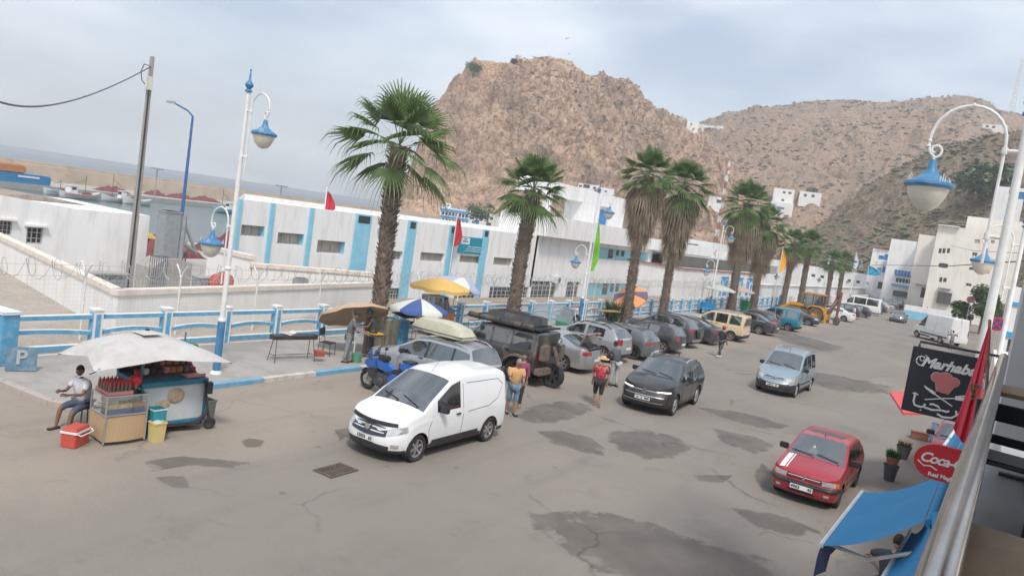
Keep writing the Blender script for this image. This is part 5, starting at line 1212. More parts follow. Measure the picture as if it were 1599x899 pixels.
mb = MB(); mb.box((-1.95, .25, 1.10), (.4, .5, .2)); mb.box((-1.9, -.3, 1.09), (.45, .4, .16)); mb.build('luggage', blackp, t, bevel=.04)
DUST = dict(SUV); DUST.update(L=4.25, wb=2.60, fo=.83, top=[(0, .80), (.10, .88), (.4, .98), (1.15, 1.10), (1.9, 1.52), (2.3, 1.60), (3.2, 1.58), (3.75, 1.48), (4.08, 1.12), (4.25, 1.02)], ws=(1.15, 1.9), rg=(3.75, 4.08), wins=[(1.45, 2.35), (2.48, 3.35)], rw=.35, darkpillar=False, W=1.80,
   seams=[[(1.4, .4), (1.35, .8), (1.5, 1.05)], [(1.45, .4), (2.4, .4), (2.42, 1.1)], [(2.44, .4), (2.95, .45), (3.2, .85), (3.3, 1.1)]])
c, t = parked(DUST, 'crossover', 'silver crossover with black roof rails behind the open boot', 31.7, silver, tail=-13.15, ang=180, rims='six')
c.tails(.88, 1.14, .55, .92); c.roofrails(2.0, 3.6, trim, .024, 2); c.plate('R', .72); c.patch('rear_bumper', 'R', 0, .7, .36, .48, blackp)
c, t = parked(HATCH, 'hatchback', 'blue-grey hatchback with large dark alloys beside the silver crossover', 34.3, grey, tail=-12.8, ang=180, rims='five', rimdark=True, rw=.335)
c.tails(.82, .95, .42, .95); c.plate('R', .5); c.patch('spoiler', 'R', 0, .62, 1.33, 1.38, grey, off=.10)
c, t = parked(HATCH, 'hatchback', 'dusty dark grey older hatchback with wide C-pillar', 38.5, darkg, tail=-12.95, ang=180, wins=[(1.5, 2.35), (2.43, 3.0)], L=4.15, fo=.8, wb=2.55, top=[(0, .70), (.12, .78), (.45, .87), (1.2, .98), (1.95, 1.38), (2.3, 1.45), (3.3, 1.43), (3.72, 1.33), (4.05, 1.0), (4.15, .92)], rg=(3.72, 4.05), belt=[(0, .68), (.3, .8), (1.2, .93), (4.15, .97)])
c.tails(.72, .94, .50, .82); c.plate('R', .55)
c, t = parked(SUV, 'suv', 'plum grey off-road wagon with covered spare wheel on its back door', 42.1, purple, tail=-13.35, ang=180, rims='five')
c.tails(.92, 1.12, .60, .95); c.roofrails(2.1, 3.7, trim, .02); mb = MB(); mb.lathe([(0, 0), (.30, 0), (.35, -.03), (.35, -.20), (0, -.22)], 24, (-2.24, .05, .92), axis='X'); mb.build('spare_wheel_cover', darkg, t, True); c.patch('step_bumper', 'R', 0, .8, .45, .55, chrome, off=.05)
c, t = parked(SEDAN, 'saloon_car', 'dark slate saloon half hidden behind the spare-wheel wagon', 45.6, darkg, tail=-13.1, ang=180)
c.tails(.82, .95, .5, .9)
c, t = parked(CUBE, 'taxi_van', 'cream taxi van with open sliding door and roof rails', 50.4, creamp, tail=-12.8, ang=180)
c.tails(.95, 1.35, .80, .88); rear_glass_for_cube(c, 1.12, 1.6); c.roofrails(1.9, 3.9, chrome, .022, 3); c.plate('R', .6); c.patch('rear_bumper', 'R', 0, .85, .28, .50, blackp)
c, t = parked(SEDAN, 'saloon_car', 'black saloon with chrome lined windows and bright alloy wheels', 58.6, navyk, tail=-12.75, ang=180, L=4.76, rims='ten')
c.tails(.84, .98, .45, .95); c.strip('chrome_line', 1.7, 4.0, 1.0, 1.02, chrome); c.plate('R', .62)
c, t = parked(MPV, 'estate_car', 'dark dusty estate beside the teal van', 62.0, darkg, tail=-13.3, ang=180, top=[(0, .72), (.1, .80), (.4, .88), (1.05, 1.0), (1.95, 1.42), (2.4, 1.48), (3.5, 1.45), (4.0, 1.38), (4.32, 1.0), (4.45, .94)], belt=[(0, .70), (.3, .80), (1.1, .92), (4.45, .98)]); c.tails(.9, 1.1, .6, .9); c.roofrails(2.1, 3.8, chrome, .018)
c, t = parked(CUBE, 'leisure_van', 'bright teal family van with roof bars', 66.2, teal, tail=-12.6, ang=180, W=1.85)
c.tails(.9, 1.4, .78, .9); rear_glass_for_cube(c, 1.12, 1.62); c.roofrails(1.9, 3.9, chrome, .022, 2); c.plate('R', .6); c.patch('rear_bumper', 'R', 0, .85, .28, .52, blackp)
c, t = parked(SEDAN, 'saloon_car', 'blue-black saloon facing the street between teal van and yellow digger', 76.5, navyk, tail=-12.9, ang=0, rims='ten')
c, t = parked(SEDAN, 'saloon_car', 'white saloon beyond the yellow digger', 92.5, whitep, tail=-12.0, ang=180, rims='ten'); c.tails(.82, .96, .5, .95)
c, t = parked(SUV, 'suv', 'black SUV between the white saloon and the white minibus', 101.5, navyk, tail=-12.6, ang=180); c.tails(.9, 1.05, .5, .95); c.plate('R', .7)
c, t = parked(HATCH, 'hatchback', 'black low hatchback right in front of the white minibus', 108.0, navyk, tail=-12.2, ang=180); c.tails(.8, .95, .5, .9); c.plate('R', .55)
BUS = dict(L=5.9, W=1.98, wb=3.4, fo=.95, rw=.34, zs=.3, tumble=.12, cf=.6, n=2.4, cr=.12, nr=5, crown=.06, belt=[(0, .9), (.4, 1.1), (1.1, 1.25), (5.9, 1.3)], top=[(0, .95), (.15, 1.05), (.7, 1.3), (1.0, 1.4), (1.8, 2.15), (2.3, 2.3), (5.7, 2.3), (5.9, 2.15)],
  ws=(1.0, 1.8), rg=None, wins=[(1.4, 2.2), (2.35, 3.9, 1), (4.0, 5.5, 1)], cladz=.4, darkpillar=False, seams=[[(2.27, .4), (2.27, 2.2)]], mirx=1.6)
c, t = parked(BUS, 'minibus', 'white minibus with long dark side windows in the parked row', 118.5, whitep, tail=-12.3, ang=180); c.tails(1.1, 1.5, .85, .95); rear_glass_for_cube(c, 1.4, 2.1)
for k, (y, lab, sp_, bd) in enumerate([(127, 'dark blue SUV just beyond the minibus', SUV, navyk), (134, 'silver hatchback seen past the minibus tail', HATCH, silver), (141, 'pale grey saloon farther down the parked row', SEDAN, silver), (148, 'dark estate near the end of the parked row', MPV, darkg), (158, 'tall black van near the end of the parked row', CUBE, navyk)]):
 c, t = parked(sp_, 'parked_car', lab, y, bd, tail=-12.4-.1*k, ang=180); c.tails(.85, 1.0, .5, .9)
c = Car(DUST); t = c.make('suv', 'grey-green SUV standing across the end of the parked row', 'car', (-11.6, 165, 0), R(190), paint('grey_green', (.16, .19, .17), metal=.3)); c.tails(.9, 1.1, .6, .9)
c = Car(HATCH); t = c.make('hatchback', 'silver car parked in front of the shops at the street end', 'car', (-8.6, 140, 0), R(95), silver); c.tails(.85, 1.0, .5, .9)
c = Car(HATCH); t = c.make('hatchback', 'blue-grey car hidden behind the white cargo van', 'car', (-9.4, 112, 0), R(-92), grey); c.heads(.62, .76, .5, .9)
CARGO = dict(L=6.0, W=1.99, wb=3.66, fo=1.0, rw=.35, zs=.36, tumble=.10, cf=.6, n=2.4, cr=.10, nr=6, crown=.06, belt=[(0, .95), (.4, 1.12), (1.0, 1.3), (6.0, 1.35)], top=[(0, 1.0), (.12, 1.08), (.6, 1.35), (.95, 1.45), (1.65, 2.2), (2.1, 2.62), (5.9, 2.68), (6.0, 2.6)],
  ws=(.95, 1.65), rg=None, wins=[(1.25, 2.05)], cladz=.42, darkpillar=False, seams=[[(2.15, .4), (2.15, 2.4)], [(3.6, .5), (3.6, 2.4)]], handles=[(2.0, 1.2)], mirx=1.4, rims='steel')
c = Car(CARGO); a = G(1430, 513); b = G(1478, 524); ang = math.atan2((a-b).y, (a-b).x)
print('cargo wheels', a, b, math.degrees(ang), (a-b).length)
t = c.make('cargo_van', 'long white high-roof cargo van turning across the street at right', 'van', (-3.5, 87, 0), R(128), whitep)
c.strip('side_moulding', 1.5, 5.6, .60, .74, darkg); c.patch('tail_light', 'R', .90, .98, 1.0, 1.6, lamp_red); c.patch('door_panel', 'R', .05, .80, .75, 2.5, whitep, off=.02); c.plate('R', .85)
for z in (1.2, .95): c.patch('hinge', 'R', .80, .88, z, z+.05, trim)
# ================================================================== PALMS AND TREES
barkm = mat('palm_bark', (.165, .125, .10), .95, var=.35, scale=7, bump=.6, bscale=25)
bootm = mat('palm_boot', (.23, .18, .145), .95, var=.35, scale=5)
frondm = mat('palm_frond', (.105, .175, .062), .5, var=.35, scale=1.4, dirt=((.26, .27, .10), .45, 3))
deadm = mat('palm_dead_frond', (.30, .235, .175), .9, var=.35, scale=1.5, dirt=((.12, .12, .05), .6, 1.2))
def fan(mb, c, d, Lp, Lb, rr, dead=False, droop=.22, nseg=20, spread=1.35):
 d = d.normalized(); sd_ = d.cross(Vector((0, 0, 1)));
 if sd_.length < .1: sd_ = Vector((1, 0, 0))
 sd_.normalize(); up_ = sd_.cross(d).normalized(); roll = rr.uniform(-.5, .5); s = sd_*math.cos(roll)+up_*math.sin(roll)
 nrm_ = d.cross(s).normalized()
 bend = Vector((0, 0, -1))
 tip = c+d*Lp+bend*Lp*.10; w_ = .022
 if not dead or rr.random() < .4:
  a = s*w_; mb.add([c-a, c+a, tip+a*.6, tip-a*.6], [(0, 1, 2, 3)])
 inner_, mid_, out_, tips = [], [], [], []
 for i in range(nseg*2+1):
  ph = -spread+2*spread*i/(nseg*2); q = d*math.cos(ph)+s*math.sin(ph); L_ = Lb*(1-.22*abs(ph)/spread)*rr.uniform(.93, 1.05)
  z = nrm_*(.028 if i % 2 else -.028)*(1 if not dead else 1.6)
  inner_.append(tip+q*L_*.12); mid_.append(tip+q*L_*.42+z+bend*L_*droop*.16)
  out_.append((q, L_, z))
 o = len(mb.v)
 vs = [tip]+mid_; fs = [(0, 1+i, 2+i) for i in range(nseg*2)]
 if not dead: mb.add(vs, fs)
 else:
  mb.add(vs, [f for k, f in enumerate(fs) if rr.random() < .75])
 for i in range(0, nseg*2, 2):
  q, L_, z = out_[i+1]; a, b, m_ = mid_[i], mid_[i+2], mid_[i+1]
  k = rr.uniform(.8, 1.25)
  p2 = tip+q*L_*.80+bend*L_*droop*.62*k; hw = (b-a)*.17; p3 = tip+q*L_*.97+bend*L_*droop*1.5*k
  mb.add([a, m_, b, p2-hw, p2+hw, p3], [(0, 1, 4, 3) if False else (0, 1, 3), (1, 2, 4), (1, 4, 3), (3, 4, 5)])
def palm(label, x, y, hb, rcr, seed, skirt=None, nl=38, tr=.27, group='palms along the promenade', elmin=-35, Lp=.9, Lb=1.15, lean=(0, 0), topr=None):
 rr = random.Random(seed); t = thing('palm_tree', label, 'palm tree', (x, y, .1), rr.uniform(0, 6), group)
 mb = MB(); pts = []; rs = []; n = 22
 for i in range(n+1):
  f = i/n; pts.append((lean[0]*f*f+.05*math.sin(f*5+seed), lean[1]*f*f+.05*math.cos(f*4+seed), hb*f-.1)); rs.append(tr*(1.35-.35*min(1, f*6)) * (1+.05*math.sin(i*2.1)) * (1+ (topr or 0)*max(0, f-.5)))
 mb.tube(pts, rs, 16, 0)
 nb = int(hb*75)
 for i in range(nb):
  f = (i+rr.random())/nb; q = i*2.399; k = min(n-1, int(f*n)); c = Vector(pts[k]).lerp(Vector(pts[k+1]), f*n-k); r = rs[k]
  o = Vector((math.cos(q), math.sin(q), 0)); s = Vector((-math.sin(q), math.cos(q), 0)); w_ = rr.uniform(.05, .10)*(1+.6*f); L_ = rr.uniform(.05, .15)*(1+.9*max(0, f-.55)*2); up_ = rr.uniform(.08, .2)
  a = c+o*(r*.94)
  mb.add([a-s*w_, a+s*w_, a+Vector((0, 0, -.06))+o*.02, a+o*L_+Vector((0, 0, up_))-s*w_*.5, a+o*L_+Vector((0, 0, up_))+s*w_*.5, a+Vector((0, 0, .1))], [(0, 2, 1), (0, 1, 4, 3), (0, 3, 2), (1, 2, 4), (2, 3, 4), (3, 4, 5)], 1)
 mb.build('trunk', [barkm, bootm], t)
 top = Vector(pts[-1]); mb = MB()
 for i in range(nl):
  f = i/(nl-1); el = R(84-(84-elmin)*f**.9)+rr.uniform(-.1, .1); q = i*2.399+rr.uniform(-.2, .2)
  d = Vector((math.cos(q)*math.cos(el), math.sin(q)*math.cos(el), math.sin(el))); sc = rcr/2.2*rr.uniform(.85, 1.08)
  fan(mb, top+Vector((0, 0, .25*(1-f)-.05)), d, Lp*sc*(.9+.15*f), Lb*sc, rr, droop=.14+.30*f)
 mb.build('crown', frondm, t)
 if skirt:
  mb = MB(); ns = int(120*skirt/3)
  for i in range(ns):
   f = i/ns; q = i*2.399; el = R(-48-34*min(1, f*1.6))+rr.uniform(-.08, .08)
   d = Vector((math.cos(q)*math.cos(el), math.sin(q)*math.cos(el), math.sin(el)))
   fan(mb, top+Vector((0, 0, -f*(skirt-1.5)))+Vector((math.cos(q), math.sin(q), 0))*tr*.8, d, .55*rcr/1.9, .95*rcr/1.9, rr, dead=True, droop=.5, nseg=9, spread=.95)
  mb.build('dead_fronds', deadm, t)
 return t
palm('nearest palm with thick scaly trunk and open spiky crown', -19.3, 21.65, 7.7, 3.15, 1, nl=30, tr=.275, elmin=-30, topr=.2)
palm('second palm with full round crown behind the off-roader', -19.6, 32.0, 7.2, 2.5, 2, nl=40, tr=.30, elmin=-38, topr=.25)
palm('third palm with green tuft over a long skirt of dead fronds', -19.6, 46.0, 9.8, 2.5, 3, skirt=4.0, nl=36, tr=.27, elmin=-25)
palm('fourth palm with ragged brown and green skirt next to the third', -19.6, 52.6, 9.9, 2.8, 4, skirt=4.6, nl=40, tr=.27, elmin=-55)
palm('tallest wide palm with heavy brown skirt behind the cream taxi', -19.6, 69.6, 10.3, 3.2, 5, skirt=4.4, nl=46, tr=.33, elmin=-45)
palm('shaggy palm leaning on the tallest one beside the orange flag', -19.6, 77.3, 9.0, 2.9, 6, skirt=4.2, nl=40, tr=.33, elmin=-50)
palm('slim palm right of the orange flag with ragged crown', -19.6, 90.5, 7.9, 2.5, 7, skirt=2.0, nl=34, tr=.3, elmin=-45)
p0_ = palm('green palm beyond the orange flag with dense low crown', -19.6, 99.5, 8.2, 2.7, 8, nl=38, tr=.3, elmin=-45)
palm('left one of two short palms above the digger cab', -19.6, 117.6, 6.7, 2.5, 9, nl=34, tr=.28, elmin=-45)
palm('right one of two short palms above the digger cab', -19.6, 127.5, 7.0, 2.6, 10, nl=34, tr=.28, elmin=-45)
palm('small palm among the houses at the foot of the rock', AD(864, 200, 250).x if False else AD(762, 345, 285).x, AD(762, 345, 285).y, AD(758, 318, 285).z-2, 3.2, 11, nl=26, tr=.3, group=None)
leafA = mat('tree_leaf', (.045, .085, .028), .7, var=.4, scale=.9); leafB = mat('tree_leaf_light', (.085, .13, .04), .7, var=.35, scale=.9)
def tree(name, label, base, h, r, n, seed, ls=.35, m=None, trunk=.25, cat='tree'):
 rr = random.Random(seed); t = thing(name, label, cat, base); mb = MB()
 top = Vector((0, 0, h*.45)); mb.tube([(0, 0, -1), (0, 0, h*.2), top], [trunk, trunk*.8, trunk*.6], 8)
 cl = []
 for i in range(9):
  q = i*2.4; a = Vector((math.cos(q)*r*.6*rr.uniform(.3, 1), math.sin(q)*r*.6*rr.uniform(.3, 1), h*rr.uniform(.5, .88))); cl.append((a, r*rr.uniform(.28, .5))); mb.tube([top*.8, top.lerp(a, .6)+Vector((0, 0, .2)), a], [trunk*.4, trunk*.25, trunk*.1], 5)
 mb.build('trunk', barkm, t); mb = MB()
 for i in range(n):
  c, cr_ = rr.choice(cl); d = Vector((rr.gauss(0, 1), rr.gauss(0, 1), rr.gauss(0, .8))).normalized()*cr_*rr.uniform(.5, 1.1); p = c+d
  u = Vector((rr.gauss(0, 1), rr.gauss(0, 1), rr.gauss(0, .6))).normalized(); v_ = u.cross(Vector((rr.gauss(0, 1), rr.gauss(0, 1), 1))).normalized(); l = ls*rr.uniform(.6, 1.3)
  mb.add([p-u*l, p+v_*l*.5, p+u*l, p-v_*l*.5], [(0, 1, 2, 3)], rr.randrange(2))
 mb.build('crown', m or [leafA, leafB], t); return t
b = AY(1536, 490, 118); tree('leafy_tree', 'dense green tree behind the white and blue garden wall at right', (b.x, b.y, 0), 6.2, 2.5, 5000, 21, .24)
b = AY(1512, 450, 120); tree('leafy_tree', 'lower left green tree beside the dense one at right', (AY(1510, 440, 119).x, 119, 0), 3.9, 1.5, 1800, 22, .22)
for lab, px, py, hh, rr_, ls in (('big green tree on the hillside behind the large lamp', 1525, 322, 11, 9, 1.0),):
 D = hitD(px, py); b = AD(px, py, D); tree('hillside_tree', lab, (b.x, b.y, b.z-1), hh*1.1, rr_*.95, 3800, 23, ls, m=[mat('hill_leaf', (.085, .125, .055), .8, var=.4, scale=.5), mat('hill_leaf_light', (.12, .16, .075), .8, var=.4, scale=.5)])
for k, (px, py, hh, lab) in enumerate(((1268, 302, 5, 'round bush beside the walled hillside house'), (745, 340, 7, 'dark tree above the arched house under the rock'), (740, 112, 7, 'dark bush on the left edge of the rock summit'), (803, 99, 3, 'tiny bush on the rock summit skyline'), (862, 352, 5, 'dark shrubs seen through the open terrace'), (1150, 372, 5, 'green bush behind the slim palm trunks'))):
 D = hitD(px, py, 400) if k not in (1, 5) else 270; b = AD(px, py, D); tree('bush', lab, (b.x, b.y, b.z-hh*.4), hh, hh*.75, 900, 40+k, .5, trunk=.2, cat='bush')
# ================================================================== LAMP POSTS, POLES, WIRES
bowlm = mat('lamp_bowl', (.62, .585, .50), .35, var=.05, dirt=((.4, .36, .3), .3, 6), spec=.6)
def lamp_post(label, x, y, h=7.95, low=True, single=None, rz=0.0, blue=True, group='ornate lamp posts along the street', la=.95):
 t = thing('street_lamp', label, 'street lamp', (x, y, 0.1 if x < -17 else 0), rz, group)
 mb = MB(); mb.tube([(0, 0, 1.55), (0, 0, h)], [.075, .055], 12); mb.lathe([(.075, 3.0), (.10, 3.05), (.075, 3.1)], 12); mb.lathe([(.09, 1.5), (.12, 1.56), (.09, 1.65)], 12); mb.build('pole', wmetal, t, True)
 mb = MB(); mb.tube([(0, 0, 0), (0, 0, 1.55)], .105, 14); mb.lathe([(.17, 0), (.17, .04), (.11, .12)], 14, mi=1); mb.build('base', [lblue, wmetal], t, True)
 mb = MB(); mb.lathe([(.05, h), (.10, h+.02), (.10, h+.06), (.05, h+.09), (.10, h+.16), (.115, h+.21), (.08, h+.28), (.035, h+.33), (.025, h+.5), (.012, h+.58), (.03, h+.6), (.02, h+.63), (0, h+.64)], 12); mb.build('finial', lblue, t, True)
 def arm(sg, za):
  mb = MB(); xo = .22*sg; R_ = (la-.22)/2; cx = xo+sg*R_; zc_ = za
  pts = [(xo, 0, za-1.75), (xo, 0, za-.02)]+[(cx-sg*R_*math.cos(q), 0, zc_+R_*1.08*math.sin(q)) for q in [PI*i/14 for i in range(1, 15)]]
  ex = cx+sg*R_; pts += [(ex+sg*.0, 0, zc_-.09), (ex-sg*.03, 0, zc_-.19), (ex-sg*.10, 0, zc_-.26)]
  mb.tube(pts, [.022]*2+[.022]*14+[.02]*3, 8)
  sp_ = [(ex-sg*(.10+.105*math.sin(q)*(1-q/9)), 0, zc_-.16-.11*math.cos(q)*(1-q/9)) for q in [i*.35 for i in range(0, 20)]]; mb.tube(sp_, [.018]*19+[.03], 7)
  for zz in (za-.10, za-1.35): mb.tube([(0, 0, zz), (xo+sg*.03, 0, zz)], .028, 8); mb.lathe([(.04, zz-.05), (.045, zz), (.04, zz+.05)], 10, (xo, 0, 0))
  for q in (0, 1): mb.ell((ex, 0, zc_-.02-q*.08), (.035, .035, .022), 8, 5)
  mb.ell((cx, 0, zc_+R_*1.08+.01), (.03, .03, .03), 8, 5)
  a_ = mb.build('arm', wmetal, t, True)
  lx, lz = ex-sg*.10, zc_-.27
  mb = MB(); mb.tube([(lx, 0, lz), (lx, 0, lz-.06)], .02, 8); mb.build('hanger', wmetal, a_)
  mb = MB(); mb.lathe([(.04, lz-.03), (.055, lz-.07), (.07, lz-.16), (.105, lz-.24), (.19, lz-.31), (.29, lz-.35), (.338, lz-.385), (.345, lz-.42), (.325, lz-.455), (.28, lz-.46)], 28, (lx, 0, 0)); mb.build('lamp_shade', lblue, a_, True)
  mb = MB(); mb.lathe([(.29, lz-.45), (.285, lz-.49), (.262, lz-.57), (.22, lz-.66), (.165, lz-.745), (.085, lz-.80), (0, lz-.815)], 24, (lx, 0, 0), cap=False); mb.build('lamp_bowl', bowlm, a_, True)
  mb = MB()
  for q in range(4):
   for k in range(3): a0_ = q*PI/2+.5+k*.12; mb.tube([(lx+.325*math.cos(a0_), .325*math.sin(a0_), lz-.39), (lx+.31*math.cos(a0_+.05), .31*math.sin(a0_+.05), lz-.30+.04*(k == 1))], .006, 4)
  mb.build('shade_ornament', wmetal, a_)
 arm(1 if single is None else single, h-.40)
 if low: arm(-1, 4.32)
 return t
L0 = lamp_post('nearest left lamp post with two arms beside the drinks cart', -17.93, 13.7)
yL = [(-20.5, 41.1), (-20.7, 67.0), (-20.8, 94.0), (-20.8, 121.0), (-20.8, 148.0), (-20.8, 175.0)]
labs = ['second lamp post behind the silver crossover with green flag beside it', 'third lamp post left of the widest palms near the blue cargo trike', 'fourth lamp post behind the orange flag', 'fifth lamp post right of the green palms above the digger', 'sixth lamp post farther right before the balconied house', 'farthest lamp post at the end of the promenade']
for (x, y), lab in zip(yL, labs): copy_tree(L0, (x, y, .1), 0, lab)
_q = AY(1450, 293, 13.1); _pl = AY(1586, 293, 13.1); lamp_post('large near lamp post by the balcony column with one arm towards the street', _pl.x, 13.1, h=_q.z+1.12, low=False, single=-1, group=None, la=_pl.x-_q.x+.10)
lr = lamp_post('lamp post on the right pavement seen behind the near white pole', .55, 26.0, h=7.6, low=False, single=-1, group=None)
greenf = mat('flag_green', (.22, .55, .06), .8, var=.1, scale=2); orangef = mat('flag_orange', (.75, .35, .03), .8, var=.1, scale=2); bluef = mat('flag_sky_blue', (.03, .38, .60), .8, var=.1); pinkf = mat('flag_pink', (.80, .30, .42), .8, var=.1); lav = mat('flag_lavender', (.55, .58, .72), .8, var=.1)
def tallflag(label, pxt, pyt, pxb, pyb, X, m, w_, rz=0.0):
 a = AX(pxt, pyt, X); b = AX(pxb, pyb, X); return hang_flag('banner_flag', label, (X, a.y, .1), a.z+.3, w_, a.z-b.z, m, ang=rz, group='coloured flags along the promenade', taper=.25)
tallflag('limp lime green flag hanging beside the second lamp post', 933, 352, 918, 430, -20.9, greenf, .42, R(50))
tallflag('hanging orange flag between the shaggy palm and the fourth lamp', 1222, 394, 1224, 430, -17.6, orangef, 1.1, R(70))
tallflag('pale lavender flag right of the two short palms', 1337, 398, 1335, 422, -20.9, lav, 1.2, R(60))
tallflag('bright blue flag in front of the balconied town house', 1357, 417, 1366, 433, -20.9, bluef, 2.6, R(20))
tallflag('pink flag in front of the blue stairwell house', 1394, 425, 1402, 440, -19.5, pinkf, 3.2, R(20))
p = AX(220, 265, -34); t = thing('utility_pole', 'tall grey concrete utility pole with white box and hanging cable', 'pole', (-34, p.y, QZ))
mb = MB(); mb.add([(-.17, -.13, 0), (.17, -.13, 0), (.17, .13, 0), (-.17, .13, 0), (-.1, -.07, 12.15), (.1, -.07, 12.15), (.1, .07, 12.15), (-.1, .07, 12.15)], [(3, 2, 1, 0), (4, 5, 6, 7), (0, 1, 5, 4), (1, 2, 6, 5), (2, 3, 7, 6), (3, 0, 4, 7)]); mb.build('post', mat('pole_concrete', (.33, .31, .29), .9, var=.12, scale=2), t, bevel=.02)
mb = MB(); mb.box((.12, -.1, 10.9), (.26, .24, .62)); mb.build('junction_box', mat('box_ivory', (.62, .61, .55), .6), t, bevel=.02)
mb = MB(); mb.tube([(.16, -.1, 10.6), (.17, -.1, 6), (.19, -.13, 2), (.2, -.13, 0)], .035, 6); mb.build('riser_cable', blackp, t)
mb = MB(); mb.tube([(0, -.12, 11.7), (-.25, -.2, 11.75), (-.36, -.25, 11.4), (-.3, -.2, 11.0), (0.05, -.14, 10.75)], .022, 6); mb.build('loop_cable', blackp, t)
a = Vector((-34, p.y, QZ+11.7)); mid = AX(90, 163, -26); e_ = AX(-60, 120, -18); mb = MB(); pts = []
for i in range(41):
 u = i/40; q = a*(1-u)**2+2*u*(1-u)*(mid*2-(a+e_)/2)+e_*u*u; pts.append(q)
mb.tube(pts, .028, 6); cb_ = mb.build('overhead_cable', mat('cable_grey', (.12, .13, .14), .7)); tag(cb_, 'thick twisted cable sagging from the utility pole out of frame', 'cable')
p = AX(293, 260, -50); p2 = AX(300, 182, -50); t = thing('harbour_lamp', 'tall thin blue harbour lamp pole with small double head', 'lamp pole', (-50, p.y, QZ)); hh = p2.z-QZ
mb = MB(); mb.tube([(0, 0, 0), (0, 0, hh)], [.16, .08], 8); mb.tube([(0, 0, hh), (-.25, -.3, hh+.35), (-.9, -.9, hh+.7)], .06, 6); mb.build('pole', mat('pole_blue', (.04, .12, .30), .5), t, True)
mb = MB(); mb.box((-1.1, -1.1, hh+.75), (.7, .3, .14)); mb.build('head', greyconc, t)
p = AX(262, 330, -40); q = AX(283, 330, -40); z0_ = AX(270, 405, -40).z; steelp = mat('painted_steel_grey', (.27, .30, .32), .6, var=.1, dirt=((.2, .13, .09), .3, 3))
t = thing('steel_hopper', 'tall grey steel duct standing on a concrete block behind the white wall', 'hopper', (-40, p.y, 0))
mb = MB(); mb.bb((-.9, 0, z0_), (0, q.y-p.y+.1, p.z)); mb.bb((-.95, -.04, p.z-.1), (.04, q.y-p.y+.14, p.z)); mb.build('duct', steelp, t, bevel=.01)
mb = MB(); mb.prism([(-.8, QZ), (1.7, QZ), (1.7, z0_-.2), (.9, z0_+.05), (-.1, z0_), (-.8, z0_-.5)], -1.2, .4, 'YZ'); mb.build('plinth', greyconc, t)
a, b, c_ = AX(288, 345, -40), AX(305, 392, -40), AX(282, 380, -40)
mb = MB(); y0_ = p.y; mb.tube([(0, a.y-y0_, QZ), (0, a.y-y0_, a.z+.3)], .16, 6); mb.tube([(0, a.y-y0_, a.z), (0, b.y-y0_, b.z)], .11, 6); mb.tube([(0, c_.y-y0_, c_.z+.1), (0, b.y-y0_+.1, b.z-.1)], .13, 6); mb.build('brace_frame', steelp, t)
t = thing('gas_tanks', 'pair of red round tanks behind the white boundary wall', 'tank', (-27, 20.3, QZ)); redt = mat('tank_red', (.42, .07, .06), .6, var=.12, dirt=((.3, .2, .15), .4, 4))
for k, (px, py) in enumerate(((338, 428), (357, 428), (348, 424))):
 pp = AX(px, py, -27-.4*k); mb = MB(); mb.lathe([(.24, 0), (.26, .1), (.26, pp.z-QZ-.25), (.18, pp.z-QZ-.08), (.06, pp.z-QZ)], 14, (-.4*k, pp.y-20.3, 0)); mb.build('tank', redt, t, True)
pp = AX(319, 436, -27.5); mb = MB(); mb.box((-27.5, pp.y, pp.z-.2), (.6, .75, .5)); mb.box((-27.5, pp.y, pp.z+.07), (.66, .8, .06), 1); tag(mb.build('crate_box', [steelp, greyconc], None, bevel=.02), 'grey lidded box showing over the white boundary wall', 'crate')
pp = AX(467, 434, -28); mb = MB(); mb.box((-28, pp.y, pp.z-.3), (.6, .8, .6)); mb.box((-28, pp.y, pp.z+.03), (.5, .6, .06)); tag(mb.build('crate_box', [steelp], None, bevel=.02), 'dark grey box behind the wall right of the first lamp post', 'crate')
pp = AX(178, 430, -31); t = thing('steel_cabinet', 'grey double-door electrical cabinet at the foot of the utility pole', 'cabinet', (-31, pp.y, QZ)); mb = MB(); mb.bb((-.6, -.9, 0), (0, .65, pp.z-QZ)); mb.build('housing', steelp, t); mb = MB(); mb.bb((-.65, -.95, pp.z-QZ), (.12, .7, pp.z-QZ+.08)); mb.build('lid', greyconc, t)
for s in (-.88, -.08):
 mb = MB(); mb.bb((.005, s, .1), (.03, s+.7, pp.z-QZ-.05)); mb.build('door', steelp, t)
bgate = thing('yard_gate', 'dark barred gate between shed and concrete plinth', 'gate', (-38, AX(235, 410, -38).y, QZ)); mb = MB(); gl = AX(262, 410, -38).y-AX(235, 410, -38).y; gh = AX(240, 400, -38).z-QZ
for k in range(9): mb.tube([(0, gl*k/8, 0), (0, gl*k/8, gh)], .025, 5)
for z in (.1, gh/2, gh): mb.tube([(0, 0, z), (0, gl, z)], .03, 5)
mb.build('bars', mat('gate_iron', (.16, .17, .19), .6), bgate)
def heap(name, label, c, L_, W_, h, m, seed, cat='fishing net', ang=0.0):
 mb = MB(); n, k = 22, 12
 for i in range(n+1):
  for j in range(k+1):
   u, v = 2*i/n-1, 2*j/k-1; e = max(0, 1-u*u)**.6*max(0, 1-v*v)**.6
   z = h*e*(.65+.5*noise.noise((u*3+seed, v*3, 0))+.12*noise.noise((u*12, v*12, seed))); x_, y_ = u*W_/2*(1+.1*noise.noise((v*3, seed, u))), v*L_/2
   ca, sa = math.cos(ang), math.sin(ang); mb.v.append((c[0]+x_*ca-y_*sa, c[1]+x_*sa+y_*ca, c[2]+max(0, z)))
 mb.f = [(i*(k+1)+j, (i+1)*(k+1)+j, (i+1)*(k+1)+j+1, i*(k+1)+j+1) for i in range(n) for j in range(k)]; mb.m = [0]*len(mb.f)
 return tag(mb.build(name, m, None, True), label, cat)
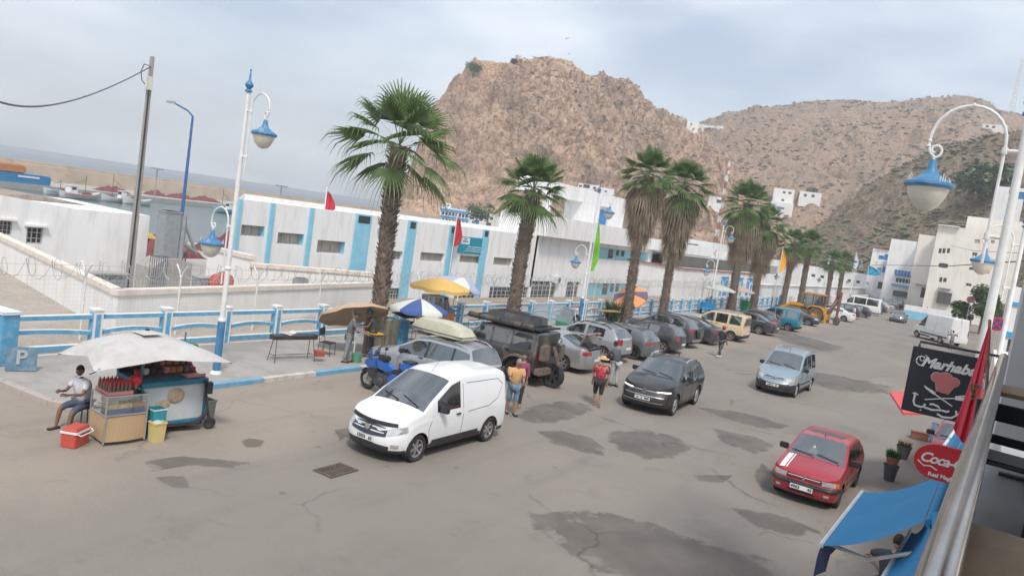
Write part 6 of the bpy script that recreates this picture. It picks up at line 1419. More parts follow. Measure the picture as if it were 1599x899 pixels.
netm = mat('net_maroon', (.17, .055, .055), .95, var=.3, scale=2, bump=.6, bscale=12); nety = mat('net_yellow', (.50, .33, .06), .9, var=.3, scale=3)
heap('fishing_net', 'maroon net heap left of the steel duct', (-58.5, 37.5, QZ), 7, 4, 1.9, netm, 1); heap('fishing_net', 'yellow net on top of the maroon heap', (-59.2, 36.0, QZ+1.3), 2.6, 2.2, 1.0, nety, 2)
heap('fishing_net', 'maroon net pile behind the low lamp arm', (-62.5, 49, QZ), 9, 5, 2.6, netm, 3)
for k, (px0, px1, py) in enumerate(((150, 200, 297), (228, 258, 304), (262, 300, 308), (300, 340, 312))):
 a, b = G(px0, py, QZ), G(px1, py+(px1-px0)*.12, QZ); c_ = (a+b)/2; heap('fishing_net', ['long maroon nets laid along the far quay behind the boats', 'maroon net heap on the far quay left of the blue pole', 'low red net heap at the blue pole on the far quay', 'reddish nets at the right end of the far quay'][k], (c_.x, c_.y, QZ), (b-a).length, 5, 1.6, netm, 5+k, ang=math.atan2((b-a).y, (b-a).x)-PI/2)
def boat(label, c, L_, ang, hullc, trimc, wheelhouse=True, mast_=2.5, seed=0):
 t = thing('fishing_boat', label, 'boat', (c.x, c.y, WZ), ang, 'fishing boats moored at the far quay'); mb = MB(); n = 14; vs = []
 for i in range(n+1):
  u = i/n*2-1; x = u*L_/2; w_ = L_*.16*(1-abs(u)**2.6)**.7 if abs(u) < 1 else .01; sh = .95+.55*u*u*(1.3 if u > 0 else .8)
  for (k, z) in ((.15, -.3), (.7, 0.05), (.95, .45), (1.0, sh), (.86, sh), (.84, sh-.3)): vs.append((x*(1+.04*z), w_*k, z))
  for (k, z) in ((.84, sh-.3), (.86, sh), (1.0, sh), (.95, .45), (.7, .05), (.15, -.3)): vs.append((x*(1+.04*z), -w_*k, z))
 fs = []; mi = []
 for i in range(n):
  for j in range(12): fs.append((i*12+j, (i+1)*12+j, (i+1)*12+(j+1) % 12, i*12+(j+1) % 12)); mi.append(1 if j in (2, 3, 7, 8) and False else (1 if j in (3, 7) else 0))
 mb.v = vs; mb.f = fs; mb.m = mi; mb.build('hull', [hullc, trimc], t, True)
 mb = MB(); 
 for z in (.62, .82): 
  pts = [((i/n*2-1)*L_/2*(1+.04*z), -(L_*.16*(max(1e-3, 1-abs(i/n*2-1)**2.6))**.7)-.02, z) for i in range(1, n)]; mb.tube(pts, .035, 4)
 mb.build('rubbing_strake', trimc, t)
 if wheelhouse: mb = MB(); mb.box((-L_*.22, 0, 1.6), (L_*.18, L_*.17, 1.5), 0, .92); mb.box((-L_*.22, 0, 2.4), (L_*.21, L_*.2, .08)); mb.build('wheelhouse', whiteB, t); mb = MB(); mb.box((-L_*.22+L_*.088, 0, 1.9), (.05, L_*.13, .5)); mb.box((-L_*.22, -L_*.083, 1.9), (L_*.1, .04, .45)); mb.build('window', glassd, t)
 if mast_: mb = MB(); mb.tube([(L_*.12, 0, .6), (L_*.12, 0, .6+mast_)], .06, 5); mb.tube([(L_*.12, 0, .6+mast_*.8), (-L_*.15, 0, .9+mast_*.5)], .04, 4); mb.build('mast', rust, t)
 rr = random.Random(seed); mb = MB(); mb.ell((L_*.18, 0, .95), (L_*.13, L_*.08, .5), 10, 6); mb.build('net_pile', netm, t); return t
wb_ = mat('boat_white', (.62, .64, .63), .5, var=.06, dirt=((.35, .25, .18), .4, 3)); bb_ = mat('boat_pale_blue', (.22, .38, .48), .5, var=.1); rb_ = mat('boat_red_trim', (.4, .09, .07), .5)
qang = math.atan2(d.y, d.x) if False else math.atan2((qb-qa).y, (qb-qa).x)
for lab, px, py, L_, hc, tcx, wh, ms in (('small white and blue boat at the left end of the row', 89, 305, 5.5, wb_, bb_, False, 2.5), ('white boat with dark strakes and a wheelhouse', 125, 311, 8.5, wb_, rb_, True, 4), ('pale boat nosed behind the utility pole', 180, 316, 7, wb_, bb_, True, 5), ('white boat just right of the utility pole', 214, 320, 7, wb_, bb_, False, 3), ('dark cluttered boat partly hidden by the white building', 350, 333, 7, bb_, rb_, True, 5)):
 c_ = G(px, py, WZ); boat(lab, c_, L_, qang+R(180 if L_ == 7 else 0), hc, tcx, wh, ms, int(px))
_e = G(64, 297, WZ); c_ = _e-Vector((math.cos(qang), math.sin(qang), 0))*8.8; t = thing('work_vessel', 'blue steel vessel with orange tank and dark wheelhouse at the far left', 'ship', (c_.x, c_.y, WZ), qang); t.scale = (1, 1, .70); hb_ = mat('hull_blue', (.02, .20, .42), .5, var=.1, dirt=((.1, .12, .16), .4, .6)); orn = mat('load_orange', (.55, .20, .07), .6, var=.12, dirt=((.35, .14, .08), .4, 1.5))
mb = MB(); mb.prism([(-16, -.4), (7.3, -.4), (8.6, 1.2), (8.8, 4.1), (8.2, 4.3), (-16, 4.0)], -3.2, 3.2, 'XZ'); mb.build('hull', hb_, t, bevel=.3); mb = MB(); mb.bb((-12, -1.9, 4.2), (4.2, 1.9, 6.6)); mb.build('orange_tank', orn, t, bevel=.35)
mb = MB(); mb.bb((-9, -2.1, 4), (-5.4, 2.1, 10.5)); mb.build('wheelhouse', mat('steel_dark_blue', (.07, .11, .16), .6), t, bevel=.1); mb = MB(); mb.tube([(-6.3, 0, 10), (-6.3, 0, 16)], .1, 5); mb.tube([(-7.5, 0, 12.3), (-5, 0, 12.3)], .06, 4); mb.build('mast', steelp, t)
mb = MB(); mb.tube([(-5, -3, 5.0), (8.3, -3, 5.2)], .05, 4); 
for k in range(8): mb.tube([(-5+k*1.9, -3, 4.1), (-5+k*1.9, -3, 5.1)], .04, 4)
mb.build('handrail', steelp, t)
mb = MB(); mb.bb((1.5, -3.26, 3.3), (6.0, -3.2, 3.8)); mb.build('name_band', whiteB, t)
for px, py, lab in ((243, 300, 'thin light mast on the breakwater left of the blue pole'), (438, 315, 'thin light mast on the breakwater above the white building')):
 b = AD(px, py-5, 190); mb = MB(); mb.tube([(b.x, b.y, QZ), (b.x, b.y, AD(px, py-38 if px < 300 else py-25, 190).z)], .12, 5); zz = AD(px, py-36 if px < 300 else py-24, 190).z; mb.box((b.x, b.y, zz), (2.0, 2.0, .35)); tag(mb.build('light_mast', greyconc), lab, 'mast')
mb = MB(); a = AY(1362, 414, 180); b = AY(1600, 408, 60)
mb.tube([a, AY(1480, 416, 110), b], .05, 5); tag(mb.build('street_wire', blackp), 'thin dark wire crossing in front of the town houses', 'wire')
mb = MB(); mb.tube([AY(1486, 384, 146), AY(1520, 392, 120), AY(1600, 396, 90)], .04, 5); tag(mb.build('street_wire', greyconc), 'upper pale wire across the broad four-storey block', 'wire')
c_ = G(525, 735); t = thing('drain_grate', 'rusty rectangular drain grating set in the road', 'drain', (c_.x, c_.y, .002), R(0)); mb = MB(); mb.bb((-.24, -.36, 0), (.24, .36, .006)); mb.build('pit', mat('pit_black', (.02, .018, .016), .9), t)
mb = MB()
for k in range(9): mb.bb((-.22, -.34+k*.08, .006), (.22, -.30+k*.08, .02))
mb.bb((-.27, -.39, .004), (-.22, .39, .024)); mb.bb((.22, -.39, .004), (.27, .39, .024)); mb.bb((-.02, -.36, .007), (.02, .36, .023)); mb.bb((-.218, -.39, .005), (.218, -.35, .023)); mb.bb((-.218, .35, .005), (.218, .39, .023))
mb.build('grating', rust, t)
for k, (px, py) in enumerate(((885, 61), (888, 85), (983, 125))):
 c_ = AD(px, py, 170+k*30); mb = MB(); mb.add([c_+Vector(v) for v in ((-.9, 0, .25), (-.35, .15, .1), (0, .2, 0), (.35, .15, .1), (.9, 0, .3), (.3, -.1, .05), (0, -.35, 0), (-.3, -.1, .05), (0, .05, -.1))], [(0, 1, 7), (1, 2, 8, 7), (2, 3, 5, 8), (3, 4, 5), (7, 8, 6), (8, 5, 6)]); o = mb.build('seagull', mat('gull', (.12, .12, .13) if k == 0 else (.7, .7, .7), .8) if k == 0 else whiteB); tag(o, ['dark gull high above the rock summit', 'pale gull just under the highest one', 'pale gull right of the rock skyline'][k], 'bird')
# ================================================================== PEOPLE
SKIN = {'tan': mat('skin_tan', (.36, .20, .13), .6, var=.05), 'dark': mat('skin_dark', (.20, .105, .07), .6, var=.05), 'fair': mat('skin_fair', (.48, .29, .20), .6, var=.05)}
hairk = mat('hair_black', (.018, .015, .013), .8, var=.2); hairg = mat('hair_grey', (.26, .25, .24), .8, var=.2); eyew = mat('eye_dark', (.02, .015, .012), .3, var=0); lipm = mat('lips', (.28, .10, .08), .6, var=0)
def skin(vs, es, rs, sub=1, root=0):
 me = bpy.data.meshes.new('s'); me.from_pydata([tuple(v) for v in vs], es, []); o = bpy.data.objects.new('s', me); col.objects.link(o)
 m = o.modifiers.new('k', 'SKIN'); m.use_smooth_shade = True; m.branch_smoothing = .4
 for i, r in enumerate(rs):
  d_ = me.skin_vertices[0].data[i]; d_.radius = (r, r) if not isinstance(r, tuple) else r; d_.use_root = (i == root)
 if sub: s = o.modifiers.new('u', 'SUBSURF'); s.levels = sub; s.render_levels = sub
 dg = bpy.context.evaluated_depsgraph_get(); e = o.evaluated_get(dg); r = bpy.data.meshes.new_from_object(e)
 out = ([tuple(v.co) for v in r.vertices], [tuple(p.vertices) for p in r.polygons]); bpy.data.objects.remove(o); bpy.data.meshes.remove(me); bpy.data.meshes.remove(r); return out
def person(label, pos, heading, h=1.72, lean=0, thigh=(6, -6), knee=(3, 6), spread=.0, arm=((8, 8, 12), (-8, 8, 12)), head=(0, 0), seat=None, top=None, sleeve=.55, bottom=None, leg=1.0, tunic=0.0, shoes=None, skin_='tan', hair=None, hat=None, cat='person', build_=1.0, name='person', lower_z=0.0, bust=0.0):
 t = thing(name, label, cat, pos, heading); S_ = SKIN[skin_]; b = build_
 def rot(v, a): a = R(a); return Vector((v.x*math.cos(a)+v.z*math.sin(a), v.y, -v.x*math.sin(a)+v.z*math.cos(a)))
 def legpts(hip, th, kn, sg):
  k = hip+Vector((math.sin(R(th)), sg*spread, -math.cos(R(th)))).normalized()*(.245*h); a = R(th-kn); an = k+Vector((math.sin(a), 0, -math.cos(a)))*(.238*h); return k, an
 hz = .52*h if seat is None else seat+.09
 hipL, hipR = Vector((0, .052*h*b, hz)), Vector((0, -.052*h*b, hz))
 kL, aL = legpts(hipL, thigh[0], knee[0], 1); kR, aR = legpts(hipR, thigh[1], knee[1], -1)
 if seat is None:
  low_ = min(aL.z, aR.z)-.042*h; dz = -low_
  for v in (hipL, hipR, kL, aL, kR, aR): v.z += dz
  hz += dz
 up = lambda d_: rot(Vector((0, 0, 1)), lean)*d_
 pel = Vector((0, 0, hz+.01*h)); bel = pel+up(.09*h); che = pel+up(.21*h); nb = pel+up(.295*h); nk = nb+rot(Vector((0, 0, 1)), lean*.6+head[0]*.4)*(.035*h)
 hd = nk+rot(Vector((0, 0, 1)), lean*.3+head[0]*.7)*(.075*h)+Vector((.012*h, 0, 0))
 A = []
 for sg, (f, o_, e) in zip((1, -1), arm):
  sh = che+up(.062*h)+Vector((0, sg*.105*h*b, 0)); d0 = Vector((math.sin(R(f))*math.cos(R(o_)), sg*math.sin(R(o_)), -math.cos(R(f))*math.cos(R(o_))))
  el = sh+d0*(.168*h); fe = f+e if not isinstance(e, tuple) else f+e[0]; side = 0 if not isinstance(e, tuple) else e[1]
  d1 = Vector((math.sin(R(fe))*math.cos(R(side)), sg*math.sin(R(side)), -math.cos(R(fe))*math.cos(R(side)))); wr = el+d1*(.148*h); pm = wr+d1*(.045*h); A.append((sh, el, wr, pm, d1))
 vs = [pel, bel, che, nb, nk]; rs = [.078*h*b, .070*h*b, .082*h*b, .040*h, .031*h]; es = [(0, 1), (1, 2), (2, 3), (3, 4)]
 def add(p, r, par): vs.append(p); rs.append(r); es.append((par, len(vs)-1)); return len(vs)-1
 for hp, k, a in ((hipL, kL, aL), (hipR, kR, aR)):
  i = add(hp-Vector((0, 0, .02)), .052*h*b, 0); i = add(hp.lerp(k, .55), .042*h*b, i); i = add(k, .030*h, i); i = add(k.lerp(a, .35), .031*h, i); i = add(a, .019*h, i); add(a+Vector((.07*h, 0, -.026*h)), .016*h, i)
 for sh, el, wr, pm, d1 in A:
  i = add(sh, .034*h*b, 2); i = add(sh.lerp(el, .5), .026*h*b, i); i = add(el, .020*h, i); i = add(el.lerp(wr, .4), .021*h, i); i = add(wr, .013*h, i); ip = add(pm, .016*h, i)
  yv = Vector((0, 1, 0)); sp_ = (d1.cross(Vector((1, 0, 0)))) ; sp_ = yv if sp_.length < .3 else sp_.normalized()
  if h > 0 and name == 'person':
   for q, (o_, L_) in enumerate(((-.016, .042), (-.006, .048), (.005, .046), (.015, .036))):
    f1 = add(pm+d1*.012*h+sp_*o_*h, .0052*h, ip); f2 = add(pm+d1*(.012*h+L_*h*.5)+sp_*o_*h*1.15, .0048*h, f1); add(pm+d1*(.012*h+L_*h*.85)+sp_*o_*h*1.1+Vector((.012*h, 0, 0)), .004*h, f2)
   th_ = add(wr+d1*.02*h-sp_*.022*h, .006*h, i); add(wr+d1*.045*h-sp_*.032*h, .005*h, th_)
 v, f = skin(vs, es, rs, 1); mb = MB(); mb.add(v, f)
 hr = Vector((.056*h, .044*h, .067*h)); yaw, pit = R(head[1]), R(head[0]+lean*.6); HM = Matrix.Translation(hd) @ Matrix.Rotation(yaw, 4, 'Z') @ Matrix.Rotation(pit, 4, 'Y')
 n, m_ = 18, 14; hv = []
 for i in range(m_+1):
  tt = PI*i/m_
  for j in range(n):
   q = 2*PI*j/n; x, y_, z = math.sin(tt)*math.cos(q), math.sin(tt)*math.sin(q), -math.cos(tt)
   jaw = 1-.22*max(0, -z); x2 = x*hr.x*(1-.10*max(0, -z)*(1 if x < 0 else -.2)); y2 = y_*hr.y*jaw
   if x > .3: x2 *= .97-.05*(abs(z-.02) < .16)*(abs(y_) > .18)*(abs(y_) < .6)
   hv.append(Vector((x2, y2, z*hr.z)))
 o = len(mb.v); mb.v += [tuple(HM @ p) for p in hv]
 for i in range(m_):
  for j in range(n): mb.f.append((o+i*n+j, o+i*n+(j+1) % n, o+(i+1)*n+(j+1) % n, o+(i+1)*n+j)); mb.m.append(0)
 mb.xf(HM)
 mb.add([(hr.x*.97, 0, .018*h), (hr.x*.95, .009*h, -.012*h), (hr.x*1.22, 0, -.010*h), (hr.x*.95, -.009*h, -.012*h), (hr.x*.98, 0, -.018*h)], [(0, 1, 2), (0, 2, 3), (2, 1, 4), (2, 4, 3)])
 for sg in (1, -1):
  mb.ell((hr.x*.90, sg*.019*h, .006*h), (.006*h, .009*h, .005*h), 8, 6, 1); mb.ell((-.004*h, sg*hr.y*.98, 0), (.012*h, .006*h, .017*h), 8, 6)
 mb.ell((hr.x*.92, 0, -.032*h), (.007*h, .016*h, .0045*h), 8, 6, 2); mb.xf(Matrix.Identity(4))
 mb.build('body', [S_, eyew, lipm], t, True, angle=70)
 if hair:
  hm = MB(); hm.xf(HM); vv = []; k = 1.07
  for i in range(m_+1):
   tt = PI*i/m_
   for j in range(n):
    p = hv[i*n+j]; vv.append(p*k+Vector((-.004*h, 0, .004*h)))
  fs = [(i*n+j, i*n+(j+1) % n, (i+1)*n+(j+1) % n, (i+1)*n+j) for i in range(m_) for j in range(n) if (vv[i*n+j].z > .022*h or (vv[i*n+j].x < .010*h and vv[i*n+j].z > -.028*h)) and (vv[(i+1)*n+(j+1) % n].z > .022*h or (vv[(i+1)*n+(j+1) % n].x < .010*h))]
  hm.add(vv, fs); hm.build('hair', hair, t, True, angle=80)
 if hat:
  kind, hm_ = hat; mb = MB(); mb.xf(HM)
  if kind == 'cap': mb.lathe([(.057*h, .012*h), (.060*h, .03*h), (.052*h, .06*h), (.03*h, .078*h), (0, .083*h)], 18); mb.add([(.05*h, -.035*h, .018*h), (.05*h, .035*h, .018*h), (.105*h, .028*h, .010*h), (.105*h, -.028*h, .010*h), (.05*h, -.035*h, .024*h), (.05*h, .035*h, .024*h), (.105*h, .028*h, .015*h), (.105*h, -.028*h, .015*h)], [(0, 1, 2, 3), (4, 5, 6, 7), (0, 3, 7, 4), (1, 2, 6, 5), (2, 3, 7, 6)])
  elif kind == 'capback': mb.lathe([(.057*h, .012*h), (.060*h, .03*h), (.052*h, .06*h), (.03*h, .078*h), (0, .083*h)], 18); mb.add([(-.05*h, -.035*h, .018*h), (-.05*h, .035*h, .018*h), (-.10*h, .028*h, .008*h), (-.10*h, -.028*h, .008*h), (-.05*h, -.035*h, .024*h), (-.05*h, .035*h, .024*h), (-.10*h, .028*h, .013*h), (-.10*h, -.028*h, .013*h)], [(0, 1, 2, 3), (4, 5, 6, 7), (0, 3, 7, 4), (1, 2, 6, 5), (2, 3, 7, 6)])
  else: mb.lathe([(.125*h, .030*h), (.128*h, .024*h), (.10*h, .014*h), (.060*h, .020*h), (.060*h, .030*h), (.055*h, .065*h), (.04*h, .082*h), (0, .078*h)], 22); mb.lathe([(.0615*h, .022*h), (.061*h, .034*h)], 22, mi=1, cap=False)
  mb.xf(Matrix.Identity(4)); mb.build('hat', [hm_, hairk], t, True)
 g = 1.16
 if top:
  vs = [pel-up(.02*h), bel, che, nb+up(.010*h)]; rs = [.098*h*b, .096*h*b, .112*h*b, .056*h]; es = [(0, 1), (1, 2), (2, 3)]
  if tunic:
   kz = pel-Vector((0, 0, tunic*h)); vs = [kz, pel]+vs[1:]; rs = [.125*h, .105*h*b]+rs[1:]; es = [(i, i+1) for i in range(4)]
  ci = len(vs)-2
  for sh, el, wr, pm, d1 in A:
   L_ = sleeve; p1 = sh.lerp(el, min(1, L_)); vs.append(sh); rs.append(.054*h*b); es.append((ci, len(vs)-1)); vs.append(p1); rs.append(.036*h*b); es.append((len(vs)-2, len(vs)-1))
   if L_ > 1: vs.append(el.lerp(wr, L_-1)); rs.append(.024*h); es.append((len(vs)-2, len(vs)-1))
  v, f = skin(vs, es, rs, 1, root=ci); mb = MB(); mb.add(v, f); mb.build('shirt' if not tunic else 'tunic', top, t, True, angle=80)
 if bottom:
  vs = [pel+up(.015*h)]; rs = [.088*h*b]; es = []
  for hp, k, a in ((hipL, kL, aL), (hipR, kR, aR)):
   pts = [(hp-Vector((0, 0, .015*h)), .062*h*b), (hp.lerp(k, .6), .052*h*b)]
   pts.append((k if leg > .6 else k.lerp(hp, .1), .042*h*b))
   if leg > .75: pts.append((k.lerp(a, .5), .036*h)); pts.append((k.lerp(a, .95), .032*h))
   elif leg > .5: pts.append((k.lerp(a, .22), .040*h))
   par = 0
   for p, r in pts: vs.append(p); rs.append(r); es.append((par, len(vs)-1)); par = len(vs)-1
  v, f = skin(vs, es, rs, 1); mb = MB(); mb.add(v, f); mb.build('trousers' if leg > .75 else 'shorts', bottom, t, True, angle=80)
 for a in (aL, aR):
  mb = MB(); mb.box((a.x+.028*h, a.y, a.z-.026*h), (.155*h, .055*h, .032*h)); mb.build('shoe', shoes or blackp, t, bevel=.012)
 return t
def cloth(n, c, var=.15, sc=6): return mat('cloth_'+n, c, .9, var=var, scale=sc)
def P0(px, py, z=0.0): p = G(px, py, z); return (p.x, p.y, z)
toward = lambda a, b: math.atan2(b[1]-a[1], b[0]-a[0])
sp_ = (-15.60, 8.72, 0.0)
person('seated drinks seller in white shirt and dark shorts behind the glass display', sp_, R(-78), 1.7, lean=12, thigh=(72, 80), knee=(62, 70), spread=.16, arm=((35, 12, (60, -20)), (30, 14, (70, -25))), head=(10, 25), seat=.44, top=cloth('white', (.62, .62, .66)), sleeve=.7, bottom=cloth('dark_blue', (.07, .09, .13)), leg=.55, skin_='dark', hair=hairk)
st_ = thing('stool', 'small black metal stool under the seated drinks seller', 'stool', (-15.61, 8.77, 0)); mb = MB(); mb.box((0, 0, .42), (.34, .34, .04)); mb.build('seat', blackp, st_, bevel=.01)
for a in (-.13, .13):
 for b in (-.13, .13): mb = MB(); mb.tube([(a, b, .40), (a*1.25, b*1.25, 0)], .014, 6); mb.build('leg', rust, st_)
pc = P0(541, 566, .12); person('cook in grey T-shirt, grey trousers and black cap bending over the yellow tray', pc, R(42), 1.76, lean=8, thigh=(3, -4), knee=(3, 3), arm=((30, 5, 45), (34, 5, 40)), head=(28, 0), top=cloth('slate', (.13, .145, .155)), sleeve=.8, bottom=cloth('grey_denim', (.24, .25, .26), .3), skin_='tan', hair=hairk, hat=('capback', cloth('black', (.03, .03, .032))), shoes=mat('shoe_black', (.04, .04, .045), .7))
pd = P0(583, 566, .12); pd = (pd[0]-.7, pd[1]+.55, .12); person('second cook in dark top and teal cap half hidden by the nearest palm', pd, R(-130), 1.72, lean=10, arm=((25, 5, 50), (25, 5, 50)), head=(25, 0), top=cloth('charcoal', (.06, .065, .07)), bottom=cloth('dark_trousers', (.07, .07, .075)), hat=('cap', cloth('teal_cap', (.03, .16, .22))), hair=hairk, skin_='dark')
pv = P0(666, 549, .12); person('vendor in black behind the blue and white parasol with white apron', (pv[0], pv[1]+.2, .12), R(-60), 1.70, lean=4, thigh=(10, -6), knee=(4, 8), arm=((28, 6, 55), (28, 6, 55)), head=(15, 0), top=cloth('white2', (.55, .55, .55)), bottom=cloth('black2', (.03, .03, .034)), skin_='dark', hair=hairk)
pa = P0(797, 647); person('grey-haired man in orange shirt and long denim shorts beside the white van', pa, R(-38), 1.70, lean=4, thigh=(9, -5), knee=(4, 8), arm=((20, 4, (62, -20)), (18, 4, (60, -20))), head=(22, 0), top=cloth('apricot', (.58, .33, .15)), sleeve=.8, bottom=cloth('denim', (.14, .24, .31), .2), leg=.7, skin_='tan', hair=hairg, build_=1.1)
pb = P0(803, 634); person('woman in plum tunic and black leggings walking next to the grey-haired man', (pb[0]+.05, pb[1]+.1, 0), R(-70), 1.68, thigh=(9, -8), knee=(3, 10), arm=((6, 4, 8), (-6, 4, 8)), top=cloth('plum', (.24, .055, .115)), sleeve=1.5, tunic=.22, bottom=cloth('black3', (.03, .03, .033)), skin_='tan', hair=hairk, shoes=mat('sandal', (.3, .17, .11), .8))
pr = P0(931, 634); person('man in red patterned shirt, black shorts and straw hat seen from behind', pr, R(112), 1.66, lean=2, thigh=(4, -6), knee=(2, 6), arm=((4, 8, 6), (2, 10, 4)), top=mat('cloth_red_print', (.40, .035, .06), .9, var=.6, scale=16, dirt=((.12, .01, .02), .6, 14)), sleeve=.85, bottom=cloth('black4', (.03, .03, .032)), leg=.6, skin_='tan', hair=hairk, hat=('straw', mat('straw', (.62, .42, .22), .85, var=.15, scale=20)), build_=1.15, shoes=mat('sandal', (.3, .17, .11), .8))
pg = P0(957, 603); person('man in dark grey shirt and pale trousers bent toward the open boot', (pg[0], pg[1], 0), R(160), 1.72, lean=14, thigh=(6, -4), knee=(4, 4), arm=((40, 4, 20), (36, 4, 24)), head=(12, 0), top=cloth('slate2', (.09, .10, .115)), sleeve=.9, bottom=cloth('pale_grey', (.42, .43, .47)), skin_='dark', hair=hairk)
pk = P0(1123, 558); person('man all in black with a red cap and white trainers walking away', pk, R(75), 1.74, thigh=(16, -14), knee=(4, 22), arm=((-12, 7, 10), (14, 7, 14)), top=cloth('black5', (.028, .03, .036)), sleeve=.8, bottom=mat('cloth_black_white', (.035, .036, .04), .9, var=.1, dirt=((.5, .5, .5), .6, 5)), skin_='dark', hair=hairk, hat=('cap', cloth('red_cap', (.42, .06, .06))), shoes=mat('shoe_white', (.7, .7, .7), .6))
q = G(1340, 505); person('man in white shirt standing between the white saloon and the black SUV', (q.x-.9, q.y+2.6, 0), R(200), 1.78, lean=4, arm=((10, 14, (50, 20)), (10, 14, (50, 20))), top=cloth('white6', (.64, .64, .68)), sleeve=.9, bottom=cloth('navy6', (.05, .06, .09)), skin_='tan', hair=hairk)
q = G(1484, 546); person('grey-clad man in shorts with raised elbows in front of the cargo van', (q.x, q.y, 0), R(100), 1.74, arm=((30, 50, (120, -10)), (30, 50, (120, -10))), top=cloth('grey7', (.26, .26, .26)), bottom=cloth('grey8', (.20, .20, .20)), leg=.6, skin_='dark', hair=hairk)
q = G(1511, 517); person('dark-shirted man walking behind the cargo van', (q.x, q.y, 0), R(95), 1.75, thigh=(14, -12), knee=(3, 16), arm=((12, 6, 12), (-12, 6, 12)), top=cloth('brown9', (.08, .07, .07)), bottom=cloth('khaki9', (.30, .26, .20)), leg=.6, skin_='dark', hair=hairk)
for px, py, c_, lab in ((1386, 488, (.40, .05, .05), 'person in red behind the white minibus'), (1394, 490, (.06, .07, .10), 'person in navy beside the one in red behind the minibus')):
 q = AX(px, py, -21.0) if False else AY(px, py, 170); person(lab, (q.x, 150, .12), R(-60), 1.7, top=cloth('far%d' % px, c_), bottom=cloth('farb', (.05, .05, .06)), skin_='dark', hair=hairk)
for k, (px, py, Y, c_, lab) in enumerate(((1441, 466, 150, (.55, .55, .55), 'distant person in white top near the shops'), (1459, 470, 135, (.35, .18, .16), 'distant person in rusty red near the shops'), (1451, 468, 145, (.08, .08, .10), 'distant person in dark clothes near the shops'))):
 q = AY(px, py, Y); person(lab, (q.x, Y, 0), R(80+k*40), 1.7, thigh=(12, -10), top=cloth('dist%d' % k, c_), bottom=cloth('farb', (.05, .05, .06)), skin_='tan', hair=hairk)
q = AX(1177, 462, -20.3); person('person in lilac and dark clothes between the two thick palms', (-20.6, 74.0, .12), R(-90), 1.7, top=cloth('lilac', (.25, .20, .26)), bottom=cloth('farb', (.05, .05, .06)), skin_='dark', hair=hairk)
for px, py, c_, c2, lab in ((257, 383, (.60, .26, .33), (.05, .07, .12), 'fisherman in pink shirt standing on the quay by the nets'), (287, 412, (.45, .18, .18), (.08, .09, .14), 'man in checked red shirt behind the white wall near the hopper')):
 q = G(px, py, QZ); person(lab, (q.x, q.y, QZ), R(-20), 1.72, top=cloth('port%d' % px, c_, .4), bottom=cloth('portb%d' % px, c2), skin_='dark', hair=hairk)
q = G(1384, 862, 1.42); person('man in navy T-shirt with hand on hip below the blue awnings', (q.x+.1, q.y, 0), R(70), 1.72, lean=6, arm=((-10, 58, (12, -62)), (5, 12, 10)), head=(15, 0), top=cloth('navy10', (.04, .05, .065)), sleeve=.7, bottom=cloth('dark10', (.06, .06, .07)), skin_='tan', hair=hairk)
# ================================================================== STALLS
def parasol(name, label, pos, h, r, m1, m2=None, n=8, tilt=0, tdir=0, sag=.28, cat='parasol', group=None, pole=True, val=.10):
 t = thing(name, label, cat, pos, 0, group)
 Mx = Matrix.Translation((0, 0, h)) @ Matrix.Rotation(tdir, 4, 'Z') @ Matrix.Rotation(tilt, 4, 'Y') @ Matrix.Translation((0, 0, -h))
 mb = MB(); mb.xf(Mx); k = 5; sub_ = 3; N_ = n*sub_; vs = [(0, 0, h)]
 for i in range(1, k+1):
  u = i/k
  for j in range(N_):
   q = 2*PI*j/N_; seg = (j % sub_)/sub_; dip = .06*r*math.sin(PI*seg)*u; rr_ = r*u*(1-.04*math.sin(PI*seg)*u)
   vs.append((rr_*math.cos(q), rr_*math.sin(q), h-sag*r*(u**1.5)-dip*.6))
 base_ = len(vs)
 for j in range(N_): v = vs[1+(k-1)*N_+j]; vs.append((v[0]*1.005, v[1]*1.005, v[2]-val*(1+.2*math.sin(j*1.7))))
 fs = [(0, 1+j, 1+(j+1) % N_) for j in range(N_)]+[(1+(i-1)*N_+j, 1+i*N_+j, 1+i*N_+(j+1) % N_, 1+(i-1)*N_+(j+1) % N_) for i in range(1, k+1) for j in range(N_)]
 mb.v = [tuple(Mx @ Vector(v)) for v in vs]; mb.f = fs; mb.m = [(((f[1]-1) % N_)//sub_) % 2 if m2 else 0 for f in fs]
 mb.build('canopy', [m1]+([m2] if m2 else []), t, True, angle=60)
 if pole:
  tp_ = Mx @ Vector((0, 0, h+.06)); mb = MB(); mb.tube([(0, 0, 0) if not tilt else tuple(Mx @ Vector((0, 0, h-1.2))-Vector((0, 0, 0))), tp_], .022, 8)
  if tilt: b_ = Mx @ Vector((0, 0, h-1.2)); mb.tube([(b_.x, b_.y, 0), b_], .025, 8)
  mb.build('pole', wmetal, t)
  mb = MB()
  for i in range(n): q = 2*PI*i/n; mb.tube([Mx @ Vector((0, 0, h-.02)), Mx @ Vector((r*.97*math.cos(q), r*.97*math.sin(q), h-sag*r*.96-.02))], .007, 4)
  mb.build('ribs', steel, t)
 return t
tarp = mat('tarp_white', (.50, .485, .47), .85, var=.07, scale=1.5, dirt=((.36, .33, .30), .6, 2.2), bump=.4, bscale=5); cblue = mat('cart_blue', (.02, .16, .24), .6, var=.15, dirt=((.2, .2, .2), .3, 4)); card = mat('cardboard', (.44, .31, .18), .9, var=.08, scale=2, dirt=((.3, .2, .12), .3, 3))
panelw = mat('cart_panel', (.52, .55, .56), .7, var=.05, scale=2, dirt=((.3, .3, .3), .3, 2))
ct = thing('snack_cart', 'blue-framed snack cart with dented white side panel', 'cart', (-14.50, 9.98, 0), R(-4))
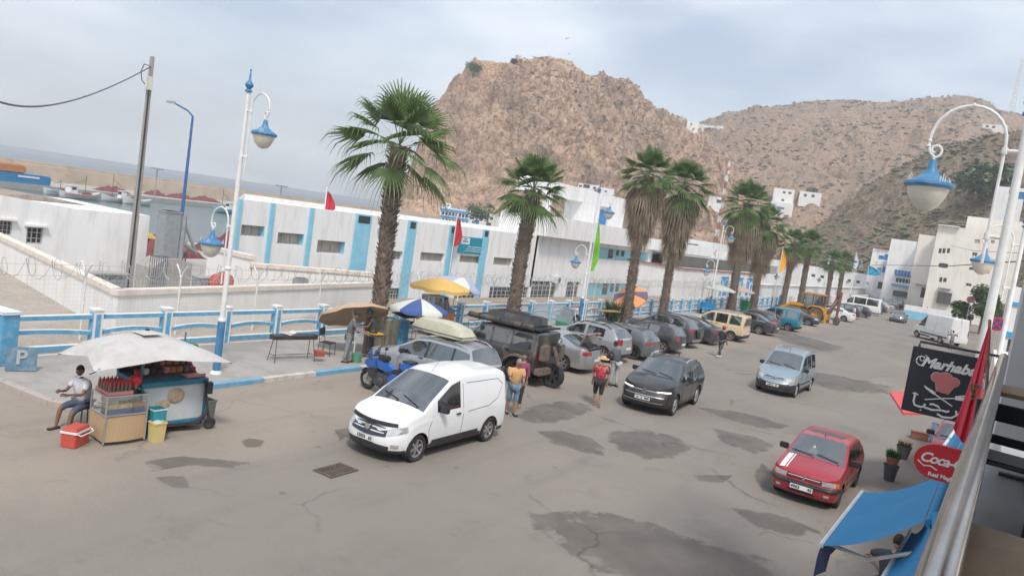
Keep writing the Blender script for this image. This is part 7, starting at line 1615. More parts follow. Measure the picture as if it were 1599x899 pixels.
mb = MB(); mb.bb((-.85, -.72, .26), (.14, .72, 1.06)); mb.build('side_panel', panelw, ct, bevel=.01)
mb = MB(); mb.bb((-.90, -.76, 1.06), (.20, .76, 1.17)); mb.bb((.141, -.76, .22), (.19, -.71, 1.06)); mb.bb((.141, .71, .22), (.19, .76, 1.06)); mb.bb((-.88, -.76, .20), (.19, .76, .26)); mb.build('frame', cblue, ct, bevel=.006)
mb = MB(); mb.add([(-.2, -.72, 1.175), (-.2, .72, 1.175), (-.85, .72, 1.62), (-.85, -.72, 1.62), (-.9, .72, 1.6), (-.9, -.72, 1.6)], [(0, 1, 2, 3), (3, 2, 4, 5)]); mb.bb((-.95, -.74, 1.17), (-.88, .74, 1.68)); mb.build('back_shelf', mat('shelf_maroon', (.10, .045, .05), .8, var=.3, scale=5), ct)
mb = MB()
for s in (-.74, .72): mb.tube([(-.86, s, 1.1), (-.86, s, 2.0)], .018, 6)
mb.tube([(.10, -.74, 1.15), (.10, -.74, 1.9)], .022, 6); mb.build('upright', cblue, ct)
for xx in (-.6, .0):
 for yy_ in (-.45, .45): mb = MB(); mb.lathe([(.13, -.03), (.14, 0), (.13, .03)], 16, (xx-.1, yy_, .14), axis='Y'); mb.build('wheel', dark, ct)
mb = MB(); mb.ell((.15, .05, .82), (.03, .20, .17), 12, 8); mb.ell((.155, -.24, .66), (.012, .18, .10), 10, 6); mb.build('dent', mat('stain_tan', (.42, .31, .21), .8, var=.3, scale=6), ct, True)
packs = [mat('pack_red', (.36, .03, .03), .5), mat('pack_green', (.04, .15, .07), .5), mat('pack_amber', (.40, .17, .05), .5), mat('pack_pink', (.5, .2, .2), .6), mat('pack_dark', (.07, .03, .03), .5), mat('pack_white', (.6, .58, .55), .6)]
rr = random.Random(5); ORD = ('first', 'second', 'third', 'fourth', 'fifth', 'sixth', 'seventh', 'eighth', 'ninth')
for i in range(26):
 r_, c__ = divmod(i, 9); mb = MB(); s = rr.uniform(.8, 1.1); mb.box((0, 0, .06*s), (.11*s, .13, .12*s)); o = mb.build('snack_pack', packs[(i*5+i//3) % 6], None, bevel=.012)
 lp = Matrix.Translation((-14.50, 9.98, 0)) @ Matrix.Rotation(R(-4), 4, 'Z') @ Vector((-.28-.19*r_, -.62+.155*c__, 1.235+.13*r_)); o.location = lp; o.rotation_euler = (0, 0, rr.uniform(-.3, .3)); tag(o, '%s snack packet, %s from the left in the %s row on the snack cart' % (('red', 'green', 'amber', 'pink', 'dark maroon', 'white')[(i*5+i//3) % 6], ORD[c__], ('front', 'middle', 'back')[r_]), 'snack', 'snack packets on the cart shelf')
mb = MB(); mb.bb((-.2, .30, 1.18), (.12, .72, 1.20)); mb.bb((.10, .28, 1.18), (.12, .72, 1.26)); mb.v = [tuple(Matrix.Translation((-14.50, 9.98, 0)) @ Matrix.Rotation(R(-4), 4, 'Z') @ Vector(v)) for v in mb.v]; tag(mb.build('snack_tray', packs[3], None), 'pink tray of sweets on the right end of the snack cart', 'tray')
mb = MB(); mb.at(-14.9, 10.45, 1.62).box((0, 0, .11), (.5, .44, .24)); tag(mb.build('bottle_crate', packs[1], None, bevel=.02), 'dark green bottle crate on the back shelf of the snack cart', 'crate')
dc = thing('display_case', 'glass drinks display case on a cardboard-wrapped stand', 'display case', (-14.50, 8.85, 0), R(-6)); alu = mat('aluminium', (.55, .55, .54), .35, metal=.7, var=.06)
mb = MB(); n = 10; vs = []
for i in range(n+1):
 u = i/n; vs += [(.335+.05*math.sin(u*PI), -.40+.80*u, .08-.0), (.33, -.40+.80*u, .62)]
fs = [(2*i, 2*i+2, 2*i+3, 2*i+1) for i in range(n)]; mb.add(vs, fs); mb.add([(.335, -.40, .06), (-.33, -.41, .10), (-.33, -.41, .62), (.33, -.40, .62)], [(0, 1, 2, 3)]); mb.add([(.335, .40, .08), (-.33, .41, .10), (-.33, .41, .62), (.33, .40, .62)], [(0, 1, 2, 3)]); mb.build('cardboard_skirt', card, dc)
mb = MB()
for x_ in (-.34, .34):
 for y_ in (-.41, .41): mb.bb((x_-.014, y_-.014, .04), (x_+.014, y_+.014, 1.02))
for z in (.62, 1.01):
 for y_ in (-.41, .41): mb.bb((-.326, y_-.012, z-.012), (.326, y_+.012, z+.012))
 for x_ in (-.34, .34): mb.bb((x_-.012, -.396, z-.0125), (x_+.012, .396, z+.0125))
mb.bb((-.33, -.4, .60), (.33, .4, .607)); mb.build('frame', alu, dc)
gl_ = glassmat('case_glass', (.9, .95, .95), .04)
mb = MB(); mb.add([(.345, -.4, .63), (.345, .4, .63), (.345, .4, 1.0), (.345, -.4, 1.0)], [(0, 1, 2, 3)]); mb.add([(-.33, -.415, .63), (.33, -.415, .63), (.33, -.415, 1.0), (-.33, -.415, 1.0)], [(0, 1, 2, 3)]); mb.build('pane', gl_, dc); mb = MB(); mb.bb((-.33, -.4, 1.0), (.33, .4, 1.015)); mb.build('top_pane', gl_, dc)
DM = Matrix.Translation((-14.50, 8.85, 0)) @ Matrix.Rotation(R(-6), 4, 'Z')
def placed(mb, name, m, label, cat, group=None, **k): mb.v = [tuple(DM @ Vector(v)) for v in mb.v]; return tag(mb.build(name, m, None, **k), label, cat, group)
mb = MB(); mb.bb((.0, -.36, .61), (.31, .12, .74)); placed(mb, 'biscuit_box', mat('box_blue', (.05, .09, .24), .6, var=.2, scale=8), 'long blue biscuit box on the bottom of the glass case', 'box')
mb = MB(); mb.bb((.0, .15, .61), (.31, .37, .74)); placed(mb, 'biscuit_box', mat('box_blue', (.05, .09, .24), .6), 'short blue box at the right end inside the glass case', 'box')
mb = MB(); mb.bb((.0, -.36, .742), (.30, .12, .82)); placed(mb, 'biscuit_box', mat('box_cream2', (.6, .42, .2), .6, var=.3, scale=10), 'cream and red box stacked on the long blue box', 'box')
mb = MB(); mb.bb((.0, .15, .742), (.30, .37, .82)); placed(mb, 'biscuit_box', packs[2], 'orange box stacked on the short blue box', 'box')
mb = MB(); mb.bb((-.1, -.34, .822), (.2, -.12, .96)); placed(mb, 'biscuit_box', packs[5], 'white carton at the upper left inside the glass case', 'box')
mb = MB(); mb.bb((-.30, -.38, 1.02), (.28, .12, 1.09)); placed(mb, 'bottle_tray', packs[3], 'pink shrink-wrapped tray under the bottles on the glass case', 'tray')
bcap = mat('bottle_red', (.40, .05, .05), .4); bgl = mat('bottle_dark', (.16, .13, .10), .3)
b0_ = None
for i in range(5):
 for j in range(6):
  wp = DM @ Vector((-.24+i*.115, -.33+j*.078, 1.09))
  if b0_ is None:
   b0_ = thing('drink_bottle', 'red-capped bottle, first from left, first row from back on the glass case', 'bottle', wp, 0, 'drink bottles on the glass case')
   mb = MB(); mb.lathe([(.03, 0), (.033, .02), (.033, .09), (.03, .11)], 10); mb.build('bottle', bgl, b0_, True); mb = MB(); mb.lathe([(.031, .11), (.032, .14), (.014, .17), (.014, .195), (0, .196)], 10); mb.build('label_and_cap', bcap, b0_, True)
  else: copy_tree(b0_, wp, label='red-capped bottle, %s from left, %s row from back on the glass case' % (ORD[j], ORD[i]))
mb = MB(); mb.ell((.02, .26, 1.22), (.11, .14, .13), 14, 10); mb.ell((.1, .24, 1.14), (.03, .03, .1), 8, 6, 1); placed(mb, 'balloon', [mat('toy_red', (.55, .02, .03), .35), packs[2]], 'round red heart-shaped toy beside the bottles', 'toy', smooth=True)
cb = thing('cool_box', 'red cool box with white lid band and handle', 'cool box', (-14.56, 8.04, 0), R(30)); rdp = mat('cooler_red', (.52, .085, .06), .5, var=.05)
mb = MB(); mb.box((0, 0, .14), (.30, .44, .28), 0, 1.06); mb.build('tub', rdp, cb, bevel=.015); mb = MB(); mb.box((0, 0, .305), (.34, .48, .045)); mb.tube([(.18, -.23, .31), (.24, -.2, .27), (.24, .2, .27), (.18, .23, .31)], .014, 6); mb.build('lid_band', platem, cb, bevel=.01); mb = MB(); mb.box((0, 0, .36), (.32, .46, .07), 0, .88); mb.build('lid', rdp, cb, bevel=.015)
def tub(name, label, pos, w_, d__, h_, m, lidm=None, cat='container', rz=0):
 t = thing(name, label, cat, pos, rz); mb = MB(); a, b = w_/2*.85, d__/2*.85; A_, B_ = w_/2, d__/2; e = .015
 vs = [(-a, -b, 0), (a, -b, 0), (a, b, 0), (-a, b, 0), (-A_, -B_, h_), (A_, -B_, h_), (A_, B_, h_), (-A_, B_, h_), (-A_+e, -B_+e, h_), (A_-e, -B_+e, h_), (A_-e, B_-e, h_), (-A_+e, B_-e, h_), (-a, -b, .02), (a, -b, .02), (a, b, .02), (-a, b, .02)]
 mb.add(vs, [(3, 2, 1, 0), (0, 1, 5, 4), (1, 2, 6, 5), (2, 3, 7, 6), (3, 0, 4, 7), (4, 5, 9, 8), (5, 6, 10, 9), (6, 7, 11, 10), (7, 4, 8, 11), (8, 9, 13, 12), (9, 10, 14, 13), (10, 11, 15, 14), (11, 8, 12, 15), (12, 13, 14, 15)]); mb.build('tub', m, t)
 mb = MB(); mb.bb((-A_-.012, -B_-.012, h_-.03), (A_+.012, -B_, h_)); mb.bb((-A_-.012, B_, h_-.03), (A_+.012, B_+.012, h_)); mb.bb((-A_-.012, -B_+.001, h_-.03), (-A_, B_-.001, h_)); mb.bb((A_, -B_+.001, h_-.03), (A_+.012, B_-.001, h_)); mb.build('rim', lidm or m, t); return t
tub('storage_bin', 'yellow plastic canister with a rag on it in front of the cart', (-14.02, 9.43, 0), .26, .26, .42, mat('bin_yellow', (.62, .50, .22), .6, var=.05), cat='bin'); mb = MB(); mb.at(-14.0, 9.42, .40).ell((0, 0, 0), (.11, .12, .05), 10, 6); tag(mb.build('rag', tarp, None, True), 'crumpled white rag on the yellow canister', 'rag')
tub('storage_bin', 'turquoise basket standing behind the yellow canister', (-14.20, 9.50, .0), .28, .30, .66, mat('bin_turquoise', (.03, .27, .33), .5), mat('bin_white', (.6, .6, .6), .5), cat='basket')
tub('waste_bin', 'grey plastic bin at the right end of the cart behind the scooter', (-14.75, 11.05, 0), .42, .36, .52, mat('bin_grey', (.23, .24, .23), .6, dirt=((.35, .33, .3), .4, 4)), cat='bin')
a, b = Vector((-14.18, 10.82, 0)), Vector((-14.50, 9.72, 0)); ang = math.atan2((a-b).y, (a-b).x); es_ = thing('electric_scooter', 'black electric kick scooter with red strip parked against the cart', 'scooter', (*(a+b).xy/2, 0) if False else ((a.x+b.x)/2, (a.y+b.y)/2, 0), ang); L_ = (a-b).length/2
for s in (-1, 1): mb = MB(); mb.lathe([(.07, -.03), (.12, -.035), (.135, 0), (.12, .035), (.07, .03)], 18, (s*L_, 0, .135), axis='Y'); mb.lathe([(0, -.02), (.07, -.02), (.07, .02), (0, .02)], 14, (s*L_, 0, .135), axis='Y', mi=1); mb.build('wheel', [dark, rimd], es_, True)
mb = MB(); mb.bb((-L_+.16, -.09, .14), (L_-.25, .09, .20)); mb.tube([(L_-.27, 0, .18), (L_-.08, 0, .42)], .045, 8); mb.tube([(-L_, 0, .17), (-L_+.2, 0, .20)], .035, 6); mb.bb((-L_-.1, -.045, .275), (-L_+.15, .045, .29)); mb.build('deck', blackp, es_); mb = MB(); mb.bb((-L_-.02, -.11, .15), (-L_+.35, -.095, .18)); mb.build('red_strip', lamp_red, es_)
mb = MB(); mb.tube([(L_, 0, .14), (L_-.12, 0, .62), (L_-.20, 0, 1.12)], .03, 8); mb.tube([(L_, .05, .13), (L_-.04, .05, .3)], .016, 6); mb.build('stem', blackp, es_); mb = MB(); mb.tube([(L_-.24, -.24, 1.16), (L_-.20, 0, 1.12), (L_-.24, .24, 1.16)], .018, 6); mb.box((L_-.10, 0, .96), (.12, .14, .26)); mb.build('handlebar', blackp, es_)
cr_ = [Vector((-15.65, 8.12, 1.60)), Vector((-13.95, 7.95, 1.64)), Vector((-13.5, 10.7, 1.70)), Vector((-16.2, 10.9, 1.72))]; ap = Vector((-14.75, 9.45, 2.16))
pt_ = thing('cart_canopy', 'big sagging square off-white canopy over the drinks cart', 'parasol', (ap.x, ap.y, 0)); mb = MB(); n = 14; vs = []
for i in range(n+1):
 for j in range(n+1):
  u, v = i/n*2-1, j/n*2-1; e = cr_[0].lerp(cr_[1], (u+1)/2).lerp(cr_[3].lerp(cr_[2], (u+1)/2), (v+1)/2); m_ = max(abs(u), abs(v)); cn = abs(u)*abs(v)
  edge_pull = .16*(m_**4)*(1-cn)   # edges draw inwards between the corners
  p = e.lerp(Vector((ap.x, ap.y, e.z)), edge_pull); p.z = ap.z+(e.z-ap.z)*(m_**1.75)*(.80+.20*cn) - .05*math.sin(PI*min(1, m_))*(1-cn)+.012*noise.noise((u*5, v*5, 1)); vs.append(p-Vector((ap.x, ap.y, 0)))
mb.add(vs, [(i*(n+1)+j, (i+1)*(n+1)+j, (i+1)*(n+1)+j+1, i*(n+1)+j+1) for i in range(n) for j in range(n)]); o = mb.build('canopy', tarp, pt_, True, angle=80)
mb = MB(); mb.add([(-.22, -.22, ap.z+.0), (.22, -.22, ap.z), (.22, .22, ap.z), (-.22, .22, ap.z), (0, 0, ap.z+.06)], [(0, 1, 4), (1, 2, 4), (2, 3, 4), (3, 0, 4)]); mb.ell((0, 0, ap.z+.07), (.05, .05, .03), 8, 5, 1); mb.build('vent_cap', [tarp, blackp], pt_)
mb = MB(); mb.tube([(-.5, .1, .1), (0, 0, ap.z)], .025, 8)
for c__ in cr_: q = c__-Vector((ap.x, ap.y, 0)); mb.tube([(0, 0, ap.z-.03), q+Vector((0, 0, -.02))], .009, 4)
q = cr_[1]-Vector((ap.x, ap.y, 0)); mb.tube([q+Vector((.0, 0, -.02)), q+Vector((-.02, -.06, -.05)), q+Vector((.04, -.12, -.03)), q+Vector((.07, -.05, 0)), q], .008, 5); mb.build('ribs', blackp, pt_)
def grill(label, c, ang, L_, hgt=.80, legs=True):
 t = thing('charcoal_grill', label, 'grill', c, ang); iron = mat('black_iron', (.045, .038, .036), .8, var=.3, dirt=((.2, .15, .12), .3, 5)); mb = MB(); h0 = hgt
 mb.prism([(-.15, h0), (-.12, h0-.14), (.12, h0-.14), (.15, h0), (.135, h0), (.11, h0-.12), (-.11, h0-.12), (-.135, h0)], -L_/2, L_/2, 'YZ'); 
 for s in (-1, 1): mb.prism([(-.15, h0), (-.12, h0-.14), (.12, h0-.14), (.15, h0)], s*L_/2, s*(L_/2+.012), 'YZ')
 mb.build('trough', iron, t); mb = MB(); mb.bb((-L_/2+.02, -.125, h0-.06), (L_/2-.02, .125, h0-.035)); mb.build('ash_bed', mat('ash', (.16, .15, .145), .95, var=.4, scale=14), t)
 for s in (-1, 1):
  for q in (-1, 1): mb = MB(); mb.tube([(s*L_*.42, q*.10, h0-.12), (s*L_*.46, q*.24, 0)], .014, 6); mb.build('leg', rust, t)
 mb = MB(); mb.tube([(-L_*.45, 0, .22), (L_*.45, 0, .22)], .011, 5); 
 for s in (-1, 1): mb.tube([(s*L_*.45, -.2, .22), (s*L_*.45, .2, .22)], .011, 5)
 mb.build('stretcher', rust, t); return t
grill('long black grill on rusty legs left of the grey-shirted cook', (-18.45, 16.9, .12), R(78), 1.55, .86); mb = MB(); mb.at(-18.5, 16.75, 1.0, .3).prism([(-.14, 0), (.12, -.02), (.16, .05), (.05, .12), (-.06, .08)], -.12, .14, 'XZ'); tag(mb.build('foil', mat('foil_white', (.7, .69, .66), .4)), 'crumpled white paper on the long black grill', 'paper')
mb = MB(); mb.at(-18.1, 17.75, .12, R(60)).bb((-.15, -.12, .18), (.15, .12, .36)); tag(mb.build('crate', mat('crate_red', (.34, .07, .05), .7, var=.4, scale=12)), 'small red wire crate hanging at the right grill legs', 'crate')
grill('second black grill under the blue and white parasol', (-19.0, 24.05, .12), R(70), 1.7, .92)
def chair(label, c, ang, m, name='chair'):
 t = thing(name, label, 'chair', c, ang); mb = MB(); mb.bb((-.2, -.21, .43), (.22, .21, .46)); mb.build('seat', m, t, bevel=.01); mb = MB(); mb.at(-.22, 0, .72, 0, R(-8)).box((0, 0, .08), (.02, .40, .26)); mb.build('backrest', m, t, bevel=.008)
 for s in (-1, 1):
  mb = MB(); mb.tube([(-.28, s*.2, .95), (-.2, s*.2, .45), (-.25, s*.2, 0)], .012, 6); mb.build('leg', m, t); mb = MB(); mb.tube([(.2, s*.2, .44), (.23, s*.2, 0)], .012, 6); mb.build('leg', m, t)
 return t
chair('black metal chair left of the grey-shirted cook', (-18.75, 18.7, .12), R(20), blackp)
parasol('parasol', 'tan parasol tilted over the cooks', (-19.0, 19.9, .12), 1.72, 1.25, mat('parasol_tan', (.52, .38, .27), .85, var=.08, dirt=((.35, .25, .18), .4, 2)), tilt=R(27), tdir=R(165), sag=.26)
wbm = mat('windbreak', (.17, .16, .13), .6, var=.2, dirt=((.3, .27, .2), .4, 3), bump=.3, bscale=6)
wt = thing('windbreak', 'brown plastic windbreak sheet round the cooking tray', 'screen', (-18.0, 20.55, .12), R(30)); mb = MB(); n = 16; vs = []
for i in range(n+1):
 u = i/n; x_ = -.6+1.2*u; y_ = .35*math.sin(u*PI)+.03*math.sin(u*30)
 vs += [(x_, y_, 0), (x_*1.03, y_+.02, 1.32+.08*math.sin(u*9))]
mb.add(vs, [(2*i, 2*i+2, 2*i+3, 2*i+1) for i in range(n)]); mb.build('sheet', wbm, wt, True, angle=80); mb = MB()
for x_ in (-.6, .6): mb.tube([(x_, 0.01, 0), (x_, 0.01, 1.4)], .016, 6)
mb.build('stake', rust, wt)
tt_ = thing('cooking_table', 'small table with yellow tray between the two cooks', 'table', (-17.75, 19.95, .12), R(30)); mb = MB(); mb.bb((-.35, -.25, .82), (.35, .25, .85)); mb.build('table_top', rust, tt_)
for x_ in (-.32, .32):
 for y_ in (-.22, .22): mb = MB(); mb.tube([(x_, y_, 0), (x_, y_, .82)], .014, 6); mb.build('leg', rust, tt_)
mb = MB(); mb.at(-17.75, 19.95, .975, R(30)).lathe([(.22, .0), (.28, .03), (.30, .06), (.27, .055), (.2, .02)], 20); tag(mb.build('tray', mat('tray_yellow', (.60, .36, .05), .5), None, True), 'round yellow tray on the cooking table', 'tray')
mb = MB(); mb.at(-17.55, 18.95, .12).lathe([(.14, 0), (.2, .3), (.19, .3), (.13, .02)], 18); tag(mb.build('bucket', mat('bucket_green', (.12, .30, .20), .5), None, True), 'pale green bucket on the pavement by the cook', 'bucket')
bt_ = thing('sack_stand', 'tall blue plastic sack in a metal stand with dark lid', 'bin', (-19.05, 22.95, .12)); mb = MB(); n = 14; mb.tube([(0, 0, .02), (0, 0, .3), (.01, 0, .6), (0, .01, .9), (0, 0, 1.02)], [.24, .27, .25, .27, .26], 14); mb.build('sack', mat('sack_blue', (.03, .30, .52), .45, var=.35, scale=5, dirt=((.25, .1, .25), .4, 3)), bt_, True, angle=60); mb = MB()
for x_ in (-.28, .28):
 for y_ in (-.28, .28): mb.tube([(x_, y_, 0), (x_, y_, 1.2)], .013, 6)
mb.build('stand', wood, bt_); mb = MB(); mb.at(0, 0, 1.24, 0, R(8)).box((0, 0, 0), (.72, .72, .03)); mb.build('lid', blackp, bt_)
wblue = mat('parasol_blue', (.055, .11, .30), .85, var=.06); wwhite = mat('parasol_white', (.62, .63, .58), .85, var=.05)
parasol('parasol', 'blue and white striped parasol right of the nearest palm', (-18.55, 23.2, .12), 1.98, 1.15, wblue, wwhite, sag=.34, val=.12)
parasol('parasol', 'orange-yellow parasol over the corn cart', (-20.5, 26.9, .12), 2.55, 1.35, mat('parasol_yellow', (.66, .42, .13), .85, var=.05), sag=.30, val=.14)
parasol('parasol', 'white and pale blue parasol behind the yellow one', (-20.75, 28.9, .12), 2.55, 1.1, mat('parasol_paleblue', (.38, .42, .55), .85), wwhite, tilt=R(16), tdir=R(60), sag=.34, val=.12)
parasol('parasol', 'tilted orange and purple parasol against the third palm', (-19.9, 46.6, .12), 1.95, 1.2, mat('parasol_purple', (.13, .11, .17), .85), mat('parasol_orange', (.72, .30, .13), .85), tilt=R(38), tdir=R(-95), sag=.3)
parasol('parasol', 'faded green-grey parasol by the blue cargo trike', (-20.4, 68.0, .12), 2.6, 1.5, mat('parasol_greygreen', (.42, .45, .42), .85), sag=.25)
parasol('parasol', 'faded pinkish parasol between the two thick palms', (-20.4, 74.6, .12), 2.5, 1.5, mat('parasol_pinkish', (.45, .33, .29), .85), sag=.25)
cc = thing('food_cart', 'wooden food cart with big spoked wheel and glass box under the yellow parasol', 'cart', (-20.45, 26.75, .12), R(84)); cw = mat('cart_wood', (.42, .16, .06), .7, var=.2, scale=5); mb = MB(); mb.bb((-.75, -.42, .62), (.85, .42, 1.12)); mb.build('box', cw, cc, bevel=.01); mb = MB(); mb.bb((-.85, -.48, 1.12), (.95, .48, 1.18)); mb.bb((-1.2, -.46, .94), (-.76, -.40, .98)); mb.bb((.86, -.46, .92), (1.25, -.40, .97)); mb.build('counter', shut, cc); mb = MB(); mb.bb((-.7, -.40, .30), (.5, .40, .60)); mb.build('lower_tray', whiteB, cc)
for s in (-1, 1):
 mb = MB(); mb.lathe([(.27, -.025), (.31, -.03), (.33, 0), (.31, .03), (.27, .025)], 24, (.45, s*.52, .33), axis='Y', cap=False); wv_ = mb.build('wheel', dark, cc, True); mb = MB(); mb.lathe([(.255, -.012), (.275, 0), (.255, .012)], 24, (.45, s*.52, .33), axis='Y', cap=False)
 for i in range(8): q = PI*i/4; mb.tube([(.45, s*.52, .33), (.45+.26*math.cos(q), s*.52, .33+.26*math.sin(q))], .012, 5)
 mb.lathe([(0, -.03), (.05, -.03), (.05, .03), (0, .03)], 12, (.45, s*.52, .33), axis='Y'); mb.build('spokes', platem, wv_)
mb = MB()
for x_ in (-.6, .3):
 for y_ in (-.38, .38): mb.bb((x_-.01, y_-.01, 1.18), (x_+.01, y_+.01, 1.75))
mb.bb((-.62, -.39, 1.74), (.32, .39, 1.76)); mb.build('glass_box_frame', alu, cc); mb = MB(); mb.bb((-.59, -.37, 1.19), (.29, .37, 1.73)); mb.build('glass_box', gl_, cc)
for k, (x_, y_, m_) in enumerate(((-.4, .1, packs[1]), (-.15, -.1, packs[2]), (.1, .1, packs[5]), (.6, -.1, packs[0]), (.62, .2, packs[5]))): mb = MB(); mb.lathe([(.08, 0), (.08, .25), (.03, .32), (.03, .38), (0, .38)], 10, (x_, y_, 1.18)); mb.build('jar', m_, cc, True)
fr_ = thing('table_frame', 'rusty iron table frame at the tail of the corn cart', 'table frame', (-19.4, 28.6, .12), R(80)); mb = MB()
for x_ in (-.3, .3):
 for y_ in (-.25, .25): mb.tube([(x_, y_, 0), (x_, y_, .75)], .014, 5)
for z in (.35, .74): mb.tube([(-.3, -.25, z), (.3, -.25, z), (.3, .25, z), (-.3, .25, z), (-.3, -.25, z)], .012, 5)
mb.build('frame', rust, fr_)
tub('planter', 'green rectangular planter on the pavement behind the off-roader', (-20.0, 38.2, .12), .75, .75, .62, mat('planter_green', (.04, .24, .13), .6), cat='planter')
mb = MB(); rr = random.Random(3)
for i in range(120): q = rr.uniform(0, 6.28); l = rr.uniform(.3, .8); b_ = Vector((-20+rr.uniform(-.2, .2), 38.2+rr.uniform(-.2, .2), .6)); e = b_+Vector((math.cos(q)*l*.5, math.sin(q)*l*.5, l)); s = Vector((-math.sin(q), math.cos(q), 0))*.02; mb.add([b_-s, b_+s, e], [(0, 1, 2)])
tag(mb.build('dry_plant', mat('dry_leaf', (.22, .17, .10), .9, var=.3)), 'dry brownish plant in the green planter', 'plant')
mb = MB()
for i in range(320): q = rr.uniform(0, 6.28); l = rr.uniform(.6, 1.5); b_ = Vector((-20.3+rr.uniform(-.3, .3), 45.4+rr.uniform(-.3, .3), .1)); e = b_+Vector((math.cos(q)*l*.5, math.sin(q)*l*.5, l)); s = Vector((-math.sin(q), math.cos(q), 0))*.05; mb.add([b_-s*.3, b_.lerp(e, .5)-s, e, b_.lerp(e, .5)+s], [(0, 1, 2, 3)])
tag(mb.build('shrub', [leafA]), 'upright green shrub at the foot of the third palm', 'shrub')
ft = thing('folding_table', 'narrow folding table on the pavement left of the green shrub', 'table', (-19.9, 43.6, .12), R(75)); mb = MB(); mb.bb((-1.1, -.3, .78), (1.1, .3, .83)); mb.build('table_top', wood, ft)
for x_ in (-.9, 0, .9):
 mb = MB(); mb.tube([(x_, -.25, 0), (x_, -.25, .78)], .018, 5); mb.tube([(x_, .25, 0), (x_, .25, .78)], .018, 5); mb.tube([(x_, -.25, .3), (x_, .25, .3)], .014, 5); mb.build('trestle', rust, ft)
tub('wheelie_bin', 'green litter bin between the two thick palms', (-19.9, 75.8, .12), .7, .7, 1.15, mat('bin_green', (.02, .22, .07), .6), cat='bin')
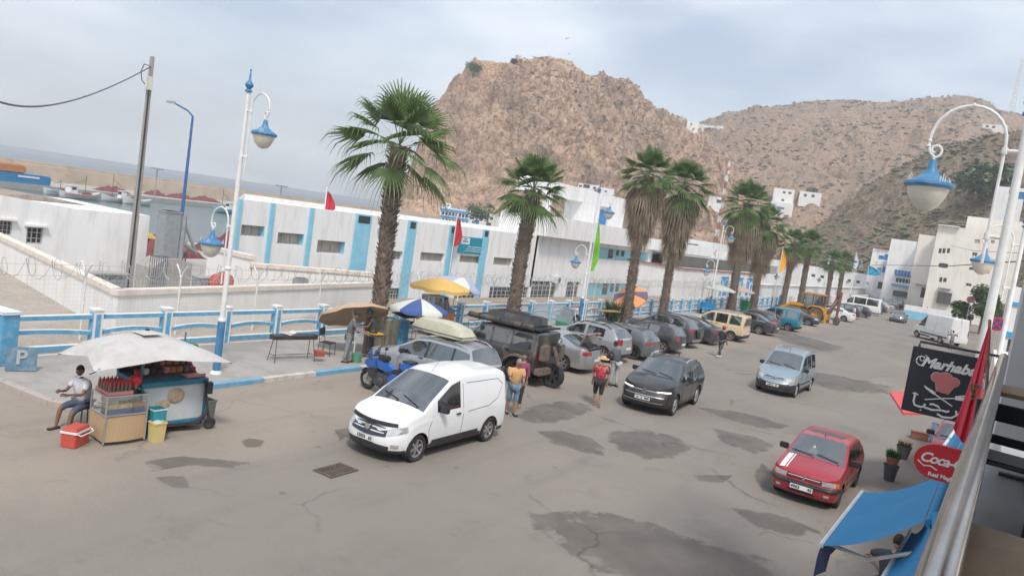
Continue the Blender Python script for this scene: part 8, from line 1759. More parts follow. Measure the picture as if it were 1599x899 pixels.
def motorbike(label, c, ang, pm, touring=True, nm='motorcycle'):
 t = thing(nm, label, 'motorcycle', c, ang); wb_ = .76; 
 for s, w_ in ((1, .06), (-1, .085)):
  mb = MB(); mb.lathe([(.21, -w_*.8), (.28, -w_), (.315, -w_*.5), (.32, 0), (.315, w_*.5), (.28, w_), (.21, w_*.8)], 28, (s*wb_, 0, .32), axis='Y', cap=False); mb.lathe([(.21, -w_*.8), (.20, 0), (.21, w_*.8)], 28, (s*wb_, 0, .32), axis='Y', cap=False); w__ = mb.build('wheel', dark, t, True)
  mb = MB(); mb.lathe([(.205, -.03), (.215, 0), (.205, .03)], 24, (s*wb_, 0, .32), axis='Y', cap=False)
  for i in range(7): q = 2*PI*i/7; mb.tube([(s*wb_, 0, .32), (s*wb_+.2*math.cos(q), 0, .32+.2*math.sin(q))], [.02, .011], 5)
  mb.lathe([(0, -.05), (.05, -.05), (.05, .05), (0, .05)], 12, (s*wb_, 0, .32), axis='Y'); mb.build('rim', rimm, w__)
  mb = MB()
  for d_ in ((-.07, .07) if s > 0 else (.09,)): mb.lathe([(.08, 0), (.15, 0), (.15, .006), (.08, .006)], 24, (s*wb_, d_, .32), axis='Y', cap=False)
  mb.build('brake_disc', steel, w__)
 mb = MB()
 for y_ in (-.10, .10): mb.tube([(wb_, y_, .32), (wb_-.26, y_, .98)], .027, 8)
 mb.build('fork', steel, t)
 mb = MB(); mb.prism([(wb_-.30, .60), (wb_-.05, .68), (wb_+.22, .60), (wb_+.27, .50), (wb_+.10, .62), (wb_-.1, .63)], -.085, .085, 'XZ'); mb.build('mudguard', pm, t, bevel=.02)
 mb = MB(); mb.prism([(-.42, .30), (-.30, .62), (.28, .66), (.46, .52), (.40, .28), (.1, .20), (-.3, .22)], -.17, .17, 'XZ'); mb.build('engine', mat('engine_grey', (.09, .09, .095), .5, metal=.4, var=.3, scale=8), t, bevel=.03)
 mb = MB(); mb.lathe([(.0, .17), (.11, .17), (.13, .21), (.09, .24), (0, .245)], 14, (.05, 0, .42), axis='Y'); mb.lathe([(0, -.17), (.11, -.17), (.13, -.21), (.09, -.24), (0, -.245)], 14, (.05, 0, .42), axis='Y'); mb.build('engine_cover', MATS['engine_grey'], t, True)
 if touring:
  mb = MB(); vs = []; prof = [(.26, .76, 0), (.34, .98, 0), (.50, 1.03, 0), (.76, .95, 0), (.90, .82, 0), (.66, .68, 0)]; lf = MB(); lf.prism([(.28, .42), (.25, .76), (.66, .68), (.74, .58), (.5, .40)], -.19, .19, 'XZ'); lf.build('lower_fairing', blackp, t, bevel=.04)
  mb.prism([(a, b) for a, b, c__ in prof], -.21, .21, 'XZ'); mb.build('fairing', pm, t, bevel=.06)
  mb = MB(); mb.add([(.80, -.14, .98), (.80, .14, .98), (.58, .20, 1.36), (.58, -.20, 1.36), (.64, -.22, 1.02), (.64, .22, 1.02)], [(0, 1, 2, 3), (0, 3, 4), (1, 5, 2)]); mb.build('windscreen', glassP, t)
  mb = MB(); mb.ell((.84, 0, .86), (.08, .13, .06), 12, 8); mb.build('headlight', lamp_clear, t, True)
  mb = MB(); mb.prism([(-.42, .78), (-.30, .86), (.05, .98), (.34, 1.02), (.42, .90), (.30, .74), (-.1, .70), (-.4, .70)], -.15, .15, 'XZ'); mb.build('fuel_tank', pm, t, bevel=.06)
  mb = MB(); mb.box((.18, 0, 1.08), (.36, .26, .16)); mb.build('tank_bag', blackp, t, bevel=.04)
  for s in (-1, 1): mb = MB(); mb.prism([(-.98, .50), (-.96, .76), (-.50, .78), (-.36, .66), (-.44, .46), (-.6, .40), (-.9, .42)], s*.17, s*.40, 'XZ'); o = mb.build('pannier', pm, t, bevel=.05); mb = MB(); mb.prism([(-.97, .40), (-.97, .54), (-.44, .52), (-.5, .40), (-.6, .34), (-.9, .34)], s*.19, s*.412, 'XZ'); mb.build('pannier_base', blackp, o, bevel=.03)
  mb = MB(); mb.box((-.86, 0, 1.06), (.46, .52, .26), 0, .86); tcs = mb.build('top_case', pm, t, bevel=.06); mb = MB(); mb.box((-.86, 0, 1.20), (.34, .36, .04)); mb.build('top_case_pad', blackp, tcs, bevel=.015); mb = MB(); mb.box((-.61, .10, 1.03), (.03, .18, .2)); mb.build('sticker', lamp_red, tcs)
 else:
  mb = MB(); mb.prism([(-.2, .72), (0, .84), (.30, .86), (.38, .74), (.1, .66)], -.13, .13, 'XZ'); mb.build('fuel_tank', pm, t, bevel=.05); mb = MB(); mb.ell((.60, 0, .92), (.09, .10, .10), 12, 8); mb.build('headlight', lamp_clear, t, True)
 mb = MB(); mb.prism([(-.80, .84), (-.72, .92), (-.45, .88), (-.12, .80), (-.05, .72), (-.5, .72), (-.78, .76)], -.15, .15, 'XZ'); mb.build('seat', blackp, t, bevel=.04)
 mb = MB(); mb.tube([(.42, .38, 1.04), (.52, .14, 1.10), (.52, -.14, 1.10), (.42, -.38, 1.04)], .016, 8); mb.tube([(.50, .3, 1.07), (.52, .36, 1.24)], .008, 5); mb.tube([(.50, -.3, 1.07), (.52, -.36, 1.24)], .008, 5); mb.build('handlebar', blackp, t)
 for s in (-1, 1): mb = MB(); mb.ell((.53, s*.38, 1.26), (.03, .08, .05), 10, 6); mb.build('mirror', blackp, t, True)
 mb = MB(); mb.tube([(.1, -.19, .30), (-.35, -.20, .26), (-.9, -.26, .42)], [.03, .035, .055], 10); mb.build('exhaust', chrome, t, True)
 mb = MB(); mb.tube([(-.02, .14, .26), (-.1, .34, .01)], .014, 6); mb.build('side_stand', blackp, t)
 mb = MB(); mb.tube([(-.1, 0, .55), (-wb_, .1, .32)], .035, 6); mb.tube([(-.1, 0, .7), (-.8, 0, .74)], .03, 6); mb.build('frame', blackp, t); return t
motorbike('blue touring motorcycle with panniers and top case beside the silver people carrier', (-14.42, 16.95, 0), R(176), mat('paint_moto_blue', (.015, .10, .38), .3, coat=.8, var=.05, dirt=((.1, .12, .18), .3, 3)))
motorbike('small dark motorbike parked at the promenade fence by the second lamp post', (-20.55, 40.0, .12), R(-30), blackp, False)
for k, (x_, y_, a_, m_, lb) in enumerate(((.5, 47, 170, shut, 'blue scooter first in the row at the right pavement'), (.9, 51, 165, blackp, 'black motorbike next to the blue scooter at right'), (.9, 55.5, 172, rust, 'brown motorbike third in the row at right'), (.6, 60.5, 168, blackp, 'last dark motorbike before the shop at right'))): motorbike(lb, (x_+.15, y_, 0), R(a_), m_, False)
tk = thing('cargo_trike', 'bright blue three-wheeled cargo trike under the green-grey parasol', 'cargo trike', (-20.3, 65.4, .12), R(100)); tkm = mat('trike_blue', (.02, .22, .40), .6, var=.15)
for x_, y_ in ((1.0, 0), (-.8, .5), (-.8, -.5)): mb = MB(); mb.lathe([(.18, -.05), (.27, -.05), (.29, 0), (.27, .05), (.18, .05)], 18, (x_, y_, .29), axis='Y'); mb.build('wheel', dark, tk, True)
mb = MB(); mb.bb((-1.4, -.6, .5), (.2, .6, .56))
for a_, b_ in (((-1.4, -.6, .56), (.2, -.56, 1.0)), ((-1.4, .56, .56), (.2, .6, 1.0)), ((.16, -.559, .56), (.2, .559, 1.0))): mb.bb(a_, b_)
mb.build('cargo_box', tkm, tk); mb = MB(); mb.tube([(1.0, 0, .3), (.75, 0, .9), (.65, 0, 1.1)], .04, 6); mb.tube([(.62, -.35, 1.1), (.62, .35, 1.1)], .02, 6); mb.prism([(.2, .5), (.55, .55), (.9, .95), (.75, 1.0), (.4, .8), (.2, .8)], -.14, .14, 'XZ'); mb.build('front_frame', tkm, tk)
jm = mat('digger_yellow', (.62, .30, .03), .5, var=.08, dirt=((.25, .17, .08), .5, 2)); jc = thing('backhoe_loader', 'yellow backhoe loader with raised rusty digging arm', 'digger', (-15.6, 83.6, 0), R(180))
for x_, r_, w_ in ((-1.05, .72, .42), (1.35, .5, .34)):
 for s in (-1, 1):
  mb = MB(); mb.lathe([(r_*.5, -w_*.5), (r_*.9, -w_*.5), (r_, -w_*.38), (r_, w_*.38), (r_*.9, w_*.5), (r_*.5, w_*.5)], 26, (x_, s*.88, r_), axis='Y', cap=False)
  for i in range(22): q = 2*PI*i/22; mb.xf(Matrix.Translation((x_, s*.88, r_)) @ Matrix.Rotation(q, 4, 'Y')); mb.box((r_, 0, 0), (.05, w_*.9, r_*.10)); mb.xf(Matrix.Identity(4))
  w__ = mb.build('wheel', mat('tyre_dusty', (.11, .10, .09), .95, var=.2), jc); mb = MB(); mb.lathe([(0, s*.05), (r_*.3, s*.05), (r_*.52, s*w_*.42)], 20, (x_, s*.88, r_), axis='Y', cap=False); mb.build('rim', jm, w__, True)
mb = MB(); mb.prism([(-1.5, .7), (-1.5, 1.15), (.45, 1.15), (.55, 1.45), (1.9, 1.35), (1.95, .75), (1.2, .65)], -.5, .5, 'XZ'); mb.build('bonnet', jm, jc, bevel=.04)
mb = MB(); mb.prism([(-2.0, .75), (-1.95, 1.35), (-1.5, 1.62), (-.6, 1.66), (-.1, 1.35), (-.15, 1.25), (-.6, 1.52), (-1.4, 1.5), (-1.78, 1.2), (-1.85, .75)], -1.12, -.62, 'XZ'); mb.build('rear_wing', jm, jc, bevel=.02); mb = MB(); mb.prism([(-2.0, .75), (-1.95, 1.35), (-1.5, 1.62), (-.6, 1.66), (-.1, 1.35), (-.15, 1.25), (-.6, 1.52), (-1.4, 1.5), (-1.78, 1.2), (-1.85, .75)], .62, 1.12, 'XZ'); mb.build('rear_wing', jm, jc, bevel=.02)
mb = MB()
for x_ in (-1.55, -.55, .45):
 for y_ in (-.66, .66): mb.tube([(x_, y_, 1.2), (x_*.9-.05, y_*.95, 2.75)], .05, 5)
mb.bb((-1.5, -.66, 1.15), (.45, .66, 1.3)); mb.build('cab_frame', blackp, jc); mb = MB(); mb.bb((-1.6, -.74, 2.74), (.50, .74, 2.90)); mb.build('cab_roof', jm, jc, bevel=.04)
mb = MB(); mb.add([(-1.5, -.64, 1.3), (.42, -.64, 1.3), (.33, -.62, 2.7), (-1.42, -.62, 2.7)], [(0, 1, 2, 3)]); mb.add([(-1.5, .64, 1.3), (.42, .64, 1.3), (.33, .62, 2.7), (-1.42, .62, 2.7)], [(0, 1, 2, 3)]); mb.add([(.43, -.62, 1.4), (.43, .62, 1.4), (.35, .6, 2.7), (.35, -.6, 2.7)], [(0, 1, 2, 3)]); mb.build('cab_glass', glassC, jc); mb = MB(); mb.box((-.6, 0, 1.55), (.5, .5, .2)); mb.box((-.85, 0, 1.9), (.14, .5, .7)); mb.build('seat', inner, jc, bevel=.04)
for s in (-1, 1): mb = MB(); mb.prism([(.3, 1.35), (.3, 1.6), (1.6, 1.62), (2.9, .75), (2.8, .55), (1.5, 1.35)], s*.58, s*.70, 'XZ'); mb.build('loader_arm', jm, jc, bevel=.02)
mb = MB(); mb.prism([(2.75, .2), (2.8, 1.05), (3.0, 1.05), (3.0, .40), (3.7, .25), (3.7, .15), (2.9, .12)], -1.1, 1.1, 'XZ'); mb.build('bucket', rust, jc, bevel=.02)
rbm = mat('arm_rust', (.20, .10, .065), .8, var=.35, scale=3); mb = MB(); mb.prism([(-2.1, .9), (-2.0, 1.25), (-2.9, 3.25), (-3.12, 3.3), (-3.1, 3.0), (-2.35, .95)], -.14, .14, 'XZ'); mb.build('boom', rbm, jc, bevel=.02); mb = MB(); mb.prism([(-2.95, 3.45), (-3.2, 3.4), (-3.12, .75), (-2.9, .75), (-2.85, 1.6)], .15, .36, 'XZ'); mb.build('dipper', rbm, jc, bevel=.02)
mb = MB(); mb.prism([(-3.2, .8), (-2.85, .85), (-2.7, .5), (-2.85, .05), (-3.25, .02), (-3.35, .35)], -.25, .5, 'XZ'); mb.build('digging_bucket', rust, jc, bevel=.03); mb = MB(); mb.tube([(-2.15, .2, 1.3), (-2.85, .22, 2.6)], .06, 8); mb.tube([(-1.9, 0, .8), (-2.1, 0, .9)], .2, 8); mb.build('hydraulic_ram', steel, jc, True); mb = MB(); mb.bb((-2.15, -1.1, .35), (-1.95, 1.1, .95)); mb.bb((-2.2, -1.15, .0), (-1.9, -.85, .35)); mb.bb((-2.2, .85, 0), (-1.9, 1.15, .35)); mb.build('stabiliser', jm, jc, bevel=.02)
# ================================================================== RIGHT FOREGROUND: BALCONY, SIGNS, AWNINGS
RZ = HC-.50
rail0 = AY(1462, 915, 1.25); 
def onz(px, py, z): return G(px, py, z)
ra, rb_p = onz(1462, 899, RZ), onz(1569, 552, RZ); dr_ = (rb_p-ra).normalized(); r0 = ra-dr_*1.2; FZ = RZ-1.06
print('rail', ra, rb_p)
rlen = (rb_p-r0).length; rang = math.atan2(dr_.y, dr_.x)
bl = thing('balcony_railing', 'brushed steel handrail with glass panels along the balcony edge', 'railing', (r0.x, r0.y, 0), rang)
brs = mat('brushed_steel', (.42, .40, .385), .16, metal=1.0, var=.22, scale=5)
mb = MB(); mb.tube([(0, 0, RZ-.035), (rlen, 0, RZ-.035)], .036, 20); mb.tube([(rlen-.001, 0, RZ-.035), (rlen+.07, 0, RZ-.05), (rlen+.10, 0, RZ-.12)], .036, 16); mb.build('handrail', brs, bl, True, angle=60)
mb = MB(); mb.tube([(0, .0, FZ+.10), (rlen, 0, FZ+.10)], .022, 12); mb.build('lower_rail', brs, bl, True)
k = 0; x_ = .9
while x_ < rlen+.1: mb = MB(); mb.tube([(x_, 0, FZ-.1), (x_, 0, RZ-.06)], .020, 12); mb.build('post', brs, bl, True); x_ += 1.42
gls = glassmat('railing_glass', (.45, .40, .36), .42, .06)
x_ = .93
while x_ < rlen-.5: mb = MB(); mb.bb((x_, -.005, FZ+.14), (x_+1.36, .005, RZ-.10)); mb.build('glass_panel', gls, bl); x_ += 1.42
tile = mat('balcony_tile', (.24, .26, .27), .35, var=.1, scale=1.5, dirt=((.14, .14, .14), .4, 2)); mb = MB(); mb.prism([(0, 0-.03), (rlen+1.2, -.03), (rlen+1.2, -4.5), (-2, -4.5), (-2, -.03)], FZ-.28, FZ, 'XY'); mb.v = [tuple(Matrix.Translation((r0.x, r0.y, 0)) @ Matrix.Rotation(rang, 4, 'Z') @ Vector(v)) for v in mb.v]; fl = mb.build('balcony_floor', tile); fl['kind'] = 'structure'
p = AY(1587, 400, 9.55); mb = MB(); mb.bb((p.x+.13, 9.45, FZ), (p.x+1.5, 10.3, 11)); tag(mb.build('column', mat('column_grey', (.50, .50, .50), .8, var=.04, dirt=((.35, .34, .33), .3, 1)), None), 'smooth grey column rising at the far end of the balcony', 'column')
mb = MB(); mb.bb((.45, 10.3, 0), (6, 30, FZ-.3)); mb.bb((.50, -4, 0), (6, 10.3, FZ-.3)); tag(mb.build('cafe_wall', cream), 'ground floor wall of the café under the balcony', 'wall')
mb = MB(); mb.prism([(-1.8, -3.3), (rlen+1.2, -3.3), (rlen+1.2, -3.5), (-1.8, -3.5)], FZ, FZ+3.05, 'XY'); mb.v = [tuple(Matrix.Translation((r0.x, r0.y, 0)) @ Matrix.Rotation(rang, 4, 'Z') @ Vector(v)) for v in mb.v]; tag(mb.build('cafe_wall', mat('added_wall_brown', (.20, .13, .09), .7, var=.15)), 'unseen brown wall added behind the balcony to darken it and the handrail reflections', 'wall')  # out of view, added so the handrail mirrors something dark and the balcony dims
mb = MB(); mb.prism([(-1.8, -.5), (rlen+1.0, -.5), (rlen+1.0, -3.6), (-1.8, -3.6)], FZ+3.05, FZ+3.25, 'XY'); mb.v = [tuple(Matrix.Translation((r0.x, r0.y, 0)) @ Matrix.Rotation(rang, 4, 'Z') @ Vector(v)) for v in mb.v]; tag(mb.build('balcony_shade_slab', greyconc), 'unseen grey concrete slab added above the café balcony to shade it', 'roof')  # slab out of view, added to keep sky light off the balcony
BM = Matrix.Translation((r0.x, r0.y, 0)) @ Matrix.Rotation(rang, 4, 'Z')
tw = mat('table_wood', (.34, .235, .14), .55, var=.18, scale=3, dirt=((.2, .12, .07), .4, 5)); tw.node_tree.nodes
def ctable(label, c, w_=.7, d__=.7, ang=0):
 t = thing('cafe_table', label, 'table', c, ang); mb = MB(); mb.box((0, 0, .735), (w_, d__, .035)); mb.build('table_top', tw, t, bevel=.006); mb = MB(); mb.tube([(0, 0, .02), (0, 0, .72)], .035, 10); mb.build('column', blackp, t); mb = MB(); mb.box((0, 0, .012), (.45, .07, .024)); mb.box((0, 0, .014), (.07, .45, .024)); mb.build('foot', blackp, t); return t
def cchair(label, c, ang, m=None):
 m = m or mat('chair_black', (.018, .019, .021), .45, var=.1); t = thing('cafe_chair', label, 'chair', c, ang, None); mb = MB(); mb.box((0, 0, .455), (.42, .42, .035)); mb.build('seat', m, t, bevel=.012)
 for s in (-1, 1):
  mb = MB(); mb.tube([(-.20, s*.19, 0), (-.20, s*.19, .45), (-.27, s*.19, .86)], .018, 8); mb.build('leg', m, t, True); mb = MB(); mb.tube([(.19, s*.19, 0), (.19, s*.19, .44)], .018, 8); mb.build('leg', m, t, True)
 for z, hgt in ((.80, .12), (.62, .06)): mb = MB(); mb.at(-.235-(z-.6)*.14, 0, z, 0, R(-10)).box((0, 0, 0), (.02, .40, hgt)); mb.build('back_slat', m, t, bevel=.006)
 mb = MB(); mb.tube([(-.2, -.19, .2), (.19, -.19, .2)], .01, 6); mb.tube([(-.2, .19, .2), (.19, .19, .2)], .01, 6); mb.build('stretcher', m, t); return t
def BP(a, b, z=None): v = BM @ Vector((a, -b, 0)); return (v.x, v.y, FZ if z is None else z)
nt_ = G(1568, 868, FZ+.75); ctable('near wooden café table at the bottom right corner', (nt_.x+.22, nt_.y-.10, FZ), .75, .75, rang)
ft_ = G(1592, 612, FZ+.75); ctable('far wooden café table beyond the black chairs', (ft_.x+.2, ft_.y, FZ), .7, .7, rang)
c1 = G(1582, 735, FZ+.45); cchair('black café chair next to the handrail', (c1.x-.02, c1.y+.25, FZ), R(80))
c2 = G(1599, 575, FZ+.8); cchair('black café chair behind the far wooden table', (c2.x+.3, c2.y+.3, FZ), R(-95))
cf = mat('chair_brown', (.10, .045, .03), .6); c3 = G(1580, 800, FZ+.45); cchair('dark brown café chair with pale leg beside the near wooden table', (c3.x+.50, c3.y-.1, FZ), R(-80), cf)
awb = mat('awning_blue', (.012, .20, .42), .75, var=.04, scale=1.2, dirt=((.10, .28, .42), .25, 2)); darkcl = mat('valance_dark', (.03, .045, .09), .85)
def awning(label, a, b, c, d_, val=True):
 """a,b: wall edge (far, near); d_,c: front bar (far, near)"""
 t = thing('awning', label, 'awning', (a.x, a.y, 0)); o = Vector((a.x, a.y, 0)); mb = MB(); n = 12; vs = []
 for i in range(n+1):
  for j in range(9):
   u, v = i/n, j/8; p = a.lerp(b, u).lerp(d_.lerp(c, u), v); p.z -= .07*math.sin(PI*v); vs.append(p-o)
 mb.add(vs, [(i*9+j, (i+1)*9+j, (i+1)*9+j+1, i*9+j+1) for i in range(n) for j in range(8)]); mb.build('fabric', awb, t, True)
 mb = MB(); mb.tube([d_-o, c-o], .026, 8); mb.build('front_bar', wmetal, t, True); mb = MB(); mb.tube([a-o+Vector((.05, 0, .03)), b-o+Vector((.05, 0, .0))], .04, 10); mb.build('roller', awb, t, True)
 for k in (.12, .88):
  q = d_.lerp(c, k)-o; w_ = a.lerp(b, k)-o; q = q+Vector((0, 0, -.05)); e = q.lerp(w_, .5)+Vector((0, (.5 if k < .5 else -.5)*-.6, -.38)); mb = MB(); mb.tube([q, e, w_+Vector((.05, 0, -.30))], .02, 6); mb.build('arm', wmetal, t)
 if val:
  mb = MB(); vs = []
  for i in range(17): u = i/16; p = d_.lerp(c, u)-o; vs += [p, p+Vector((.06+.02*math.sin(u*20), 0, -.17-.03*math.sin(u*25)))]
  mb.add(vs, [(2*i, 2*i+1, 2*i+3, 2*i+2) for i in range(16)]); mb.build('valance', darkcl, t, True)
 return t
A1 = awning('near-middle blue awning stretched out over the street', G(1471, 742, 3.72), G(1442, 815, 3.72), G(1282, 852, 2.95), G(1347, 768, 2.95))
q = G(1282, 852, 2.95); mb = MB(); mb.add([q, q+Vector((.10, .02, -.02)), q+Vector((.09, -.03, -.22)), q+Vector((-.02, .04, -.34)), q+Vector((-.02, .05, -.15))], [(0, 1, 2), (0, 2, 3, 4)]); tag(mb.build('loose_flap', darkcl), 'dark loose cloth flap hanging from the awning corner', 'cloth flap')
awning('nearest blue awning at the bottom edge next to the handrail', G(1452, 808, 3.72), G(1452, 940, 3.72), G(1345, 960, 3.1), G(1424, 830, 3.1), False)
awning('farthest blue awning piece showing below the red flag', G(1512, 668, 3.72), G(1490, 712, 3.72), G(1468, 706, 3.35), G(1492, 672, 3.35), False)
S0, S1, S2 = AY(1427, 540, 8.0), AY(1530, 553, 8.0), AY(1413, 640, 8.0); SW_, SH_ = (S1-S0).length*1.12, (S0-S2).length
sg_ = thing('restaurant_sign', 'black hanging restaurant sign with white lettering and a pink chef hat', 'sign', (S0.x, 8.0, S0.z-SH_/2)); mb = MB(); mb.bb((0, -.02, -SH_/2), (SW_, .03, SH_/2)); mb.build('board', mat('sign_black', (.018, .02, .028), .45, var=.06), sg_, bevel=.004)
FR = lambda x_, z_: Matrix.Translation((x_, -.024, z_)) @ Matrix.Rotation(R(90), 4, 'X'); lw = mat('sign_white', (.72, .71, .68), .6, var=0); pk_ = mat('sign_pink', (.55, .16, .15), .6, var=0)
def stroke(mb, pts, r): mb.tube([(a, -.024, b) for a, b in pts], r, 6)
def arc(cx, cz, rx, rz_, a0, a1, n=12): return [(cx+rx*math.cos(R(a0+(a1-a0)*i/n)), cz+rz_*math.sin(R(a0+(a1-a0)*i/n))) for i in range(n+1)]
W = SW_; Hh = SH_
mb = MB(); text_into(mb, 'Marhaba', Hh*.205, FR(W*.52, Hh*.29), .003, shear=.35, bold=.005); mb.build('lettering', lw, sg_)
mb = MB(); stroke(mb, arc(W*.15, Hh*.30, W*.07, Hh*.07, 330, 60)+[(W*.20, Hh*.40), (W*.24, Hh*.34)], [.002]*2+[.005]*9+[.003]*4 if False else .0045); stroke(mb, arc(W*.155, Hh*.335, W*.03, Hh*.035, 0, 340), .0035); mb.build('flourish', lw, sg_)
mb = MB(); hat_ = arc(W*.40, Hh*.10, W*.075, Hh*.075, 60, 270)+[(W*.43, Hh*-.10), (W*.60, Hh*-.115)]+arc(W*.64, Hh*.075, W*.075, Hh*.07, -80, 110)+arc(W*.52, Hh*.135, W*.085, Hh*.06, 20, 160); mb.prism([(a, b) for a, b in hat_], -.030, -.021, 'XZ'); mb.build('chef_hat', pk_, sg_)
mb = MB(); stroke(mb, hat_+[hat_[0]], .0035); mb.build('hat_outline', lw, sg_)
mb = MB(); stroke(mb, [(W*.27, -Hh*.08), (W*.45, -Hh*.17), (W*.68, -Hh*.28)], .006); mb.prism([(W*.25, -Hh*.055), (W*.43, -Hh*.13), (W*.41, -Hh*.17), (W*.28, -Hh*.10)], -.029, -.021, 'XZ'); stroke(mb, [(W*.30, -Hh*.27), (W*.55, -Hh*.19), (W*.72, -Hh*.15)], .005); mb.prism([(W*.70, -Hh*.175), (W*.86, -Hh*.16), (W*.85, -Hh*.14), (W*.76, -Hh*.145), (W*.86, -Hh*.13), (W*.84, -Hh*.11), (W*.76, -Hh*.12), (W*.83, -Hh*.095), (W*.81, -Hh*.08), (W*.69, -Hh*.12)], -.029, -.021, 'XZ'); mb.build('knife_and_fork', lw, sg_)
mb = MB(); s = .0095
stroke(mb, [(W*.16, -Hh*.20), (W*.155, -Hh*.33), (W*.18, -Hh*.385)], s); stroke(mb, [(W*.12, -Hh*.215), (W*.16, -Hh*.20), (W*.20, -Hh*.225)], s*.6)           # alef
stroke(mb, [(W*.18, -Hh*.385), (W*.27, -Hh*.395), (W*.31, -Hh*.375), (W*.315, -Hh*.33)], s); mb.ell((W*.27, -.024, -Hh*.44), (.007, .004, .007), 8, 6)            # beh
stroke(mb, [(W*.31, -Hh*.385), (W*.42, -Hh*.40), (W*.55, -Hh*.375), (W*.50, -Hh*.33), (W*.42, -Hh*.31), (W*.38, -Hh*.325)], s); stroke(mb, [(W*.55, -Hh*.375), (W*.62, -Hh*.38), (W*.655, -Hh*.36)], s)
stroke(mb, [(W*.74, -Hh*.33), (W*.76, -Hh*.40), (W*.70, -Hh*.455), (W*.58, -Hh*.47), (W*.50, -Hh*.44)], s); stroke(mb, arc(W*.83, -Hh*.36, W*.035, Hh*.032, 200, -160)+[(W*.76, -Hh*.385)], s)
mb.build('arabic_lettering', lw, sg_)
mb = MB(); mb.tube([(0.05, 0, Hh/2), (0.05, 0, Hh/2+.05), (SW_+.12, 0, Hh/2+.05)], .012, 6); mb.build('bracket', blackp, sg_)
f0, f1, f2 = AY(1546, 503, 7.2), AY(1489, 668, 6.4), AY(1520, 690, 6.0)
fl_ = thing('red_flag', 'big red flag with green star hanging furled over the railing', 'flag', (f0.x, f0.y, 0)); o = Vector((f0.x, f0.y, 0)); mb = MB(); n, m_ = 26, 22; vs = []; f3 = AY(1549, 503, 7.2); 
for j in range(m_+1):
 v = j/m_; L1 = f0.lerp(f1, v); L2 = f3.lerp(f2, v); L1.z -= .05*math.sin(PI*v); wide = (L2-L1)
 for i in range(n+1):
  u = i/n; p = L1+wide*u; fold = math.sin(u*17+v*1.5)*.5+math.sin(u*9-v*2)*.5; p += Vector((.0, -.055*fold*(.15+v), .02*fold*v)); p.z -= (.05*math.sin(PI*u))*v; vs.append(p-o)
mb.add(vs, [(j*(n+1)+i, j*(n+1)+i+1, (j+1)*(n+1)+i+1, (j+1)*(n+1)+i) for j in range(m_) for i in range(n)]); mb.build('cloth', mat('flag_cloth_red', (.46, .025, .045), .8, var=.06), fl_, True, angle=80)
mb = MB(); gp = [(1516, 600), (1532, 602), (1520, 608), (1519, 618), (1526, 624), (1517, 622)]; P_ = [AY(x, y, 6.45) - o for x, y in gp]
cs = [(1517, 600), (1530, 602), (1518, 612), (1526, 622), (1516, 624)]; P_ = [AY(x, y, 6.50)-o for x, y in cs]; mb.tube([P_[0], P_[1], P_[2], P_[3], P_[4]], .008, 6); mb.tube([P_[0], P_[2]], .007, 6); mb.build('star', mat('star_green', (.02, .16, .05), .8), fl_)
mb = MB(); e = AY(1546, 500, 7.2)-o; mb.tube([e, e+Vector((.12, -.5, -.9))], .012, 6); mb.build('pole', wood, fl_)
c0 = AY(1466, 722, 5.8); ck = thing('drinks_sign', 'rounded red soft drink sign with white script sticking out from the balcony', 'sign', (c0.x, 5.8, c0.z)); rr_ = .14; pol = arc(-.0, 0, rr_*1.05, rr_*.86, 100, 260, 18)+[(.26, -rr_*.84), (.26, rr_*.84)]
mb = MB(); mb.prism(pol, -.02, .03, 'XZ'); mb.build('panel', mat('sign_red', (.50, .012, .025), .4, var=.03), ck, bevel=.004)
mb = MB(); text_into(mb, 'Coca-Cola', .092, Matrix.Translation((-.115, -.023, .018)) @ Matrix.Rotation(R(90), 4, 'X') , .003, shear=.3, bold=.002, space=.86, align='LEFT'); stroke(mb, [(-.12, -.012), (-.08, -.04), (-.04, -.032), (.0, -.05)], .0045); text_into(mb, 'Real Magic', .036, Matrix.Translation((.03, -.023, -.085)) @ Matrix.Rotation(R(90), 4, 'X'), .002, bold=.0012); mb.build('lettering', lw, ck)
mb = MB(); mb.tube([(.24, .0, .08), (.45, .0, .08)], .012, 6); mb.build('bracket', blackp, ck)
def pot(label, c, h, r, m, plant=None, seed=1):
 t = thing('plant_pot', label, 'plant pot', c); mb = MB(); mb.lathe([(r*.68, 0), (r, h), (r*1.06, h), (r*1.06, h-.03), (r*.94, h-.04), (r*.9, h-.06), (0, h-.06)], 18); mb.build('pot', m, t, True); mb = MB(); rr = random.Random(seed)
 if plant:
  for i in range(160):
   q = rr.uniform(0, 6.28); l = rr.uniform(.08, .30); b_ = Vector((rr.uniform(-r*.5, r*.5), rr.uniform(-r*.5, r*.5), h-.05)); e = b_+Vector((math.cos(q)*l*.7, math.sin(q)*l*.7, l*.8)); s_ = Vector((-math.sin(q), math.cos(q), 0))*.03; mb.add([b_-s_*.2, b_.lerp(e, .6)-s_, e, b_.lerp(e, .6)+s_], [(0, 1, 2, 3)])
  mb.build('plant', plant, t)
 return t
dkp = mat('pot_dark', (.07, .075, .08), .7); tc_ = mat('terracotta', (.30, .12, .08), .8)
g1_ = G(1388, 750); pot('dark upright pot at the kerb with the terracotta pot on top', (g1_.x, g1_.y, 0), .46, .20, dkp); pot('terracotta pot with lush green plant on top of a dark pot', (g1_.x, g1_.y, .46), .24, .19, tc_, mat('pot_leaf', (.05, .17, .03), .7, var=.3), 4)
g2_ = G(1409, 716); pot('dark empty pot farther along the kerb', (g2_.x, g2_.y, 0), .42, .22, dkp, mat('dry_leaf', (.22, .17, .10), .9), 6)
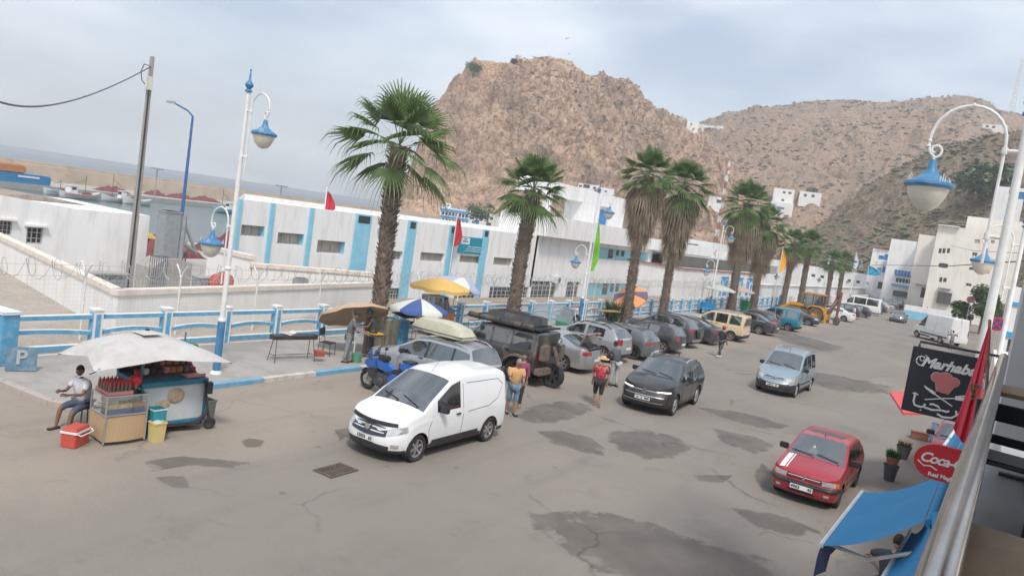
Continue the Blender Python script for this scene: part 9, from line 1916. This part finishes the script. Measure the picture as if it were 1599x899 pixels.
g3_ = G(1435, 686); mb = MB(); mb.at(g3_.x, g3_.y, 0, R(10)).box((0, 0, .13), (.55, .3, .26)); mb.box((0, 0, .27), (.6, .34, .03)); tag(mb.build('planter_box', tc_, None, bevel=.02), 'low terracotta box beyond the dark pots', 'planter')
g4_ = G(1470, 694); t = thing('menu_board', 'blue and white picture board leaning near the planter box', 'board', (g4_.x, g4_.y, 0), R(5)); mb = MB(); mb.at(0, 0, .42, 0, 0, R(-12)).box((0, 0, 0), (.85, .04, .6)); mb.build('board', mat('board_blue', (.30, .40, .50), .6, var=.6, scale=7, dirt=((.05, .12, .25), .7, 5)), t); mb = MB(); mb.tube([(-.35, .0, 0), (-.35, .08, .7)], .015, 5); mb.tube([(.35, .0, 0), (.35, .08, .7)], .015, 5); mb.build('legs', rust, t)
q = G(1390, 612, 2.5); p2 = G(1423, 626, 2.5); mb = MB(); mb.add([(q.x, q.y, 2.5), (p2.x, p2.y-2, 2.45), (p2.x+2.2, p2.y-1.0, 2.9), (p2.x+1.6, p2.y+3, 2.9), (q.x, q.y, 2.44), (p2.x, p2.y-2, 2.39), (p2.x+2.2, p2.y-1.0, 2.84), (p2.x+1.6, p2.y+3, 2.84)], [(0, 1, 2, 3), (4, 5, 6, 7), (0, 1, 5, 4), (1, 2, 6, 5), (2, 3, 7, 6), (3, 0, 4, 7)]); tag(mb.build('red_awning', mat('awning_red', (.60, .10, .10), .8)), 'salmon red awning corner showing left of the restaurant sign', 'awning')
S = dict(HATCH); S.update(L=3.6, W=1.6, wb=2.35, fo=.68, rw=.28); S['top'] = [(0, .72), (.12, .80), (.45, .88), (1.0, .98), (1.6, 1.38), (2.0, 1.43), (2.9, 1.41), (3.2, 1.32), (3.5, 1.0), (3.6, .92)]; S['ws'] = (1.0, 1.6); S['rg'] = (3.2, 3.5); S['wins'] = [(1.25, 2.1), (2.2, 2.9)]; S['belt'] = [(0, .70), (.3, .82), (1.0, .92), (3.6, .96)]; S['seams'] = []; S['handles'] = []
c = Car(S); g5_ = G(1432, 742); t = c.make('hatchback', 'crimson little car mostly hidden by the red drinks sign', 'car', (g5_.x+.95, g5_.y+2.3, 0), R(-90), paint('crimson', (.45, .02, .05), dust=.15)); c.heads(.62, .76, .45, .75); c.wipers()
mb = MB(); mb.prism([(3.1, -40), (20, -40), (20, 330), (3.1, 330)], -.05, .12, 'XY'); struct('pavement', mb, pave)
t = thing('no_parking_sign', 'round red and blue traffic sign by the shop at right', 'traffic sign', (1.0, 40, 0)); q = AY(1557, 506, 40); t.location = (q.x, 40, 0); mb = MB(); mb.tube([(0, .05, 0), (0, .05, q.z+.3)], .03, 8); mb.build('post', steel, t); mb = MB(); mb.lathe([(0, 0), (.32, 0), (.32, .02), (0, .02)], 24, (0, 0, q.z), axis='Y'); mb.build('disc', mat('sign_red2', (.5, .03, .05), .5), t); mb = MB(); mb.lathe([(0, -.006), (.23, -.006), (.23, 0), (0, 0)], 24, (0, 0, q.z), axis='Y'); mb.build('blue_face', mat('sign_blue2', (.04, .06, .25), .5), t); mb = MB(); mb.at(0, -.012, q.z, 0, R(45)).box((0, 0, 0), (.5, .008, .06)); mb.at(0, -.014, q.z, 0, R(-45)).box((0, 0, 0), (.5, .008, .06)); mb.build('cross', mat('sign_red2', (.5, .03, .05), .5), t)
q = AY(1516, 468, 118); t = thing('traffic_sign', 'round reddish traffic sign before the garden wall', 'traffic sign', (q.x, 118, 0)); mb = MB(); mb.tube([(0, .05, 0), (0, .05, q.z)], .05, 6); mb.build('post', steel, t); mb = MB(); mb.lathe([(0, 0), (.45, 0), (.45, .03), (0, .03)], 20, (0, 0, q.z), axis='Y'); mb.build('disc', mat('sign_faded', (.40, .16, .22), .6), t)
st, W_, H_, MT = SIGN_T
for z, L_ in ((.40, .42), (.27, .5), (.14, .62)):
 mb = MB(); y = W_*.5-W_*L_/2; rr = random.Random(int(z*100))
 while y < W_*.5+W_*L_/2:
  w_ = rr.uniform(.12, .3); hh = rr.uniform(.06, .14); mb.tube([(.112, y, H_*z), (.112, y+w_*.6, H_*z-.02), (.112, y+w_, H_*z+hh*.5)], .016, 4); y += w_+rr.choice((.03, .03, .12))
 mb.build('lettering', whiteB, st)
# ================================================================== HAZE (one even volume round the whole scene)
HZ = .0007
mb = MB(); mb.bb((-1500, -300, WZ-1.9), (1300, 1100, 175))
hz = mb.build('haze', bpy.data.materials.new('haze_air')); hz['kind'] = 'stuff'; hz['label'] = 'thin pale sea haze in the air'
m = hz.data.materials[0]; m.use_nodes = True; N = m.node_tree.nodes; N.remove(N['Principled BSDF']); v_ = N.new('ShaderNodeVolumePrincipled'); v_.inputs['Color'].default_value = (.94, .97, 1.0, 1); v_.inputs['Density'].default_value = HZ; v_.inputs['Anisotropy'].default_value = .2
m.node_tree.links.new(v_.outputs[0], N['Material Output'].inputs['Volume'])
for ob in scene.objects:
 if ob.type == 'MESH' and ob.data.users > 1: pass
